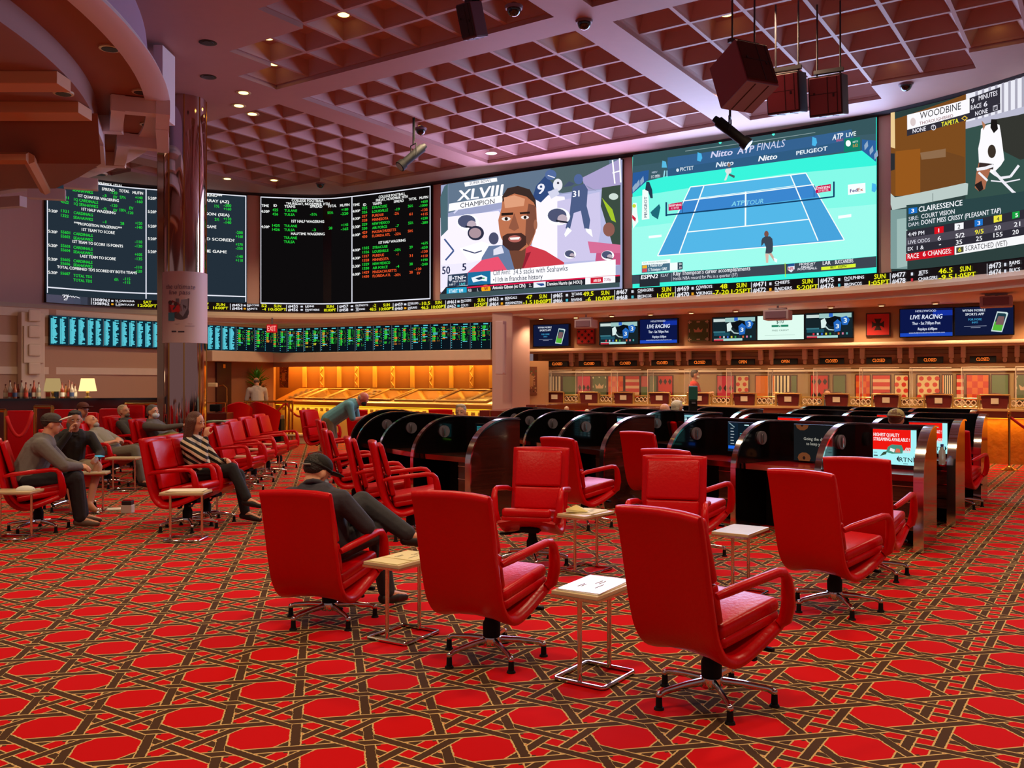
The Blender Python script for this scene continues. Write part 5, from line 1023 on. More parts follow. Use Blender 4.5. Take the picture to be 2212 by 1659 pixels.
for lb, px, py in (('dark camera dome on the ceiling at the top centre',1110,15),('dark camera dome on the broad ceiling band right of top centre',1262,45),('dark camera dome above the right end of the green odds board',909,278),('dark camera dome just above the college football board',692,396),('dark camera dome left of the race screen, near ceiling edge',1957,181)):
    D = 4.93*F/(HY-py); t = thing('camera_dome', lb, 'camera dome', ((px-CX)*D/F, D, CEIL), group='camera domes'); bm = NB(); lathe(bm, [(.11,-.03),(.12,0),(.12,.01)], n=18); obj('collar', bm, mat('dome_collar','7a5c68',.4), t, smooth=30); bm = NB(); sph(bm, (0,0,-.03), .095, 16); obj('dome', bm, GLOSSB, t, smooth=True)
for lb, px, py, w_, D0 in (('white hanging speaker box over the red diamond panel',1266,700,.42,20.6),('white hanging speaker box in front of the white television',1680,681,.5,18.2),('white hanging speaker box at the right end above the televisions',2152,652,.5,15.9)):
    c0 = P(px,py,D0); t = thing('projector_speaker', lb, 'speaker', c0, -.52, group='white boxes hung over the windows'); bm = NB(); box(bm, (0,0,0), (w_,.35,.19), bev=.02); obj('cabinet', bm, PURPLEP, t); bm = NB(); box(bm, (0,-.18,0), (w_*.8,.02,.14), bev=.01); obj('grille', bm, mat('grille_mauve','8a6a78',.7), t); bm = NB(); cyl(bm, (0,0,.09), (0,0,EYE+1.5-c0.z), .02); box(bm, (0,0,.13),(w_*.7,.1,.03)); obj('bracket', bm, PURPLEP, t)
# ------------------------------------------------------------ red swivel chair
def shell_bm(prof, w, th, wrap=.03):
    bm = NB(); N = len(prof); xs = [-1,-.97,-.85,-.5,0,.5,.85,.97,1]; G = {}
    for i in range(N):
        y, z = prof[i]; a = prof[max(0,i-1)]; b = prof[min(N-1,i+1)]; t = Vector((b[0]-a[0], b[1]-a[1])).normalized(); nrm = Vector((t.y, -t.x))  # outward (back/under)
        ww = w*(1-.03*(1-i/N))
        for j, x in enumerate(xs):
            c = wrap*abs(x)**2.2; inn = th*(.15 if abs(x) == 1 else .75 if abs(x) == .97 else 1)
            e = .45 if i in (0, N-1) else 1
            cen = Vector((y, z))+nrm*(-c)
            G[i,j,0] = bm.verts.new((x*ww/2, *(cen+nrm*th*.5*inn/th*e))); G[i,j,1] = bm.verts.new((x*ww/2, *(cen-nrm*th*.5*inn/th*e)))
    M_ = len(xs)
    for i in range(N-1):
        for j in range(M_-1):
            bm.faces.new((G[i,j,0],G[i+1,j,0],G[i+1,j+1,0],G[i,j+1,0])); bm.faces.new((G[i,j,1],G[i,j+1,1],G[i+1,j+1,1],G[i+1,j,1]))
        for j in (0, M_-1): bm.faces.new((G[i,j,0],G[i,j,1],G[i+1,j,1],G[i+1,j,0]))
    for i in (0, N-1):
        for j in range(M_-1): bm.faces.new((G[i,j,0],G[i,j+1,0],G[i,j+1,1],G[i,j,1]))
    return bm
def smooth_prof(p, k=3):
    out = []
    for i in range(len(p)-1):
        a = p[max(0,i-1)]; b = p[i]; c = p[i+1]; d = p[min(len(p)-1,i+2)]
        for s_ in range(k):
            t = s_/k; out.append(tuple(.5*(2*b[q]+(c[q]-a[q])*t+(2*a[q]-5*b[q]+4*c[q]-d[q])*t*t+(3*b[q]-a[q]-3*c[q]+d[q])*t**3) for q in range(len(b))))
    out.append(p[-1]); return out
def pad(bm, y0, z0, y1, z1, w, th, bev=.022):
    L = math.hypot(y1-y0, z1-z0); an = math.atan2(z1-z0, y1-y0)
    r = bmesh.ops.create_cube(bm, size=1, matrix=Matrix.Translation((0,(y0+y1)/2,(z0+z1)/2)) @ Matrix.Rotation(an,4,'X') @ Matrix.Diagonal((w,L,th,1)))
    bmesh.ops.bevel(bm, geom=list({e for v in r['verts'] for e in v.link_edges}), offset=bev, segments=3, affect='EDGES', profile=.55)
def make_chair(label, group):
    t = thing('swivel_chair', label, 'chair', group=group)
    o = obj('shell', shell_bm(smooth_prof([(.255,.43),(.13,.375),(0,.325),(-.11,.30),(-.19,.325),(-.245,.40),(-.275,.50),(-.305,.64),(-.335,.80),(-.365,.94),(-.383,1.0)]), .525, .055, .035), REDL, t, smooth=50)
    bm = NB(); pad(bm, -.20,.415,.275,.485,.43,.075,.03); obj('seat_cushion', bm, REDL, t, smooth=40)
    bm = NB(); pad(bm, -.19,.365,.265,.432,.44,.06,.025); obj('seat_underpad', bm, REDL, t, smooth=40)
    bm = NB(); pad(bm, -.235,.655,-.325,.965,.42,.05,.02); obj('back_cushion', bm, REDL, t, smooth=40)
    bm = NB(); pad(bm, -.195,.455,-.238,.650,.42,.05,.02); obj('lumbar_cushion', bm, REDL, t, smooth=40)
    for s in (-1, 1):
        bm = NB(); tube(bm, [(s*.262,-.30,.615),(s*.285,-.24,.635),(s*.290,-.05,.655),(s*.290,.13,.672),(s*.290,.185,.665),(s*.289,.215,.635),(s*.287,.228,.58),(s*.283,.24,.50),(s*.262,.245,.42),(s*.24,.22,.395)], [.018,.023,.024,.024,.025,.028,.034,.037,.036,.026], 8, flat=(.95,1.0)); obj('armrest', bm, REDL, t, smooth=60)
    bm = NB(); lathe(bm, [(.05,.095),(.052,.20),(.042,.22),(.036,.24),(.034,.30)], n=18); obj('post', bm, BLACK, t, smooth=40)
    bm = NB(); box(bm, (0,.02,.315), (.17,.26,.045), bev=.012); tube(bm, [(.06,.12,.30),(.20,.15,.285)], .009, 6); tube(bm, [(.06,.0,.295),(.19,.02,.265)], .009, 6); box(bm, (.225,.155,.283), (.06,.03,.02), bev=.006); box(bm, (.215,.025,.262), (.06,.03,.02), bev=.006); obj('tilt_mechanism', bm, BLACK, t)
    bm = NB(); lathe(bm, [(.058,.075),(.062,.09),(.056,.125),(.045,.13)], n=18); obj('base_hub', bm, CHROME, t, smooth=40)
    for k in range(5):
        a = R(90+72*k+18); c_, s_ = cos(a), sin(a); bm = NB()
        tube(bm, [(c_*.045,s_*.045,.105),(c_*.15,s_*.15,.100),(c_*.27,s_*.27,.085),(c_*.30,s_*.30,.072)], [.020,.017,.0145,.015], 8, flat=(.8,1.1)); sph(bm, (c_*.302,s_*.302,.072), .018, 8); lg = obj('base_leg', bm, CHROME, t, smooth=50)
        bm = NB(); cyl(bm, (c_*.303,s_*.303,.0), (c_*.303,s_*.303,.012), .026, .022, 12); cyl(bm, (c_*.303,s_*.303,.012), (c_*.303,s_*.303,.06), .017, .015, 12); obj('glide', bm, BLACK, lg, smooth=40)
    return t
GA = 'red swivel chairs'
ch = [ # px, py of the hub on the floor, heading, label
 (1537,1515,50,'large red swivel chair nearest the camera, front right, empty'),
 (1062,1420,32,'empty red chair in the front centre with its back to the camera'),
 (712,1340,20,'red chair with the man in the black cap sitting in it'),
 (1803,1315,52,'empty red chair right of the nearest chair, back to the camera'),
 (1150,1218,193,'red chair facing the camera behind the front centre chair'),
 (1445,1270,196,'red chair facing the camera behind the nearest large chair'),
 (888,1160,78,'red chair in side view pushed toward the first left carrel'),
 (828,1137,78,'red chair in side view just behind the one at the first left carrel'),
 (768,1093,76,'third red chair back along the left carrel row'),
 (742,1040,74,'fourth red chair back along the left carrel row'),
 (697,987,118,'small distant red chair beside the bending man in blue shirt'),
 (790,983,20,'small distant red chair right of the bending man'),
 (958,980,5,'tiny distant red chair seen over the left carrels'),
 (1265,987,5,'tiny distant red chair seen behind the middle carrels'),
 (1262,1137,50,'red chair back at the middle carrel with the cyan screen'),
 (1422,1105,48,'red chair half hidden behind the wood end panel of the middle row'),
 (1492,1200,44,'red chair at the carrel showing the dark blue menu screen'),
 (1880,1242,36,'red chair in front of the bright red and white streaming screen'),
 (2068,1094,42,'red chair with only arms showing between the right chromed end panels'),
 (83,1146,66,'red chair at the left picture edge under the man in the grey sweater'),
 (405,1143,98,'empty red chair with lilac sheen, left of centre beside a side table'),
 (446,1128,98,'red chair under the woman in the striped sweater'),
 (522,1061,98,'first empty red chair behind the woman in stripes'),
 (548,1042,98,'second empty red chair behind the woman in stripes'),
 (578,1026,98,'third empty red chair behind the woman in stripes'),
 (604,1011,98,'fourth empty red chair behind the woman in stripes'),
 (232,1052,100,'red chair under the reclining man in grey trousers'),
 (286,1021,100,'red chair under the man looking at a dark phone'),
 (348,1037,100,'red chair under the masked person with the stretched arm'),
 (150,1100,140,'red chair under the man in the black jacket')]
chair0 = make_chair(ch[0][3], GA); CH = {}
for i, (px, py, h, lb) in enumerate(ch):
    p = fl(px, py)
    if i == 0: chair0.location = p; chair0.rotation_euler = (0,0,-R(h)); CH[i] = chair0
    else: CH[i] = dup(chair0, p, -R(h), lb, GA)
    if i == 2:
        for c_ in CH[i].children:
            if c_.name.split('.')[0] not in ('base_leg','base_hub','post'): c_.location.z -= .085
# ------------------------------------------------------------ small side tables
def make_table(label, group):
    t = thing('side_table', label, 'side table', group=group)
    bm = NB(); box(bm, (0,0,.482), (.44,.28,.022), bev=.004); obj('table_top', bm, MARBLE, t)
    bm = NB(); box(bm, (0,0,.466), (.448,.288,.014)); obj('top_frame', bm, CHROME, t)
    for s in (-1, 1): bm = NB(); cyl(bm, (s*.16,0,.012), (s*.16,0,.46), .0125, n=12); obj('leg', bm, CHROME, t, smooth=40)
    bm = NB(); tube(bm, [(-.16,-.15,.012),(.16,-.15,.012),(.175,-.14,.012),(.175,.14,.012),(.16,.15,.012),(-.16,.15,.012),(-.175,.14,.012),(-.175,-.14,.012)], .011, 8, closed=True); obj('base_frame', bm, CHROME, t, smooth=40)
    return t
TBL = [(872,1374,58,'side table with cream sheets right of the man in the black cap'),(1285,1462,55,'front side table with the glossy white magazine, chrome base in view'),
 (1266,1232,50,'side table with a folded paper between the two chairs facing the camera'),(1600,1285,55,'bare side table behind the nearest chair, right of centre'),
 (402,1166,0,'side table with white papers in front of the lilac-sheened chair'),(34,1163,0,'side table holding a face mask at the left picture edge'),
 (268,1060,0,'side table below the reclining man in grey trousers'),(192,1106,12,'low side table in front of the man in the black jacket'),(440,1113,0,'side table between the lilac-sheened chair and the woman'),
 (517,1056,0,'first side table in the receding row behind the woman'),(552,1034,0,'second side table in the receding row behind the woman'),(584,1018,0,'third side table in the receding row behind the woman')]
table0 = make_table(TBL[0][3], 'small side tables'); TB_ = []
for i, (px, py, rz, lb) in enumerate(TBL):
    p = fl(px, py)
    if i == 0: table0.location = p; table0.rotation_euler = (0,0,R(rz)); TB_.append(table0)
    else: TB_.append(dup(table0, p, R(rz), lb, 'small side tables'))
def on_table(i, dx, dy): a = TB_[i].rotation_euler.z; p = TB_[i].location; return (p.x+dx*cos(a)-dy*sin(a), p.y+dx*sin(a)+dy*cos(a), .4935), a
def paper(i, dx, dy, w_, h_, dr, label, m=PAPER, th=.004, pages=1, marks=None):
    loc, a = on_table(i, dx, dy); bm = NB()
    for k in range(pages): box(bm, (k*.004,k*.003,th*(k+.5)), (w_,h_,th*.9), rz=k*.05)
    o = obj('paper', bm, m, loc=loc); o.rotation_euler = (0,0,a+dr); tag(o, label, 'paper'); 
    if marks:
        bm = NB()
        for x, y, sx, sy in marks: box(bm, (x,y,th*pages+.001), (sx,sy,.0012))
        obj('printed_marks', bm, mat('print_grey','9a9488',.8), o)
    return o
MK = [(-.06,.05,.08,.004),(-.06,.035,.06,.003),(.05,.0,.09,.003),(.05,-.02,.08,.003),(-.04,-.05,.1,.004)]
paper(0, .07,0,.26,.24,.03,'cream sheet lying on the far half of the table by the black-capped man', mat('cream_sheet','e8d89c',.7), marks=MK); paper(0,-.14,.0,.13,.24,-.04,'cream sheet on the near end of the table by the black-capped man', mat('cream_sheet','e8d89c',.7))
paper(1, 0,0,.40,.25,.02,'glossy white magazine on the front side table', mat('glossy_paper','f6f2ee',.12,coat=.8), .005, 2, MK); paper(2, .03,0,.30,.22,.1,'printed paper lying on the table between the facing chairs', pages=2, marks=MK)
loc, a = on_table(2,-.08,.04); bm = NB(); vs = [bm.verts.new(p) for p in ((-.09,-.06,0),(.09,-.05,0),(.10,.04,.004),(.0,.06,.045),(-.09,.05,.01))]; f = bm.faces.new(vs); bmesh.ops.solidify(bm, geom=[f], thickness=.003); o = obj('folded_paper', bm, mat('folded_cream','e6d58e',.7), loc=(loc[0],loc[1],.507)); tag(o, 'curled cream paper fold on top of the printed paper', 'paper')
paper(4, 0,0,.36,.23,.06,'stack of white papers on the table before the lilac-sheened chair', pages=3); paper(7, .0,0,.2,.16,.1,'pale paper on the low table before the black-jacketed man')
loc, a = on_table(5,.10,0); bm = NB(); sph(bm, (0,0,.0), .09, 16, (1.1,.7,.5)); bmesh.ops.bisect_plane(bm, geom=bm.verts[:]+bm.edges[:]+bm.faces[:], plane_co=(0,0,.001), plane_no=(0,0,1), clear_inner=True); o = obj('face_mask', bm, mat('pale_mask','dcdcd4',.8), loc=loc, smooth=True); tag(o, 'pale blue-white face mask lying on the left edge table', 'face mask')
bm = NB(); tube(bm, [(.08,-.02,.008),(.13,-.03,.02),(.15,0,.02),(.13,.03,.01),(.08,.02,.008)], .003, 5); obj('ear_loop', bm, mat('pale_mask','dcdcd4',.8), o)
# ------------------------------------------------------------ betting carrels
WOODE = mat('wood_end','3a1a18',.14,coat=.6); 
nt = WOODE.node_tree; tc = nt.nodes.new('ShaderNodeTexCoord'); mp = nt.nodes.new('ShaderNodeMapping'); mp.inputs['Scale'].default_value = (.5,.5,22); no = nt.nodes.new('ShaderNodeTexNoise'); no.inputs['Scale'].default_value = 2.2; no.inputs['Detail'].default_value = 5
mx = nt.nodes.new('ShaderNodeMix'); mx.data_type = 'RGBA'; mx.inputs['A'].default_value = lin('230d0c'); mx.inputs['B'].default_value = lin('52261c')
nt.links.new(tc.outputs['Object'], mp.inputs[0]); nt.links.new(mp.outputs[0], no.inputs['Vector']); nt.links.new(no.outputs['Fac'], mx.inputs['Factor']); nt.links.new(mx.outputs['Result'], nt.nodes['Principled BSDF'].inputs['Base Color'])
REDD = mat('red_desk','a81418',.18,coat=.5); PADM = mat('disc_grey','77727e',.4,.2); HND = mat('satin_metal','a8a4a8',.25,.9)
H1 = 1.155; DEP = .80
def arc_prof(d=DEP):
    p = [(0,0),(0,.64)]
    for k in range(1, 13): a = pi*k/24; p.append((.60*(1-cos(a)), .64+(H1-.64)*sin(a)))
    p += [(d*.9,H1-.002),(d,H1-.012)]; return p
def panel(F_, n_, nm_m, t, name='side_panel', th=.04, wide=.07, outer=None):
    n_ = Vector(n_).normalized(); tg = Vector((n_.y,-n_.x)); pr = arc_prof(); w3 = lambda u, z, off: (F_.x+n_.x*u+tg.x*off, F_.y+n_.y*u+tg.y*off, z)
    bm = NB(); pts = [w3(u,z,-th/2) for u, z in pr]+[w3(DEP,0,-th/2)]; prism(bm, pts, (tg.x*th, tg.y*th, 0)); o = tp(obj(name, bm, nm_m, t))
    bm = NB(); prev = None
    for u, z in pr:
        row = [bm.verts.new(w3(u-.012,z+.010,-wide/2)), bm.verts.new(w3(u-.012,z+.010,wide/2)), bm.verts.new(w3(u+.004,z-.006,wide/2)), bm.verts.new(w3(u+.004,z-.006,-wide/2))]
        if prev:
            for k in range(4): bm.faces.new((prev[k],row[k],row[(k+1)%4],prev[(k+1)%4]))
        prev = row
    tp(obj('edge_trim', bm, CHROME, t, smooth=30)); return o, w3
def carrel_row(F_L, block, end_a, screens, prefix):
    F_L = [Vector((x, y*1.203)) for x, y in F_L]; N = len(F_L); T_ = [(F_L[i+1]-F_L[i]).normalized() for i in range(N-1)]; nn = []
    for i in range(N):
        tg = (T_[max(0,i-1)]+T_[min(i,N-2)]).normalized(); nn.append(Vector((tg.y,-tg.x)))
    if end_a is not None: nn[0] = Vector((sin(R(end_a)), cos(R(end_a))))
    for i in range(N-1):
        A, B = F_L[i], F_L[i+1]; bA, bB = A+nn[i]*DEP, B+nn[i+1]*DEP
        t = thing('betting_carrel', 'black quarter-round betting carrel, %s from the near end of the %s' % (WORDS[i], block), 'carrel', ((A.x+B.x)/2, (A.y+B.y)/2, 0), group='betting carrels')
        if i == 0: panel(A, nn[0], WOODE, t, 'end_panel', .05, .09)
        _, w3 = panel(B, nn[i+1], GLOSSB, t)
        # disc on the near face of the far panel
        g = -1 if True else 1; tgn = Vector((nn[i+1].y, -nn[i+1].x)); side = 1 if tgn.dot(A-B) > 0 else -1
        c_ = w3(.44,.975,side*.02); c2 = w3(.44,.975,side*.045); bm = NB(); cyl(bm, c_, c2, .075, n=24); dk = tp(obj('lamp_disc', bm, PADM, t, smooth=40))
        bm = NB(); h0 = w3(.42,.975,side*.06); box(bm, h0, (.022,.03,.105), rz=math.atan2(tgn.y,tgn.x), bev=.009); o = obj('handle', bm, HND, dk, smooth=40)
        dd = (bB-bA); L = dd.length; an = math.atan2(dd.y, dd.x); mid = (bA+bB)/2
        bm = NB(); box(bm, (mid.x,mid.y,H1/2+.02), (L,.035,H1-.05), rz=an); tp(obj('back_panel', bm, GLOSSB, t))
        bm = NB(); box(bm, (mid.x,mid.y,H1), (L,.055,.014), rz=an); tp(obj('top_rail', bm, mat('dark_chrome','6a6468',.15,.9), t))
        f0A, f0B = A+nn[i]*.10, B+nn[i+1]*.10
        def slab(z0, z1, a0, b0, a1, b1, m_, nm):
            bm = NB(); q = [(a0.x,a0.y),(b0.x,b0.y),(b1.x,b1.y),(a1.x,a1.y)]; prism(bm, [(x,y,z0) for x,y in q], (0,0,z1-z0)); return tp(obj(nm, bm, m_, t))
        i1 = .025/L
        def mixv(a, b, f): return a*(1-f)+b*f
        aF, bF = mixv(f0A,f0B,.03), mixv(f0A,f0B,.97); aB, bB2 = mixv(bA,bB,.03), mixv(bA,bB,.97)
        slab(.675,.705, aF, bF, aB, bB2, REDD if 'right' in block else DARKW, 'desktop')
        u_ = nn[i]*.012
        slab(.655,.715, aF-u_, bF-u_, aF, bF, CHROME if i % 2 else mat('red_chrome','b0605a',.12,1), 'desk_edge')
        m0, m1 = mixv(aF,aB,.6), mixv(bF,bB2,.6); slab(.0,.675, m0, m1, m0+nn[i]*.03, m1+nn[i]*.03, BLACK, 'modesty_panel')
        c0, c1 = mixv(aF,bF,.01), mixv(aF,bF,.33); d0 = slab(.18,.655, c0+nn[i]*.05, c1+nn[i]*.05, c0+nn[i]*.5, c1+nn[i]*.5, WOODE, 'drawer_unit')
        bm = NB()
        for z in (.30,.45,.60): q = (c0+c1)/2+nn[i]*.045; d_ = (c1-c0); box(bm, (q.x,q.y,z), (d_.length,.01,.008), rz=math.atan2(d_.y,d_.x))
        o = obj('drawer_line', bm, CHROME, d0)
        if screens and i in screens:
            pl = Plan([(bA.x,bA.y),(bB.x,bB.y)] ); kind, f0, f1, z0, z1, lb = screens[i]
            s0, s1 = pl.s[-1]*f0, pl.s[-1]*f1; off = .05; m_ = pl.at((s0+s1)/2, off); tn = pl.tan(.1)
            tt = thing('monitor', lb, 'monitor', (m_.x,m_.y,z0), group='monitors in the carrels'); bm = NB(); q = pl.at((s0+s1)/2, off+.02); box(bm, (q.x,q.y,(z0+z1)/2), (abs(s1-s0),.04,z1-z0), rz=math.atan2(tn.y,tn.x), bev=.006); tp(obj('housing', bm, SCRB, tt))
            bm = NB(); q2 = pl.at((s0+s1)/2, .03); box(bm, (q2.x,q2.y,(z0+z1)/2), (.12,.05,.1), rz=math.atan2(tn.y,tn.x)); tp(obj('mount', bm, BLACK, tt))
            c = Canvas(pl, off+.043); gx = lambda f: s1+(s0-s1)*f if (pl.at(s0).x > pl.at(s1).x) else s0+(s1-s0)*f
            def rc(x0,y0,x1,y1,col,l): c.put([([(gx(x0),z0+(z1-z0)*y0),(gx(x1),z0+(z1-z0)*y0),(gx(x1),z0+(z1-z0)*y1),(gx(x0),z0+(z1-z0)*y1)],[(0,1,2,3)])], col, l)
            def tx(x0,y0,x1,y1,s_,col,bold=.03,it=0):
                vs,fs = text_mesh(s_,bold,it); ax=min(v.x for v in vs); bx=max(v.x for v in vs); ky=(y1-y0)/.7; c.put([([(gx(x0+(v.x-ax)/(bx-ax)*(x1-x0)), z0+(z1-z0)*(y0+v.y*ky)) for v in vs], fs)], col, 4)
            def pg(pts, col, l): c.put([([(gx(x),z0+(z1-z0)*y) for x,y in pts],[tuple(range(len(pts)))])], col, l)
            if kind == 'rtn':
                rc(.02,.03,.98,.97,'a8f4f8',0); rc(.02,.42,.86,.97,'f01810',1); tx(.04,.78,.62,.87,'HIGHEST QUALITY','f8f4f4'); tx(.04,.66,.84,.75,'STREAMING AVAILABLE !','f8f4f4')
                pg([(.32,.36),(.45,.32),(.68,.34),(.70,.46),(.66,.56),(.45,.57),(.36,.50)],'48907c',2); pg([(.40,.40),(.50,.36),(.52,.44),(.42,.48)],'e8f0ec',3); pg([(.52,.36),(.64,.36),(.62,.46),(.55,.47)],'d86850',3); pg([(.18,.24),(.32,.30),(.34,.38),(.26,.36)],'38503c',2)
                for k in range(4): pg([(.70+k*.04,.36),(.72+k*.04,.36),(.78+k*.03,.50),(.76+k*.03,.50)],'f4d8d8',2)
                tx(.62,.12,.90,.24,'RTN','20242c',.01); pg([(.55,.19),(.60,.11),(.60,.14),(.57,.19),(.60,.25),(.60,.28)],'20242c',2); pg([(.97,.19),(.92,.11),(.92,.14),(.95,.19),(.92,.25),(.92,.28)],'20242c',2); rc(.04,.24,.13,.27,'404850',2); rc(.04,.33,.12,.35,'80a0a8',2); rc(.70,.06,.80,.075,'20242c',2)
            if kind == 'menu':
                rc(.02,.03,.98,.97,'0c1822',0); rc(.02,.03,.30,.97,'0f2030',1); rc(.48,.90,.60,.93,'c8ecf0',2)
                for k in range(6): rc(.1,.28+k*.1,.2-.01*(k%3),.305+k*.1,'a8b4bc',2)
                rc(.04,.12,.22,.22,'1c64e0',2)
                for k in range(8): rc(.36,.62-k*.055,.88-.08*(k%3),.645-k*.055,'4fa0a0',2)
                rc(.46,.12,.74,.15,'48c8b0',2); pg([(.04,.97),(.2,.82),(.22,.84),(.08,.97)],'88a0a8',2); rc(.94,.5,.99,.58,'c8e8e8',2)
            if kind == 'poster':
                rc(.01,.02,.99,.98,'16181a',0); tx(.22,.58,.78,.66,'Going the distance','a8a498',.01); tx(.27,.45,.74,.53,'to keep you safe','a8a498',.01)
                for cx, cy in ((.18,.98),(.92,.88),(.22,.10),(.80,.12)): pg([(max(.01,min(.99,cx+.13*cos(a*pi/5))),max(.02,min(.98,cy+.15*sin(a*pi/5)))) for a in range(10)],'6a3a20',1); pg([(max(.01,min(.99,cx+.03*cos(a*pi/3))),max(.02,min(.98,cy+.05*sin(a*pi/3)))) for a in range(6)],'241410',2)
            if kind == 'list':
                rc(.02,.03,.98,.97,'12303a',0); rc(.05,.82,.95,.93,'a0e4ec',1); tx(.1,.845,.7,.9,'MATCHUPS AND ODDS','1c4850',.02)
                for k in range(7): rc(.05,.7-k*.1,.16,.76-k*.1,'c8ecf0',1); rc(.24,.7-k*.1,.42,.76-k*.1,'88c8d0' if k != 2 else 'e03848',1); rc(.5,.7-k*.1,.6,.75-k*.1,'c8ecf0' if k != 4 else 'b8e030',1); rc(.7,.71-k*.1,.95,.74-k*.1,'6ab0bc',1)
            if kind == 'text':
                rc(.02,.03,.98,.97,'060a0c',0)
                for k in range(10): rc(.1,.84-k*.06,.74-.1*(k%3),.865-k*.06,'3c9ca4',1)
                rc(.12,.14,.7,.18,'88e840',1); rc(.82,.72,.95,.82,'b8d8dc',1)
            tp(c.done('screen_graphics', tt))
RT = ('rtn',.16,.72,.74,1.12)
carrel_row([(-.5,8.75),(-1.22,9.37),(-1.76,10.15),(-2.235,10.97),(-2.51,11.88)], 'left row', None, {0:('text',.30,.72,.80,1.08,'dark monitor with cyan text lines in the first left carrel')}, 'a')
carrel_row([(1.135,9.6),(.61,10.39),(.18,11.23),(-.15,12.1),(-.39,13.0)], 'middle row', None, {0:('list',.16,.66,.78,1.12,'monitor with a cyan odds list in the first middle carrel')}, 'b')
carrel_row([(3.78,7.1),(3.06,7.64),(2.40,8.27),(1.83,8.99)], 'nearest right row', 34, {0:(*RT,'bright monitor with red streaming advert in the nearest right carrel'),1:('poster',.06,.74,.72,1.13,'dark monitor with a going the distance message and brown flowers'),2:('menu',.14,.72,.76,1.12,'monitor with dark blue menu behind the chair at the right block')}, 'c')
carrel_row([(2.25,10.5),(1.75,11.3),(1.35,12.15),(1.05,13.05)], 'second middle row', None, {0:('list',.2,.7,.9,1.12,'small cyan monitor in the second middle row')}, 'd')
carrel_row([(4.82,8.38),(4.1,8.92),(3.44,9.55),(2.87,10.27)], 'second right row', 34, {0:(*RT,'red and white streaming monitor partly hidden behind the nearest right end panel'),2:(*RT,'red streaming monitor of which only a top strip shows above the right carrels')}, 'e')
carrel_row([(6.0,9.85),(5.28,10.4),(4.62,11.03),(4.05,11.75)], 'third right row', 34, {1:(*RT,'distant red streaming monitor strip behind the beige cap')}, 'f')
carrel_row([(6.95,11.6),(6.2,12.15),(5.5,12.8),(4.9,13.5)], 'farthest right row', 34, None, 'g')
carrel_row([(3.35,12.1),(2.85,12.9),(2.45,13.7)], 'third middle row', None, None, 'h')
# ------------------------------------------------------------ people
SKIN = mat('skin_light','d89a78',.5); SKIN2 = mat('skin_tan','c48a6c',.5)
def capsule(bm, p, q, r1, r2, n=10):
    p, q = Vector(p), Vector(q); sph(bm, p, r1, n); sph(bm, q, r2, n); cyl(bm, p, q, r1, r2, n)
def ellip(bm, c, r, rot=None): sph(bm, c, 1, 14, r, rot)
def blob(name, bm, m, parent, vox, sm=5):
    o = obj(name, bm, m, parent, smooth=True)
    r = o.modifiers.new('remesh', 'REMESH'); r.mode = 'VOXEL'; r.voxel_size = vox; r.use_smooth_shade = True
    s = o.modifiers.new('smooth', 'SMOOTH'); s.factor = .5; s.iterations = sm; return o
def hand(bm, wrist, direc, palm_n, side, curl=.5, s=1):
    d = Vector(direc).normalized(); n_ = Vector(palm_n); n_ = (n_-d*n_.dot(d)).normalized(); l = d.cross(n_).normalized()*side; w = Vector(wrist)
    pc = w+d*.05*s; M_ = Matrix((l, d, n_)).transposed(); ellip(bm, pc, (.042*s,.055*s,.018*s), M_)
    for i, (o_, L) in enumerate(((-.03,.068),(-.01,.078),(.011,.072),(.03,.056))):
        b0 = w+d*.085*s+l*o_*s; b1 = b0+(d*cos(curl*.6)+n_*sin(curl*.6))*L*.55*s; b2 = b1+(d*cos(curl*1.9)+n_*sin(curl*1.9))*L*.5*s
        capsule(bm, b0, b1, .0088*s, .008*s, 7); capsule(bm, b1, b2, .008*s, .0068*s, 7)
    t0 = w+d*.03*s-l*.035*s; t1 = t0+(d*.6-l*.6+n_*.35).normalized()*.042*s; t2 = t1+(d*.9+n_*.35).normalized()*.03*s; capsule(bm, t0, t1, .012*s, .010*s, 7); capsule(bm, t1, t2, .010*s, .008*s, 7)
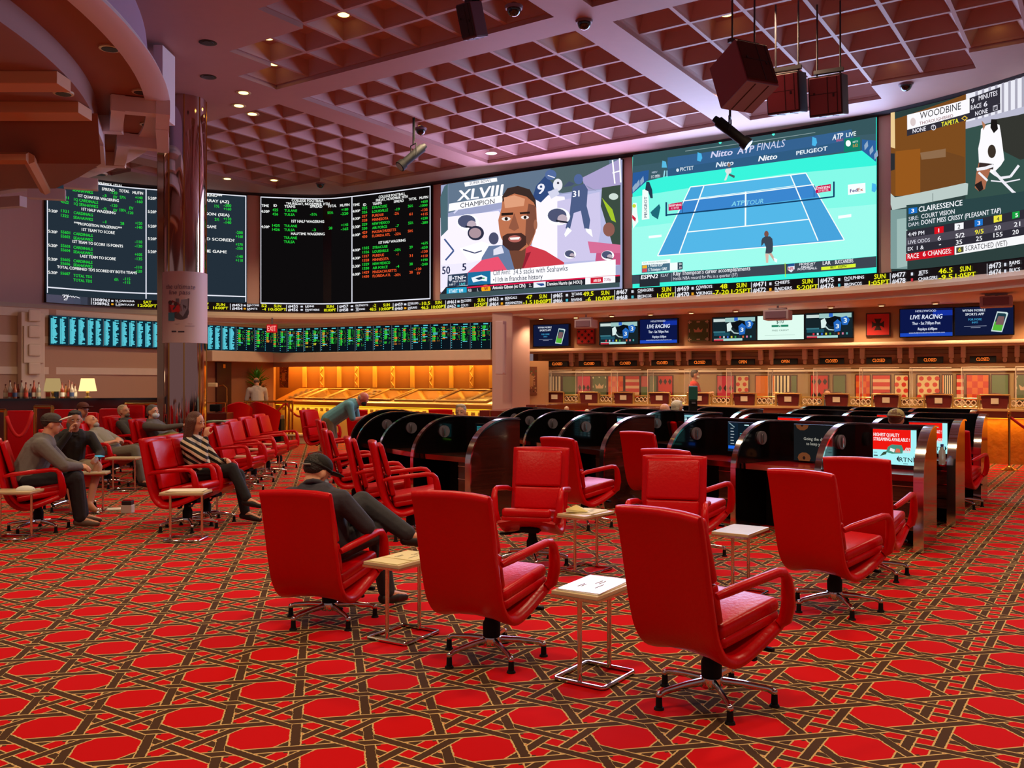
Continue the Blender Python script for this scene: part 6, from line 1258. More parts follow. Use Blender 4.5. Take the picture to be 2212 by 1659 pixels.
def person(label, loc, h, J, top, legs, shoe='1a1616', skin=SKIN, hair='2a1c18', hairlen=0, cap=None, mask=None, sleeve=1.0, shorts=False, vox=.012, look=(0,1,0), hl=1.0, hw=1.0, bald=False, beard=None, extra=None, topmat=None, group=None, collar=True, handdir=None):
    t = thing('person', label, 'person', loc, -R(h), group); J = {k: Vector(v) for k, v in J.items()}; f = Vector(look).normalized(); up = Vector((0,0,1)); rt = f.cross(up).normalized(); up = rt.cross(f).normalized(); HM = Matrix((rt, f, up)).transposed(); hc = J['head']
    hp = lambda x, y, z: hc+rt*x+f*y+up*z
    b = NB(); ellip(b, hp(0,-.012,.03), (.076,.094,.09), HM); ellip(b, hp(0,.012,-.035), (.060,.072,.075), HM); ellip(b, hp(0,.045,-.075), (.034,.032,.026), HM)
    capsule(b, hp(0,.083,.01), hp(0,.104,-.028), .009, .015, 8); sph(b, hp(-.012,.092,-.033), .010, 6); sph(b, hp(.012,.092,-.033), .010, 6)
    for s in (-1,1): ellip(b, hp(s*.078,-.005,-.005), (.012,.020,.033), HM); ellip(b, hp(s*.032,.066,.022), (.022,.016,.010), HM)
    ellip(b, hp(0,.072,-.058), (.024,.014,.010), HM)
    nk = J['neck']; capsule(b, hp(0,-.02,-.07), nk, .054*hw, .060*hw); capsule(b, nk, J['chest'], .06*hw, .12*hw); capsule(b, J['chest'], J['pelvis'], .12*hw, .12*hw)
    for s in 'LR':
        sg = 1 if s == 'R' else -1; sh, el, hd = J['sh'+s], J['el'+s], J['ha'+s]; capsule(b, J['chest']+(sh-J['chest'])*.5, sh, .06, .052); capsule(b, sh, el, .046, .036); capsule(b, el, hd, .037, .025)
        hv = hd-el; hv = hv.normalized()
        if handdir and s in handdir: hv = Vector(handdir[s]).normalized()
        hand(b, hd, hv, (-sg*.8, .1, -.5) if abs(hv.z) < .8 else (-sg,.2,0), sg, .8)
        kn, an, to = J['kn'+s], J['an'+s], J['to'+s]; hi = J['hi'+s]; capsule(b, J['pelvis'], hi, .11*hw, .088*hw); capsule(b, hi, kn, .082*hw, .054); c_ = kn+(an-kn)*.32; capsule(b, kn, c_, .054, .052); capsule(b, c_, an, .052, .036); capsule(b, an+(to-an)*-.12, to, .036, .026)
    blob('body', b, skin, t, vox, 3)
    b = NB(); w_ = hw; ch, pe = J['chest'], J['pelvis']; sv = (J['shR']-J['shL'])
    capsule(b, J['shL']*.75+ch*.25, J['shR']*.75+ch*.25, .092*w_, .092*w_); capsule(b, J['shL']*.62+J['shR']*.38, pe-(J['hiR']-J['hiL'])*.32, .118*w_, .118*w_); capsule(b, J['shR']*.62+J['shL']*.38, pe+(J['hiR']-J['hiL'])*.32, .118*w_, .118*w_); capsule(b, ch, pe, .145*w_, .15*w_); capsule(b, nk-(nk-ch)*.12, ch, .072*w_, .12*w_)
    for s in 'LR':
        sh, el, hd = J['sh'+s], J['el'+s], J['ha'+s]; capsule(b, sh, sh+(el-sh)*min(1, sleeve*2 if sleeve < .5 else 1), .073*w_, .058*w_)
        if sleeve > .5: capsule(b, el, el+(hd-el)*.93, .056*w_, .040*w_)
    o = blob('shirt', b, topmat or mat('cloth_'+top, top, .85, bump=(14,.35)), t, vox, 6)
    if collar:
        b = NB(); ax = (hc-nk).normalized(); s0 = nk+ax*.0; q_ = ax.to_track_quat('Z','Y'); tube(b, [s0+q_ @ Vector((.072*cos(a*pi/6),.078*sin(a*pi/6),.012*sin(a*pi/6))) for a in range(12)], .018, 7, closed=True); obj('collar', b, topmat or mat('cloth_'+top, top, .85, bump=(14,.35)), t, smooth=True)
    b = NB(); capsule(b, pe, pe+Vector((0,0,.01)), .135*w_, .13*w_)
    for s in 'LR':
        hi, kn, an = J['hi'+s], J['kn'+s], J['an'+s]; capsule(b, pe, hi, .13*w_, .105*w_); kk = kn if not shorts else hi+(kn-hi)*.85; capsule(b, hi, kk, .102*w_, .078*w_ if not shorts else .085)
        if not shorts: capsule(b, kn, kn+(an-kn)*.94, .076*w_, .062*w_)
    blob('trousers' if not shorts else 'shorts', b, mat('cloth_'+legs, legs, .85, bump=(12,.4)), t, vox, 6)
    for s in 'LR':
        an, to = J['an'+s], J['to'+s]; d = (to-an); d.z = d.z*.5; b = NB(); base = Vector((an.x,an.y,an.z)); capsule(b, an+Vector((0,0,-.035))-d*.22, an+Vector((0,0,-.03))+d*.4, .040, .042); capsule(b, an+Vector((0,0,-.03))+d*.4, to+Vector((0,0,-.005)), .044, .030); blob('shoe', b, mat('shoe_'+shoe, shoe, .5), t, .012, 3)
    if not bald:
        b = NB(); HMt = mat('hair_'+hair, hair, .6, bump=(90,.6)); ellip(b, hp(0,-.026,.045), (.083,.096,.086), HM); ellip(b, hp(0,-.055,.0 if not cap else .018), (.074,.056,.075 if not cap else .055), HM)
        if hairlen > 0:
            for x, y, l in ((-.07,-.03,1),(.07,-.03,1),(-.045,-.075,1.1),(.045,-.075,1.1),(0,-.09,1.1),(.075,.01,.85),(-.075,.01,.85)): capsule(b, hp(x,y,.02), hp(x*1.12,y-.01,-.02-hairlen*l), .036, .026)
        elif not cap:
            for k in range(9): a = k*.7; ellip(b, hp(.05*cos(a),.0+.035*sin(a),.10), (.024,.026,.018), HM)
        blob('hair', b, HMt, t, .012, 2)
    elif bald == 2:
        b = NB(); ellip(b, hp(0,-.045,-.0), (.080,.066,.055), HM); blob('hair', b, mat('hair_'+hair, hair, .6), t, .012, 2)
    b = NB()
    for s in (-1,1): ellip(b, hp(s*.031,.079,.012), (.013,.007,.008), HM)
    obj('eyes', b, mat('eye_white','d8d0c8',.3), t, smooth=True); b = NB()
    for s in (-1,1): ellip(b, hp(s*.031,.0855,.012), (.006,.003,.006), HM); ellip(b, hp(s*.032,.082,.034), (.019,.006,.004), HM)
    obj('brows', b, mat('hair_'+hair, hair, .6), t, smooth=True); b = NB(); ellip(b, hp(0,.084,-.060), (.021,.006,.005), HM); obj('mouth', b, mat('lip','8c4438',.5), t, smooth=True)
    if beard: b = NB(); ellip(b, hp(0,.05,-.075), (.052,.044,.035), HM); ellip(b, hp(0,.082,-.045), (.028,.012,.008), HM); blob('beard', b, mat('hair_'+beard, beard, .7), t, .008, 2)
    if mask: b = NB(); ellip(b, hp(0,.055,-.045), (.060,.056,.050), HM); obj('face_mask', b, mat('mask_'+mask, mask, .8), t, smooth=True)
    if cap:
        cc, vc = cap[0], cap[1]; b = NB(); ellip(b, hp(0,-.012,.062), (.086,.102,.070), HM); tube(b, [hp(.085*cos(a*pi/8), -.012+.101*sin(a*pi/8), .042) for a in range(16)], .008, 6, closed=True); obj('cap', b, mat('cap_'+cc, cc, .85, bump=(30,.3)), t, smooth=True)
        if vc:
            b = NB(); dr = cap[2] if len(cap) > 2 else 1; tl = cap[3]*6 if len(cap) > 3 else .1; ellip(b, hp(0, dr*.115, .045+.075*sin(tl)), (.080,.085,.011), HM @ Matrix.Rotation(tl*dr, 3, 'X')); obj('cap_brim', b, mat('cap_'+vc, vc, .8), t, smooth=40)
    if extra: extra(t, J, hp)
    return t
def seated(pel=(0,0,.54), ch_=(0,-.1,.84), nk=(0,-.1,.97), hd=(0,-.06,1.12), shw=.19, elL=(-.25,.08,.66), elR=(.25,.08,.66), haL=(-.10,.28,.66), haR=(.10,.28,.66), knL=(-.12,.38,.54), knR=(.12,.38,.54), anL=(-.12,.42,.10), anR=(.12,.42,.10), toL=None, toR=None):
    ch_ = Vector(ch_); nv = Vector(nk); s0 = ch_+(nv-ch_)*.45; a = Vector(anL); b = Vector(anR)
    return dict(pelvis=pel, chest=ch_, neck=nk, head=hd, shL=s0+Vector((-shw,0,0)), shR=s0+Vector((shw,0,0)), elL=elL, elR=elR, haL=haL, haR=haR, hiL=Vector(pel)+Vector((-.09,.02,-.02)), hiR=Vector(pel)+Vector((.09,.02,-.02)), knL=knL, knR=knR, anL=anL, anR=anR, toL=toL or a+Vector((-.02,.17,-.055)), toR=toR or b+Vector((.02,.17,-.055)))
# man in black cap
def ex1(t, J, hp): b = NB(); tube(b, [hp(-.05,-.115,.02), hp(0,-.125,.012), hp(.05,-.115,.02)], .006, 6); obj('cap_strap', b, mat('strap_grey','8a8680',.4), t)
person('man in black cap and dark hoodie seen from behind, legs crossed in red chair', CH[2].location, 20, seated(pel=(-.02,.0,.53), ch_=(-.03,-.12,.77), nk=(-.05,-.10,.895), hd=(-.07,-.04,.985), shw=.19, elL=(-.26,.0,.64), elR=(.27,.02,.64), haL=(-.05,.20,.68), haR=(.08,.20,.66), knL=(.04,.37,.75), knR=(.14,.39,.54), anL=(.38,.44,.52), anR=(.20,.44,.10), toL=(.52,.52,.47), toR=(.26,.60,.05)), '32303c', '303036', hair='1c1512', cap=('14120f','14120f'), mask='9aa8c0', vox=.009, look=(.35,.85,-.5), extra=ex1, hw=1.0)
# man in grey sweater
def ex2(t, J, hp): b = NB(); ellip(b, J['neck']+Vector((0,-.07,.0)), (.13,.07,.06)); obj('hood', b, mat('cloth_6e6864','6e6864',.85), t, smooth=True)
person('man in grey sweater and cap with white brim leaning forward at the left edge', CH[19].location+Vector((-.10,0,0)), 66, seated(pel=(0,-.04,.56), ch_=(0,.10,.86), nk=(0,.17,.99), hd=(0,.22,1.13), shw=.21, elL=(-.28,.32,.70), elR=(.28,.34,.70), haL=(-.06,.52,.66), haR=(.05,.50,.67), knL=(-.15,.45,.55), knR=(.15,.45,.55), anL=(-.13,.52,.11), anR=(.14,.50,.11)), '6e6864', '1c1a20', shoe='5a4638', hair='2c1c16', cap=('4a4440','d8d0c8',1,.075), vox=.010, look=(.0,1,-.1), extra=ex2, hw=1.12, handdir={'L':(.7,.6,0),'R':(-.7,.6,0)})
# man in black jacket
def ex3(t, J, hp): b = NB(); box(b, (-.20,.56,.69), (.075,.15,.01), bev=.003); obj('phone', b, glow('58b4c8', .9), t)
person('dark-haired man in black jacket and beige shorts, hand at mouth, facing left', CH[29].location, 140, seated(pel=(0,-.02,.55), ch_=(0,.12,.85), nk=(0,.18,.98), hd=(0,.25,1.12), shw=.20, elL=(-.29,.28,.70), elR=(.26,.34,.74), haL=(-.20,.45,.66), haR=(.09,.37,.98), knL=(-.22,.42,.55), knR=(.14,.42,.55), anL=(-.10,.50,.11), anR=(.08,.46,.11)), '1c1816', 'b8a68a', shoe='a8744e', skin=SKIN2, hair='1e1512', shorts=True, vox=.010, look=(.18,1,-.18), extra=ex3, handdir={'R':(-.3,.1,1)})
RC = lambda **k: seated(pel=(0,.10,.53), ch_=(0,-.12,.74), nk=(0,-.22,.86), hd=(0,-.26,.98), **k)
person('older bald man in grey shirt and trousers reclining asleep in a red chair', CH[26].location, 100, RC(knL=(-.12,.52,.60), knR=(.12,.54,.58), anL=(-.10,.62,.11), anR=(.14,.66,.11), haL=(-.06,.16,.72), haR=(.10,.18,.70)), '8e8878', '6a6458', shoe='2a2420', bald=True, beard='a09a90', vox=.013, look=(.1,.8,.45), sleeve=.45)
def ex5(t, J, hp): b = NB(); box(b, (.10,.34,.93), (.075,.012,.15), bev=.003); obj('phone', b, SCRB, t)
person('blond older man in dark shirt holding a dark phone upright, reclining', CH[27].location, 100, seated(pel=(0,.10,.54), ch_=(0,-.08,.80), nk=(0,-.16,.93), hd=(0,-.16,1.07), elR=(.24,.12,.66), haR=(.12,.28,.82), haL=(-.05,.30,.66), knL=(-.12,.50,.66), knR=(.12,.52,.64), anL=(-.10,.60,.11), anR=(.12,.60,.11)), '3e3a38', '6e6a4c', hair='c8b48c', beard='7a6858', shorts=True, sleeve=.45, vox=.013, look=(.1,.95,.2), extra=ex5)
def ex6(t, J, hp): b = NB(); ellip(b, (.12,.26,.70), (.13,.20,.10)); ellip(b, (.14,.12,.68), (.10,.12,.09)); blob('bag', b, mat('khaki_bag','9c8e50',.8,bump=(12,.6)), t, .016)
person('grey-haired masked person in grey stretching one arm over a raised knee', CH[28].location, 100, seated(pel=(0,.08,.54), ch_=(0,-.12,.82), nk=(0,-.16,.96), hd=(0,-.14,1.10), elR=(.22,.18,.86), haR=(.14,.47,.90), elL=(-.2,.15,.7), haL=(-.1,.35,.7), knR=(.12,.55,.78), knL=(-.12,.45,.56), anR=(.12,.62,.36), anL=(-.1,.5,.11)), '5e5a56', '34343c', hair='6c665c', mask='d4dce0', vox=.013, look=(.25,1,0), extra=ex6)
# woman in striped sweater
m = bpy.data.materials.new('striped_knit'); m.use_nodes = True; nt = m.node_tree; b_ = nt.nodes['Principled BSDF']; b_.inputs['Roughness'].default_value = .85
tc = nt.nodes.new('ShaderNodeTexCoord'); mp = nt.nodes.new('ShaderNodeMapping'); mp.inputs['Rotation'].default_value = (R(28),R(15),0); wv = nt.nodes.new('ShaderNodeTexWave'); wv.bands_direction = 'Z'; wv.inputs['Scale'].default_value = 5.2; wv.inputs['Distortion'].default_value = 1.6; wv.inputs['Detail Scale'].default_value = .6
cr = nt.nodes.new('ShaderNodeValToRGB'); cr.color_ramp.interpolation = 'CONSTANT'; cr.color_ramp.elements[0].color = lin('16100f'); cr.color_ramp.elements[1].position = .52; cr.color_ramp.elements[1].color = lin('d8c4a8')
nt.links.new(tc.outputs['Object'], mp.inputs[0]); nt.links.new(mp.outputs[0], wv.inputs[0]); nt.links.new(wv.outputs['Fac'], cr.inputs[0]); nt.links.new(cr.outputs[0], b_.inputs['Base Color'])
def ex7(t, J, hp):
    b = NB(); ellip(b, (.06,.20,.66), (.16,.17,.10)); ellip(b, (.0,.34,.68), (.10,.10,.08)); blob('handbag', b, mat('floral_bag','1c1620',.6,bump=(20,.6)), t, .012)
    b = NB()
    for k in range(14): a = k*2.4; sph(b, (.08+.12*cos(a), .2+.14*sin(a), .745-.02*(k%3)), .016, 6)
    obj('bag_flowers', b, mat('bag_flower','8a7488',.7), t, smooth=True)
person('brown-haired woman in black and cream striped sweater with dark bag on her lap', CH[21].location+Vector((-.06,0,0)), 98, seated(pel=(0,.0,.54), ch_=(0,-.10,.84), nk=(0,-.09,.98), hd=(.02,-.05,1.13), shw=.17, elR=(.24,.14,.74), haR=(.13,.12,.97), elL=(-.24,.08,.66), haL=(-.04,.28,.70), knR=(.06,.40,.62), knL=(-.06,.42,.54), anR=(.10,.60,.28), anL=(-.02,.52,.11), toR=(.12,.76,.22), toL=(.0,.70,.05)), '202020', '16161a', shoe='141012', hair='5a3020', hairlen=.17, vox=.010, look=(.15,1,-.15), topmat=m, handdir={'R':(-.2,.0,1)}, hw=.92, collar=False)
# standing figures
def standing(lean=0, hd=1.66, el=.22, ha=((-.12,.3,1.05),(.12,.3,1.05)), z=1.0):
    return dict(pelvis=(0,0,.93), chest=(0,lean*.35,1.27), neck=(0,lean*.5,1.44), head=(0,lean*.62+.02,hd-.06), shL=(-.2,lean*.45,1.38), shR=(.2,lean*.45,1.38), elL=(-.26,lean*.4+.06,1.12), elR=(.26,lean*.4+.06,1.12), haL=ha[0], haR=ha[1], hiL=(-.09,0,.92), hiR=(.09,0,.92), knL=(-.1,.02,.5), knR=(.1,.02,.5), anL=(-.1,0,.09), anR=(.1,0,.09), toL=(-.12,.17,.03), toR=(.12,.17,.03))
p = P(557,824,24.2); person('standing bald man in white shirt seen from behind at the brass rail', (p.x,p.y,0), -28, standing(.25, 1.64), 'c8bcb4', '2a2428', bald=2, hair='6a5a50', vox=.015, look=(0,1,-.6))
J = dict(pelvis=(0,-.04,.92), chest=(0,.30,1.14), neck=(0,.44,1.22), head=(0,.56,1.29), shL=(-.2,.36,1.19), shR=(.2,.36,1.19), elL=(-.2,.42,.92), elR=(.2,.42,.94), haL=(-.08,.60,.98), haR=(.08,.58,.98), hiL=(-.09,-.04,.90), hiR=(.09,-.04,.90), knL=(-.1,.02,.5), knR=(.1,.04,.5), anL=(-.1,-.02,.09), anR=(.1,0,.09), toL=(-.12,.15,.03), toR=(.12,.17,.03))
p = P(716,824,16.1); person('man in teal polo shirt and khaki trousers bending forward over his hands', (p.x,p.y,0), 92, J, '5c96a0', '6a5c40', hair='b8a090', bald=2, skin=mat('skin_ruddy','c87060',.5), mask='1a1418', sleeve=.45, vox=.012, look=(.15,.8,-.7))
p = P(1496,824,22.2); person('employee in red vest and white mask standing behind the betting counter', (p.x,p.y,.12), 120, standing(.08, 1.70, ha=((-.1,.42,1.15),(.15,.45,1.2))), 'c8281c', '1c1418', hair='3a2c24', mask='e0d8c8', vox=.015, look=(-.3,1,-.1))
for lb, px, py, D, hh, kw in (('seated grey-haired person whose head shows over the left carrels', 995, 891, 13.6, 190, dict(hair='a89880')),('bald man in blue mask seated beyond the middle carrels', 1437, 888, 15.0, 50, dict(bald=2, hair='a88', mask='88a0c0') if False else dict(bald=2, hair='988878', mask='88a0c0')),
    ('white-haired man in pale mask seated beyond the middle carrels', 1464, 882, 14.2, 50, dict(hair='e0d4bc', mask='d8dce0')),('person in beige baseball cap seated at the second right row', 1936, 908, 10.05, 34, dict(hair='6a4a34', cap=('a89868','a89868',-1))),
    ('orange-haired masked employee seated behind the sixth window', 1675, 858, 21.6, 200, dict(hair='d89850', mask='e0d8c8')),('dark-haired masked employee seated behind the seventh window', 1787, 852, 20.6, 200, dict(hair='6a3020', mask='e0dcd4')),('person in brown cap seated behind the man in the black jacket', 180, 886, 14.6, 120, dict(hair='4a2c20', cap=('5a2c20','5a2c20')))):
    p = P(px, py, D); zz = p.z-1.12; sh_ = [k for k in (-.1,)]
    fwd = Vector((sin(R(hh)), cos(R(hh)))); base = Vector((p.x, p.y))+fwd*.06
    person(lb, (base.x, base.y, max(-.0, zz)), hh, seated(), '7a6a60' if 'grey' in lb else '5a5450', '2c2a2e', vox=.018, **kw)
    if D < 20: CH[100+px] = dup(chair0, (base.x, base.y, 0), -R(hh), 'red chair mostly hidden under the '+lb.replace('seated ','',1).split(' whose')[0].split(' in ')[0]+(' with the beige cap' if 'beige' in lb else ' with the brown cap' if 'brown cap' in lb else ' beyond the carrels'), GA)
# ------------------------------------------------------------ bar shelf on the left with bottles and lamps
t = thing('bar_counter', 'long dark glossy bar counter along the left wall', 'bar counter', (-9.2,16.8,0)); BP = Plan([(-12.6,15.9),(-6.6,18.3)])
tp(obj('bar_front', loft(BP, [(0,0),(0,1.24),(-.45,1.24),(-.45,0)], 0, BP.s[-1], 4, True), mat('bar_wood','4a1812',.2,coat=.6), t)); tp(obj('bar_top', loft(BP, [(.05,1.24),(.05,1.28),(-.5,1.28),(-.5,1.24)], 0, BP.s[-1], 4, True), GLOSSB, t))
BT = [(8,'cc9c80'),(19,'c8c0b8'),(30,'b06040'),(44,'b8b4ac'),(54,'a05030'),(63,'c8c0c0'),(71,'b04838'),(82,'a8a8a0'),(133,'a04020'),(140,'c88848'),(148,'8c5034'),(154,'b0a090'),(160,'a8988c'),(36,'8c2c18'),(101,'b0a878'),(120,'7c8878')]
for i, (px, cl) in enumerate(sorted(BT)):
    s_ = BP.hit(px)[0]; q = BP.at(s_, -.2+.05*((i*7)%3-1)); t = thing('bottle', '%s liquor bottle standing on the bar counter, %s from the left' % (['tall clear','amber','short brown'][i%3], WORDS[i]), 'bottle', (q.x,q.y,1.28), group='bottles on the bar'); hgt = .9+.12*((i*5)%3)
    bm = NB(); lathe(bm, [(.036,0),(.038,.01),(.038,.15*hgt),(.030,.18*hgt),(.014,.21*hgt),(.013,.27*hgt)], n=14); obj('glass', bm, mat('bottle_'+cl, cl, .08, trans=.3), t, smooth=40); bm = NB(); lathe(bm, [(.015,.265*hgt),(.015,.30*hgt)], n=12); obj('stopper', bm, mat('stopper','5a2018',.4), t); bm = NB(); lathe(bm, [(.0392,.03),(.0392,.11)], n=14); obj('bottle_label', bm, mat('lab_'+str(i%4), ['d8c8a8','c04030','3a4c78','e0dcd0'][i%4], .6), t, smooth=40)
for px, lb, s in ((188,'lit cream-shaded table lamp on the bar right of the bottles',1.5),(112,'dimmer table lamp on the bar between two groups of bottles',.42)):
    q = BP.at(BP.hit(px)[0], -.22); t = thing('table_lamp', lb, 'lamp', (q.x,q.y,1.28)); bm = NB(); lathe(bm, [(.07,0),(.07,.015),(.02,.03),(.018,.06),(.035,.09),(.03,.12),(.012,.14),(.012,.2)], n=16); obj('lamp_base', bm, mat('pale_brass','e0b868',.3,.7), t, smooth=40)
    bm = NB(); z0 = .13; lathe(bm, [(.165,z0),(.120,z0+.25),(.118,z0+.25),(.163,z0)], n=28); obj('lamp_shade', bm, glow('ffd890', s), t, smooth=40); lamp('lamp_bulb', 'POINT', (q.x,q.y-.3,1.7), 9*s, WARM, .12)
# red banquettes, brass rails and ropes in front of the bar
def rail(label, pts, D, zt, posts, name='brass_rail'):
    A = P(pts[0],824,D[0]); B = P(pts[1],824,D[1]); t = thing(name, label, 'railing', (A.x,A.y,0)); bm = NB(); cyl(bm, (A.x,A.y,zt), (B.x,B.y,zt), .028, n=10); tp(obj('top_bar', bm, BRASS, t, smooth=40))
    for f in posts: q = A.lerp(B, f); bm = NB(); cyl(bm, (q.x,q.y,0), (q.x,q.y,zt), .026, n=10); cyl(bm, (q.x,q.y,0), (q.x,q.y,.015), .11, n=16); tp(obj('post', bm, BRASS, t, smooth=40))
    return t
rail('short brass rail at the left edge near the man in grey', (-30,12), (13.6,13.6), 1.17, (0,1)); rail('short brass rail above the red seats behind the man in grey', (76,113), (13.9,13.7), 1.22, (0,1)); rail('brass rail in front of the red seats left of the mirrored column', (270,354), (17.15,17.15), 1.18, (0,1))
for i, (x0, x1, D, z0, z1, lb) in enumerate(((14,74,14.9,.25,1.13,'red banquette back at the far left'),(118,182,14.9,.2,1.15,'red banquette back behind the man in the black jacket'),(184,212,14.9,.2,1.10,'short red banquette back above the reclining bald man'),(216,262,17.0,.2,1.10,'red banquette back with a curved top behind the phone holder'),(276,312,17.5,.2,1.15,'red banquette back left of the masked person'),(318,356,17.6,.2,1.12,'red banquette back between masked person and column'))):
    a, b = P(x0,824,D), P(x1,824,D); t = thing('banquette', lb, 'banquette', ((a.x+b.x)/2,D,0), group='red banquettes before the bar'); w_ = b.x-a.x; bm = NB(); box(bm, (0,0,(z0+z1)/2), (w_,.12,z1-z0), bev=.04); obj('backrest', bm, REDL, t, smooth=40); bm = NB(); box(bm, (0,.25,.40), (w_,.5,.14), bev=.04); obj('seat', bm, REDL, t, smooth=40); bm = NB(); box(bm, (0,.2,.16), (w_*.96,.4,.32)); obj('plinth', bm, DARKW, t)
def rope(label, a, b, sag): 
    a, b = Vector(a), Vector(b); bm = NB(); tube(bm, [a.lerp(b,k/10)-Vector((0,0,sag*(1-(k/5-1)**2))) for k in range(11)], .026, 8); o = obj('velvet_rope', bm, REDF, smooth=True); tag(o, label, 'rope', 'velvet ropes'); return o
rope('red velvet rope sagging behind the man in grey', P(14,899,13.5), P(70,890,13.7), .33)
# podium corner right of the column
t = thing('host_podium', 'dark host podium right of the mirrored column with small lamp', 'podium', (P(468,824,20.8).x,20.8,0)); bm = NB(); box(bm, (0,0,.45), (.62,.5,.9), bev=.02); obj('cabinet', bm, mat('podium_wood','5a1e18',.25,coat=.4), t); bm = NB(); tube(bm, [(-.26,-.2,.9),(-.26,-.2,1.12),(.26,-.2,1.12),(.26,-.2,.9)], .014, 6); obj('brass_guard', bm, BRASS, t); bm = NB(); tube(bm, [(.2,.1,.9),(.2,.1,1.45),(.12,.1,1.52),(.02,.1,1.5)], .012, 6); obj('lamp_stem', bm, BRASS, t); bm = NB(); box(bm, (-.12,.1,1.52), (.2,.12,.1), bev=.02); obj('lamp_shade', bm, mat('cream_shade','e8c890',.5), t); bm = NB(); box(bm, (-.02,0,1.0), (.24,.16,.16), bev=.02); obj('terminal', bm, BLACK, t)
rail('brass rail in front of the white-shirted man', (527,632), (23.6,23.6), 1.08, (.06,.5,.93,1))
a = P(604,940,24.3); t = thing('marble_step', 'cream marble step block at the foot of the brass posts', 'step', (P(640,824,24).x,23.9,0)); bm = NB(); box(bm, (0,0,.10), (.95,.6,.20), bev=.01); box(bm, (0,0,.22), (1.05,.7,.05), bev=.015); obj('block', bm, MARBLE, t)
q = P(617,824,24.0); t = thing('rope_post', 'brass rope post on the cream marble step', 'stanchion', (q.x,q.y,.245)); bm = NB(); lathe(bm, [(.13,0),(.13,.015),(.03,.03),(.024,.05),(.024,.80),(.034,.82),(.034,.86),(.01,.88)], n=16); obj('pole', bm, BRASS, t, smooth=40)
rope('dark red velvet rope right of the brass post on the step', (q.x+.03,q.y,1.02), (q.x+.72,q.y-.3,.86), .25); rope('dark red velvet rope left of the brass post on the step', (q.x-.03,q.y,1.02), (q.x-.5,q.y-.2,.62), .05)
for lb, px, D, rz in (('round red tub chair behind the brass rail, left one',508,22.0,30),('round red tub chair behind the brass rail, right one under the white-shirted man',576,22.6,-25)):
    p = P(px,824,D); t = thing('tub_chair', lb, 'chair', (p.x,p.y,0), R(rz), group='red tub chairs'); t.scale = (.85,.85,1); bm = NB(); rows_ = []
    for k in range(19):
        an = pi*(1.08*k/18-.04); hh = 1.12-.28*abs(k/9-1)**1.5; rows_.append([bm.verts.new((r*cos(an), -r*sin(an), z)) for r, z in ((.30,.42),(.43,hh),(.48,hh-.02),(.37,.36))])
    for A, B in zip(rows_, rows_[1:]):
        for i in range(4): bm.faces.new((A[i],B[i],B[(i+1)%4],A[(i+1)%4]))
    bm.faces.new(rows_[0]); bm.faces.new(rows_[-1][::-1]); obj('shell', bm, REDL, t, smooth=50); bm = NB(); lathe(bm, [(.32,.36),(.34,.40),(.32,.46),(.05,.48)], n=24); obj('seat', bm, REDL, t, smooth=50); bm = NB(); lathe(bm, [(.25,0),(.25,.02),(.05,.05),(.04,.38)], n=20); obj('pedestal', bm, CHROME, t, smooth=40)
t = thing('litter_bin', 'black square bin with grey lid behind the rail', 'bin', (P(602,824,23.2).x,23.2,0)); bm = NB(); box(bm, (-.1,.0,.33), (.42,.36,.66), bev=.02); obj('bin_body', bm, BLACK, t); bm = NB(); box(bm, (-.1,0,.70), (.40,.34,.10), bev=.02); obj('lid', bm, mat('grey_lid','6c6870',.3,.3), t)
p = P(556,824,24.85); t = thing('potted_plant', 'tall bright green leafy plant behind the white-shirted man', 'plant', (p.x,p.y,0)); bm = NB(); lathe(bm, [(.16,0),(.2,.4),(.22,.42),(.2,.43)], n=16); obj('pot', bm, DARKW, t, smooth=40); rnd = random.Random(3)
def leafset(nm, n, z0, sp, L, m_):
    bm = NB()
    for k in range(n):
        a = rnd.uniform(0,2*pi); e = rnd.uniform(.3,1.3); z = z0+rnd.uniform(-sp,sp); d = Vector((cos(a)*cos(e), sin(a)*cos(e)*.6, sin(e))); s = d.cross(Vector((0,0,1))).normalized()*.028; p0 = Vector((0,0,z)); m1 = p0+d*L*.55; e1 = p0+d*L-Vector((0,0,L*.15*(1.3-e)))
        bm.faces.new([bm.verts.new(v) for v in (p0, m1+s, e1, m1-s)])
    return obj(nm, bm, m_, t)
leafset('foliage', 46, 1.58, .12, .42, mat('leaf_bright','4ca81c',.5)); leafset('lower_foliage', 60, 1.15, .3, .42, mat('leaf_brown','4a3018',.6)); bm = NB(); cyl(bm, (0,0,.4), (0,0,1.6), .02, n=6); obj('stem', bm, mat('leaf_brown','4a3018',.6), t)
# right-hand stanchion, dispenser, globes, low partitions
def stanchion(lb, p, zt, globe, m_=BRASS):
    t = thing('stanchion', lb, 'stanchion', (p.x,p.y,0), group='rope posts'); bm = NB(); lathe(bm, [(.15,0),(.15,.012),(.06,.05),(.025,.08),(.022,.1),(.022,zt-.1),(.032,zt-.09),(.032,zt-.05),(.012,zt-.04)], n=20); obj('pole', bm, m_, t, smooth=40); bm = NB(); sph(bm, (0,0,zt-.02), .032 if not globe else .05, 14); obj('finial', bm, m_ if not globe else mat('cream_globe','e0c8a0',.4), t, smooth=True)
s_ = fl(2180,1016); stanchion('polished brass rope post by the glowing counter at the far right', s_, 1.06, 0); rope('red velvet rope hanging from the far right brass post', (s_.x+.03,s_.y,.95), (s_.x+1.7,s_.y-.6,.95), .42)
stanchion('brass rope post beyond the far right edge', Vector((s_.x+1.75,s_.y-.62,0)), 1.06, 0) if False else None
stanchion('post with cream globe top left of the small red chair', P(1224,824,19.3).xy.to_3d(), 1.05, 1, DARKW); stanchion('post with cream globe top in front of the small red chair', P(1268,824,18.0).xy.to_3d(), 1.03, 1, DARKW)
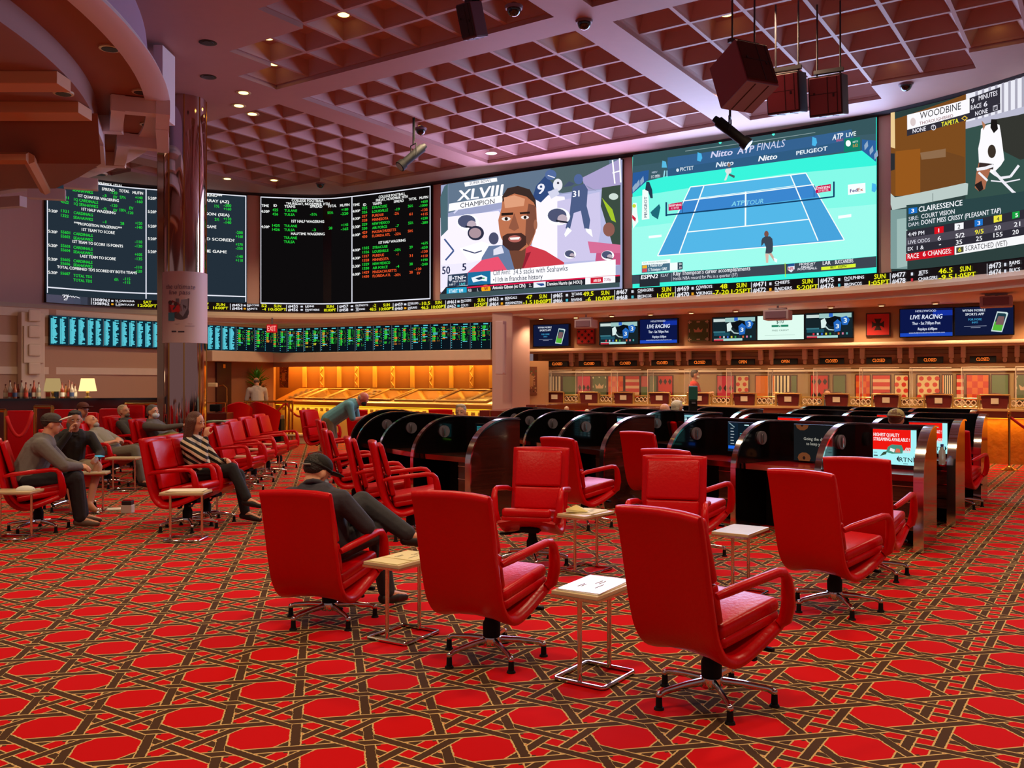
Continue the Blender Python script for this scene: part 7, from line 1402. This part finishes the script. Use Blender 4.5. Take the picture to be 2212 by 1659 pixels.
def lowwall(lb, a, b, z, panels):
    t = thing('low_partition', lb, 'partition', (a.x,a.y,0)); d = (b-a); an = math.atan2(d.y,d.x); L = d.xy.length; c_ = (a+b)/2; bm = NB(); box(bm, (c_.x,c_.y,z-.12), (L,.5,.24), rz=an, bev=.01); tp(obj('header', bm, BROWNW, t)); bm = NB(); box(bm, (c_.x,c_.y+.1,(z-.24)/2), (L,.3,z-.24), rz=an); tp(obj('stone_panel', bm, ROCK, t))
    for k in range(panels+1): q = a.lerp(b, k/panels); bm = NB(); cyl(bm, (q.x,q.y-.24,0), (q.x,q.y-.24,z), .02, n=8); tp(obj('post', bm, BRASS, t))
lowwall('low brown partition with orange panels before the leftmost windows', P(1158,824,19.6).xy.to_3d(), P(1250,824,21.4).xy.to_3d(), 1.10, 3); lowwall('low brown partition behind the middle carrels', P(1352,824,16.6).xy.to_3d(), P(1425,824,18.2).xy.to_3d(), 1.10, 2); lowwall('low brown counter end beside the pale pier', P(1060,824,18.3).xy.to_3d(), P(1128,824,19.8).xy.to_3d(), 1.02, 2)
p = P(1497,870,14.2); t = thing('sanitizer_stand', 'teal topped sanitizer dispenser on a post above the carrels', 'dispenser', (p.x,p.y,0)); bm = NB(); cyl(bm, (0,0,0), (0,0,1.2), .02, n=8); cyl(bm, (0,0,0), (0,0,.02), .16, n=16); obj('post', bm, BLACK, t); bm = NB(); box(bm, (0,0,1.22), (.13,.07,.2), bev=.02); obj('dispenser_body', bm, BLACK, t); bm = NB(); box(bm, (0,-.01,1.42), (.14,.05,.22), bev=.02); obj('sign_head', bm, mat('teal_sign','1c5a50',.5), t); bm = NB(); box(bm, (0,-.04,1.27), (.06,.02,.03)); obj('dispenser_label', bm, mat('grey_lid','6c6870',.3,.3), t)
# things on the floor and desks
p = fl(310,1046); t = thing('backpack', 'black and khaki backpack on the carpet below the reclining man', 'backpack', p); bm = NB(); ellip(bm, (0,0,.13), (.17,.12,.14)); blob('bag', bm, mat('black_bag','15120f',.8), t, .012); bm = NB(); ellip(bm, (-.02,.03,.20), (.16,.1,.08)); obj('khaki_flap', bm, mat('khaki_bag','9c8e50',.8), t, smooth=True); bm = NB(); tube(bm, [(-.06,-.1,.22),(-.04,-.13,.29),(.04,-.13,.29),(.06,-.1,.22)], .01, 6); obj('strap', bm, mat('black_bag','15120f',.8), t)
p = fl(276,1108); t = thing('drinks_pack', 'small red, black and white boxed pack on the carpet', 'box', p); bm = NB(); box(bm, (0,0,.05), (.13,.10,.10), bev=.008); obj('pack', bm, mat('pack_white','c0b4ac',.6), t); bm = NB(); box(bm, (0,0,.125), (.12,.09,.05), bev=.008); obj('pack_lid', bm, mat('pack_black','1a1418',.5), t); bm = NB(); box(bm, (0,0,.16), (.10,.07,.02), bev=.006); obj('red_top', bm, mat('pack_red','b02020',.5), t)
p = fl(240,1100); bm = NB(); box(bm, (0,0,.003), (.28,.2,.006), rz=.3, bev=.0); o = obj('newspaper', bm, PAPER, loc=p); tag(o, 'folded newspaper lying on the carpet beside the bare feet', 'newspaper')
p = P(2035,985,9.9); t = thing('water_bottle', 'clear bottle with blue cap on the second right carrel desk', 'bottle', (p.x,p.y,.705)); bm = NB(); lathe(bm, [(.032,0),(.034,.01),(.034,.14),(.014,.18),(.014,.2)], n=14); obj('bottle_body', bm, mat('clear_plastic','d8e0e0',.08,trans=.5), t, smooth=40); bm = NB(); lathe(bm, [(.016,.195),(.016,.22)], n=12); obj('cap', bm, mat('blue_cap','2c50a8',.4), t)
for px, lb, D in ((460,'green and white papers on the chair row behind the woman',12.9),):
    p = Vector((CH[22].location.x-.385, CH[22].location.y+.05, 1.012)); bm = NB(); box(bm, (0,0,0), (.26,.2,.012), rz=.2); box(bm, (.03,0,.013), (.24,.2,.012), rz=-.1); o = obj('magazine', bm, mat('green_mag','8aa888',.5), loc=p); tag(o, lb, 'magazine')
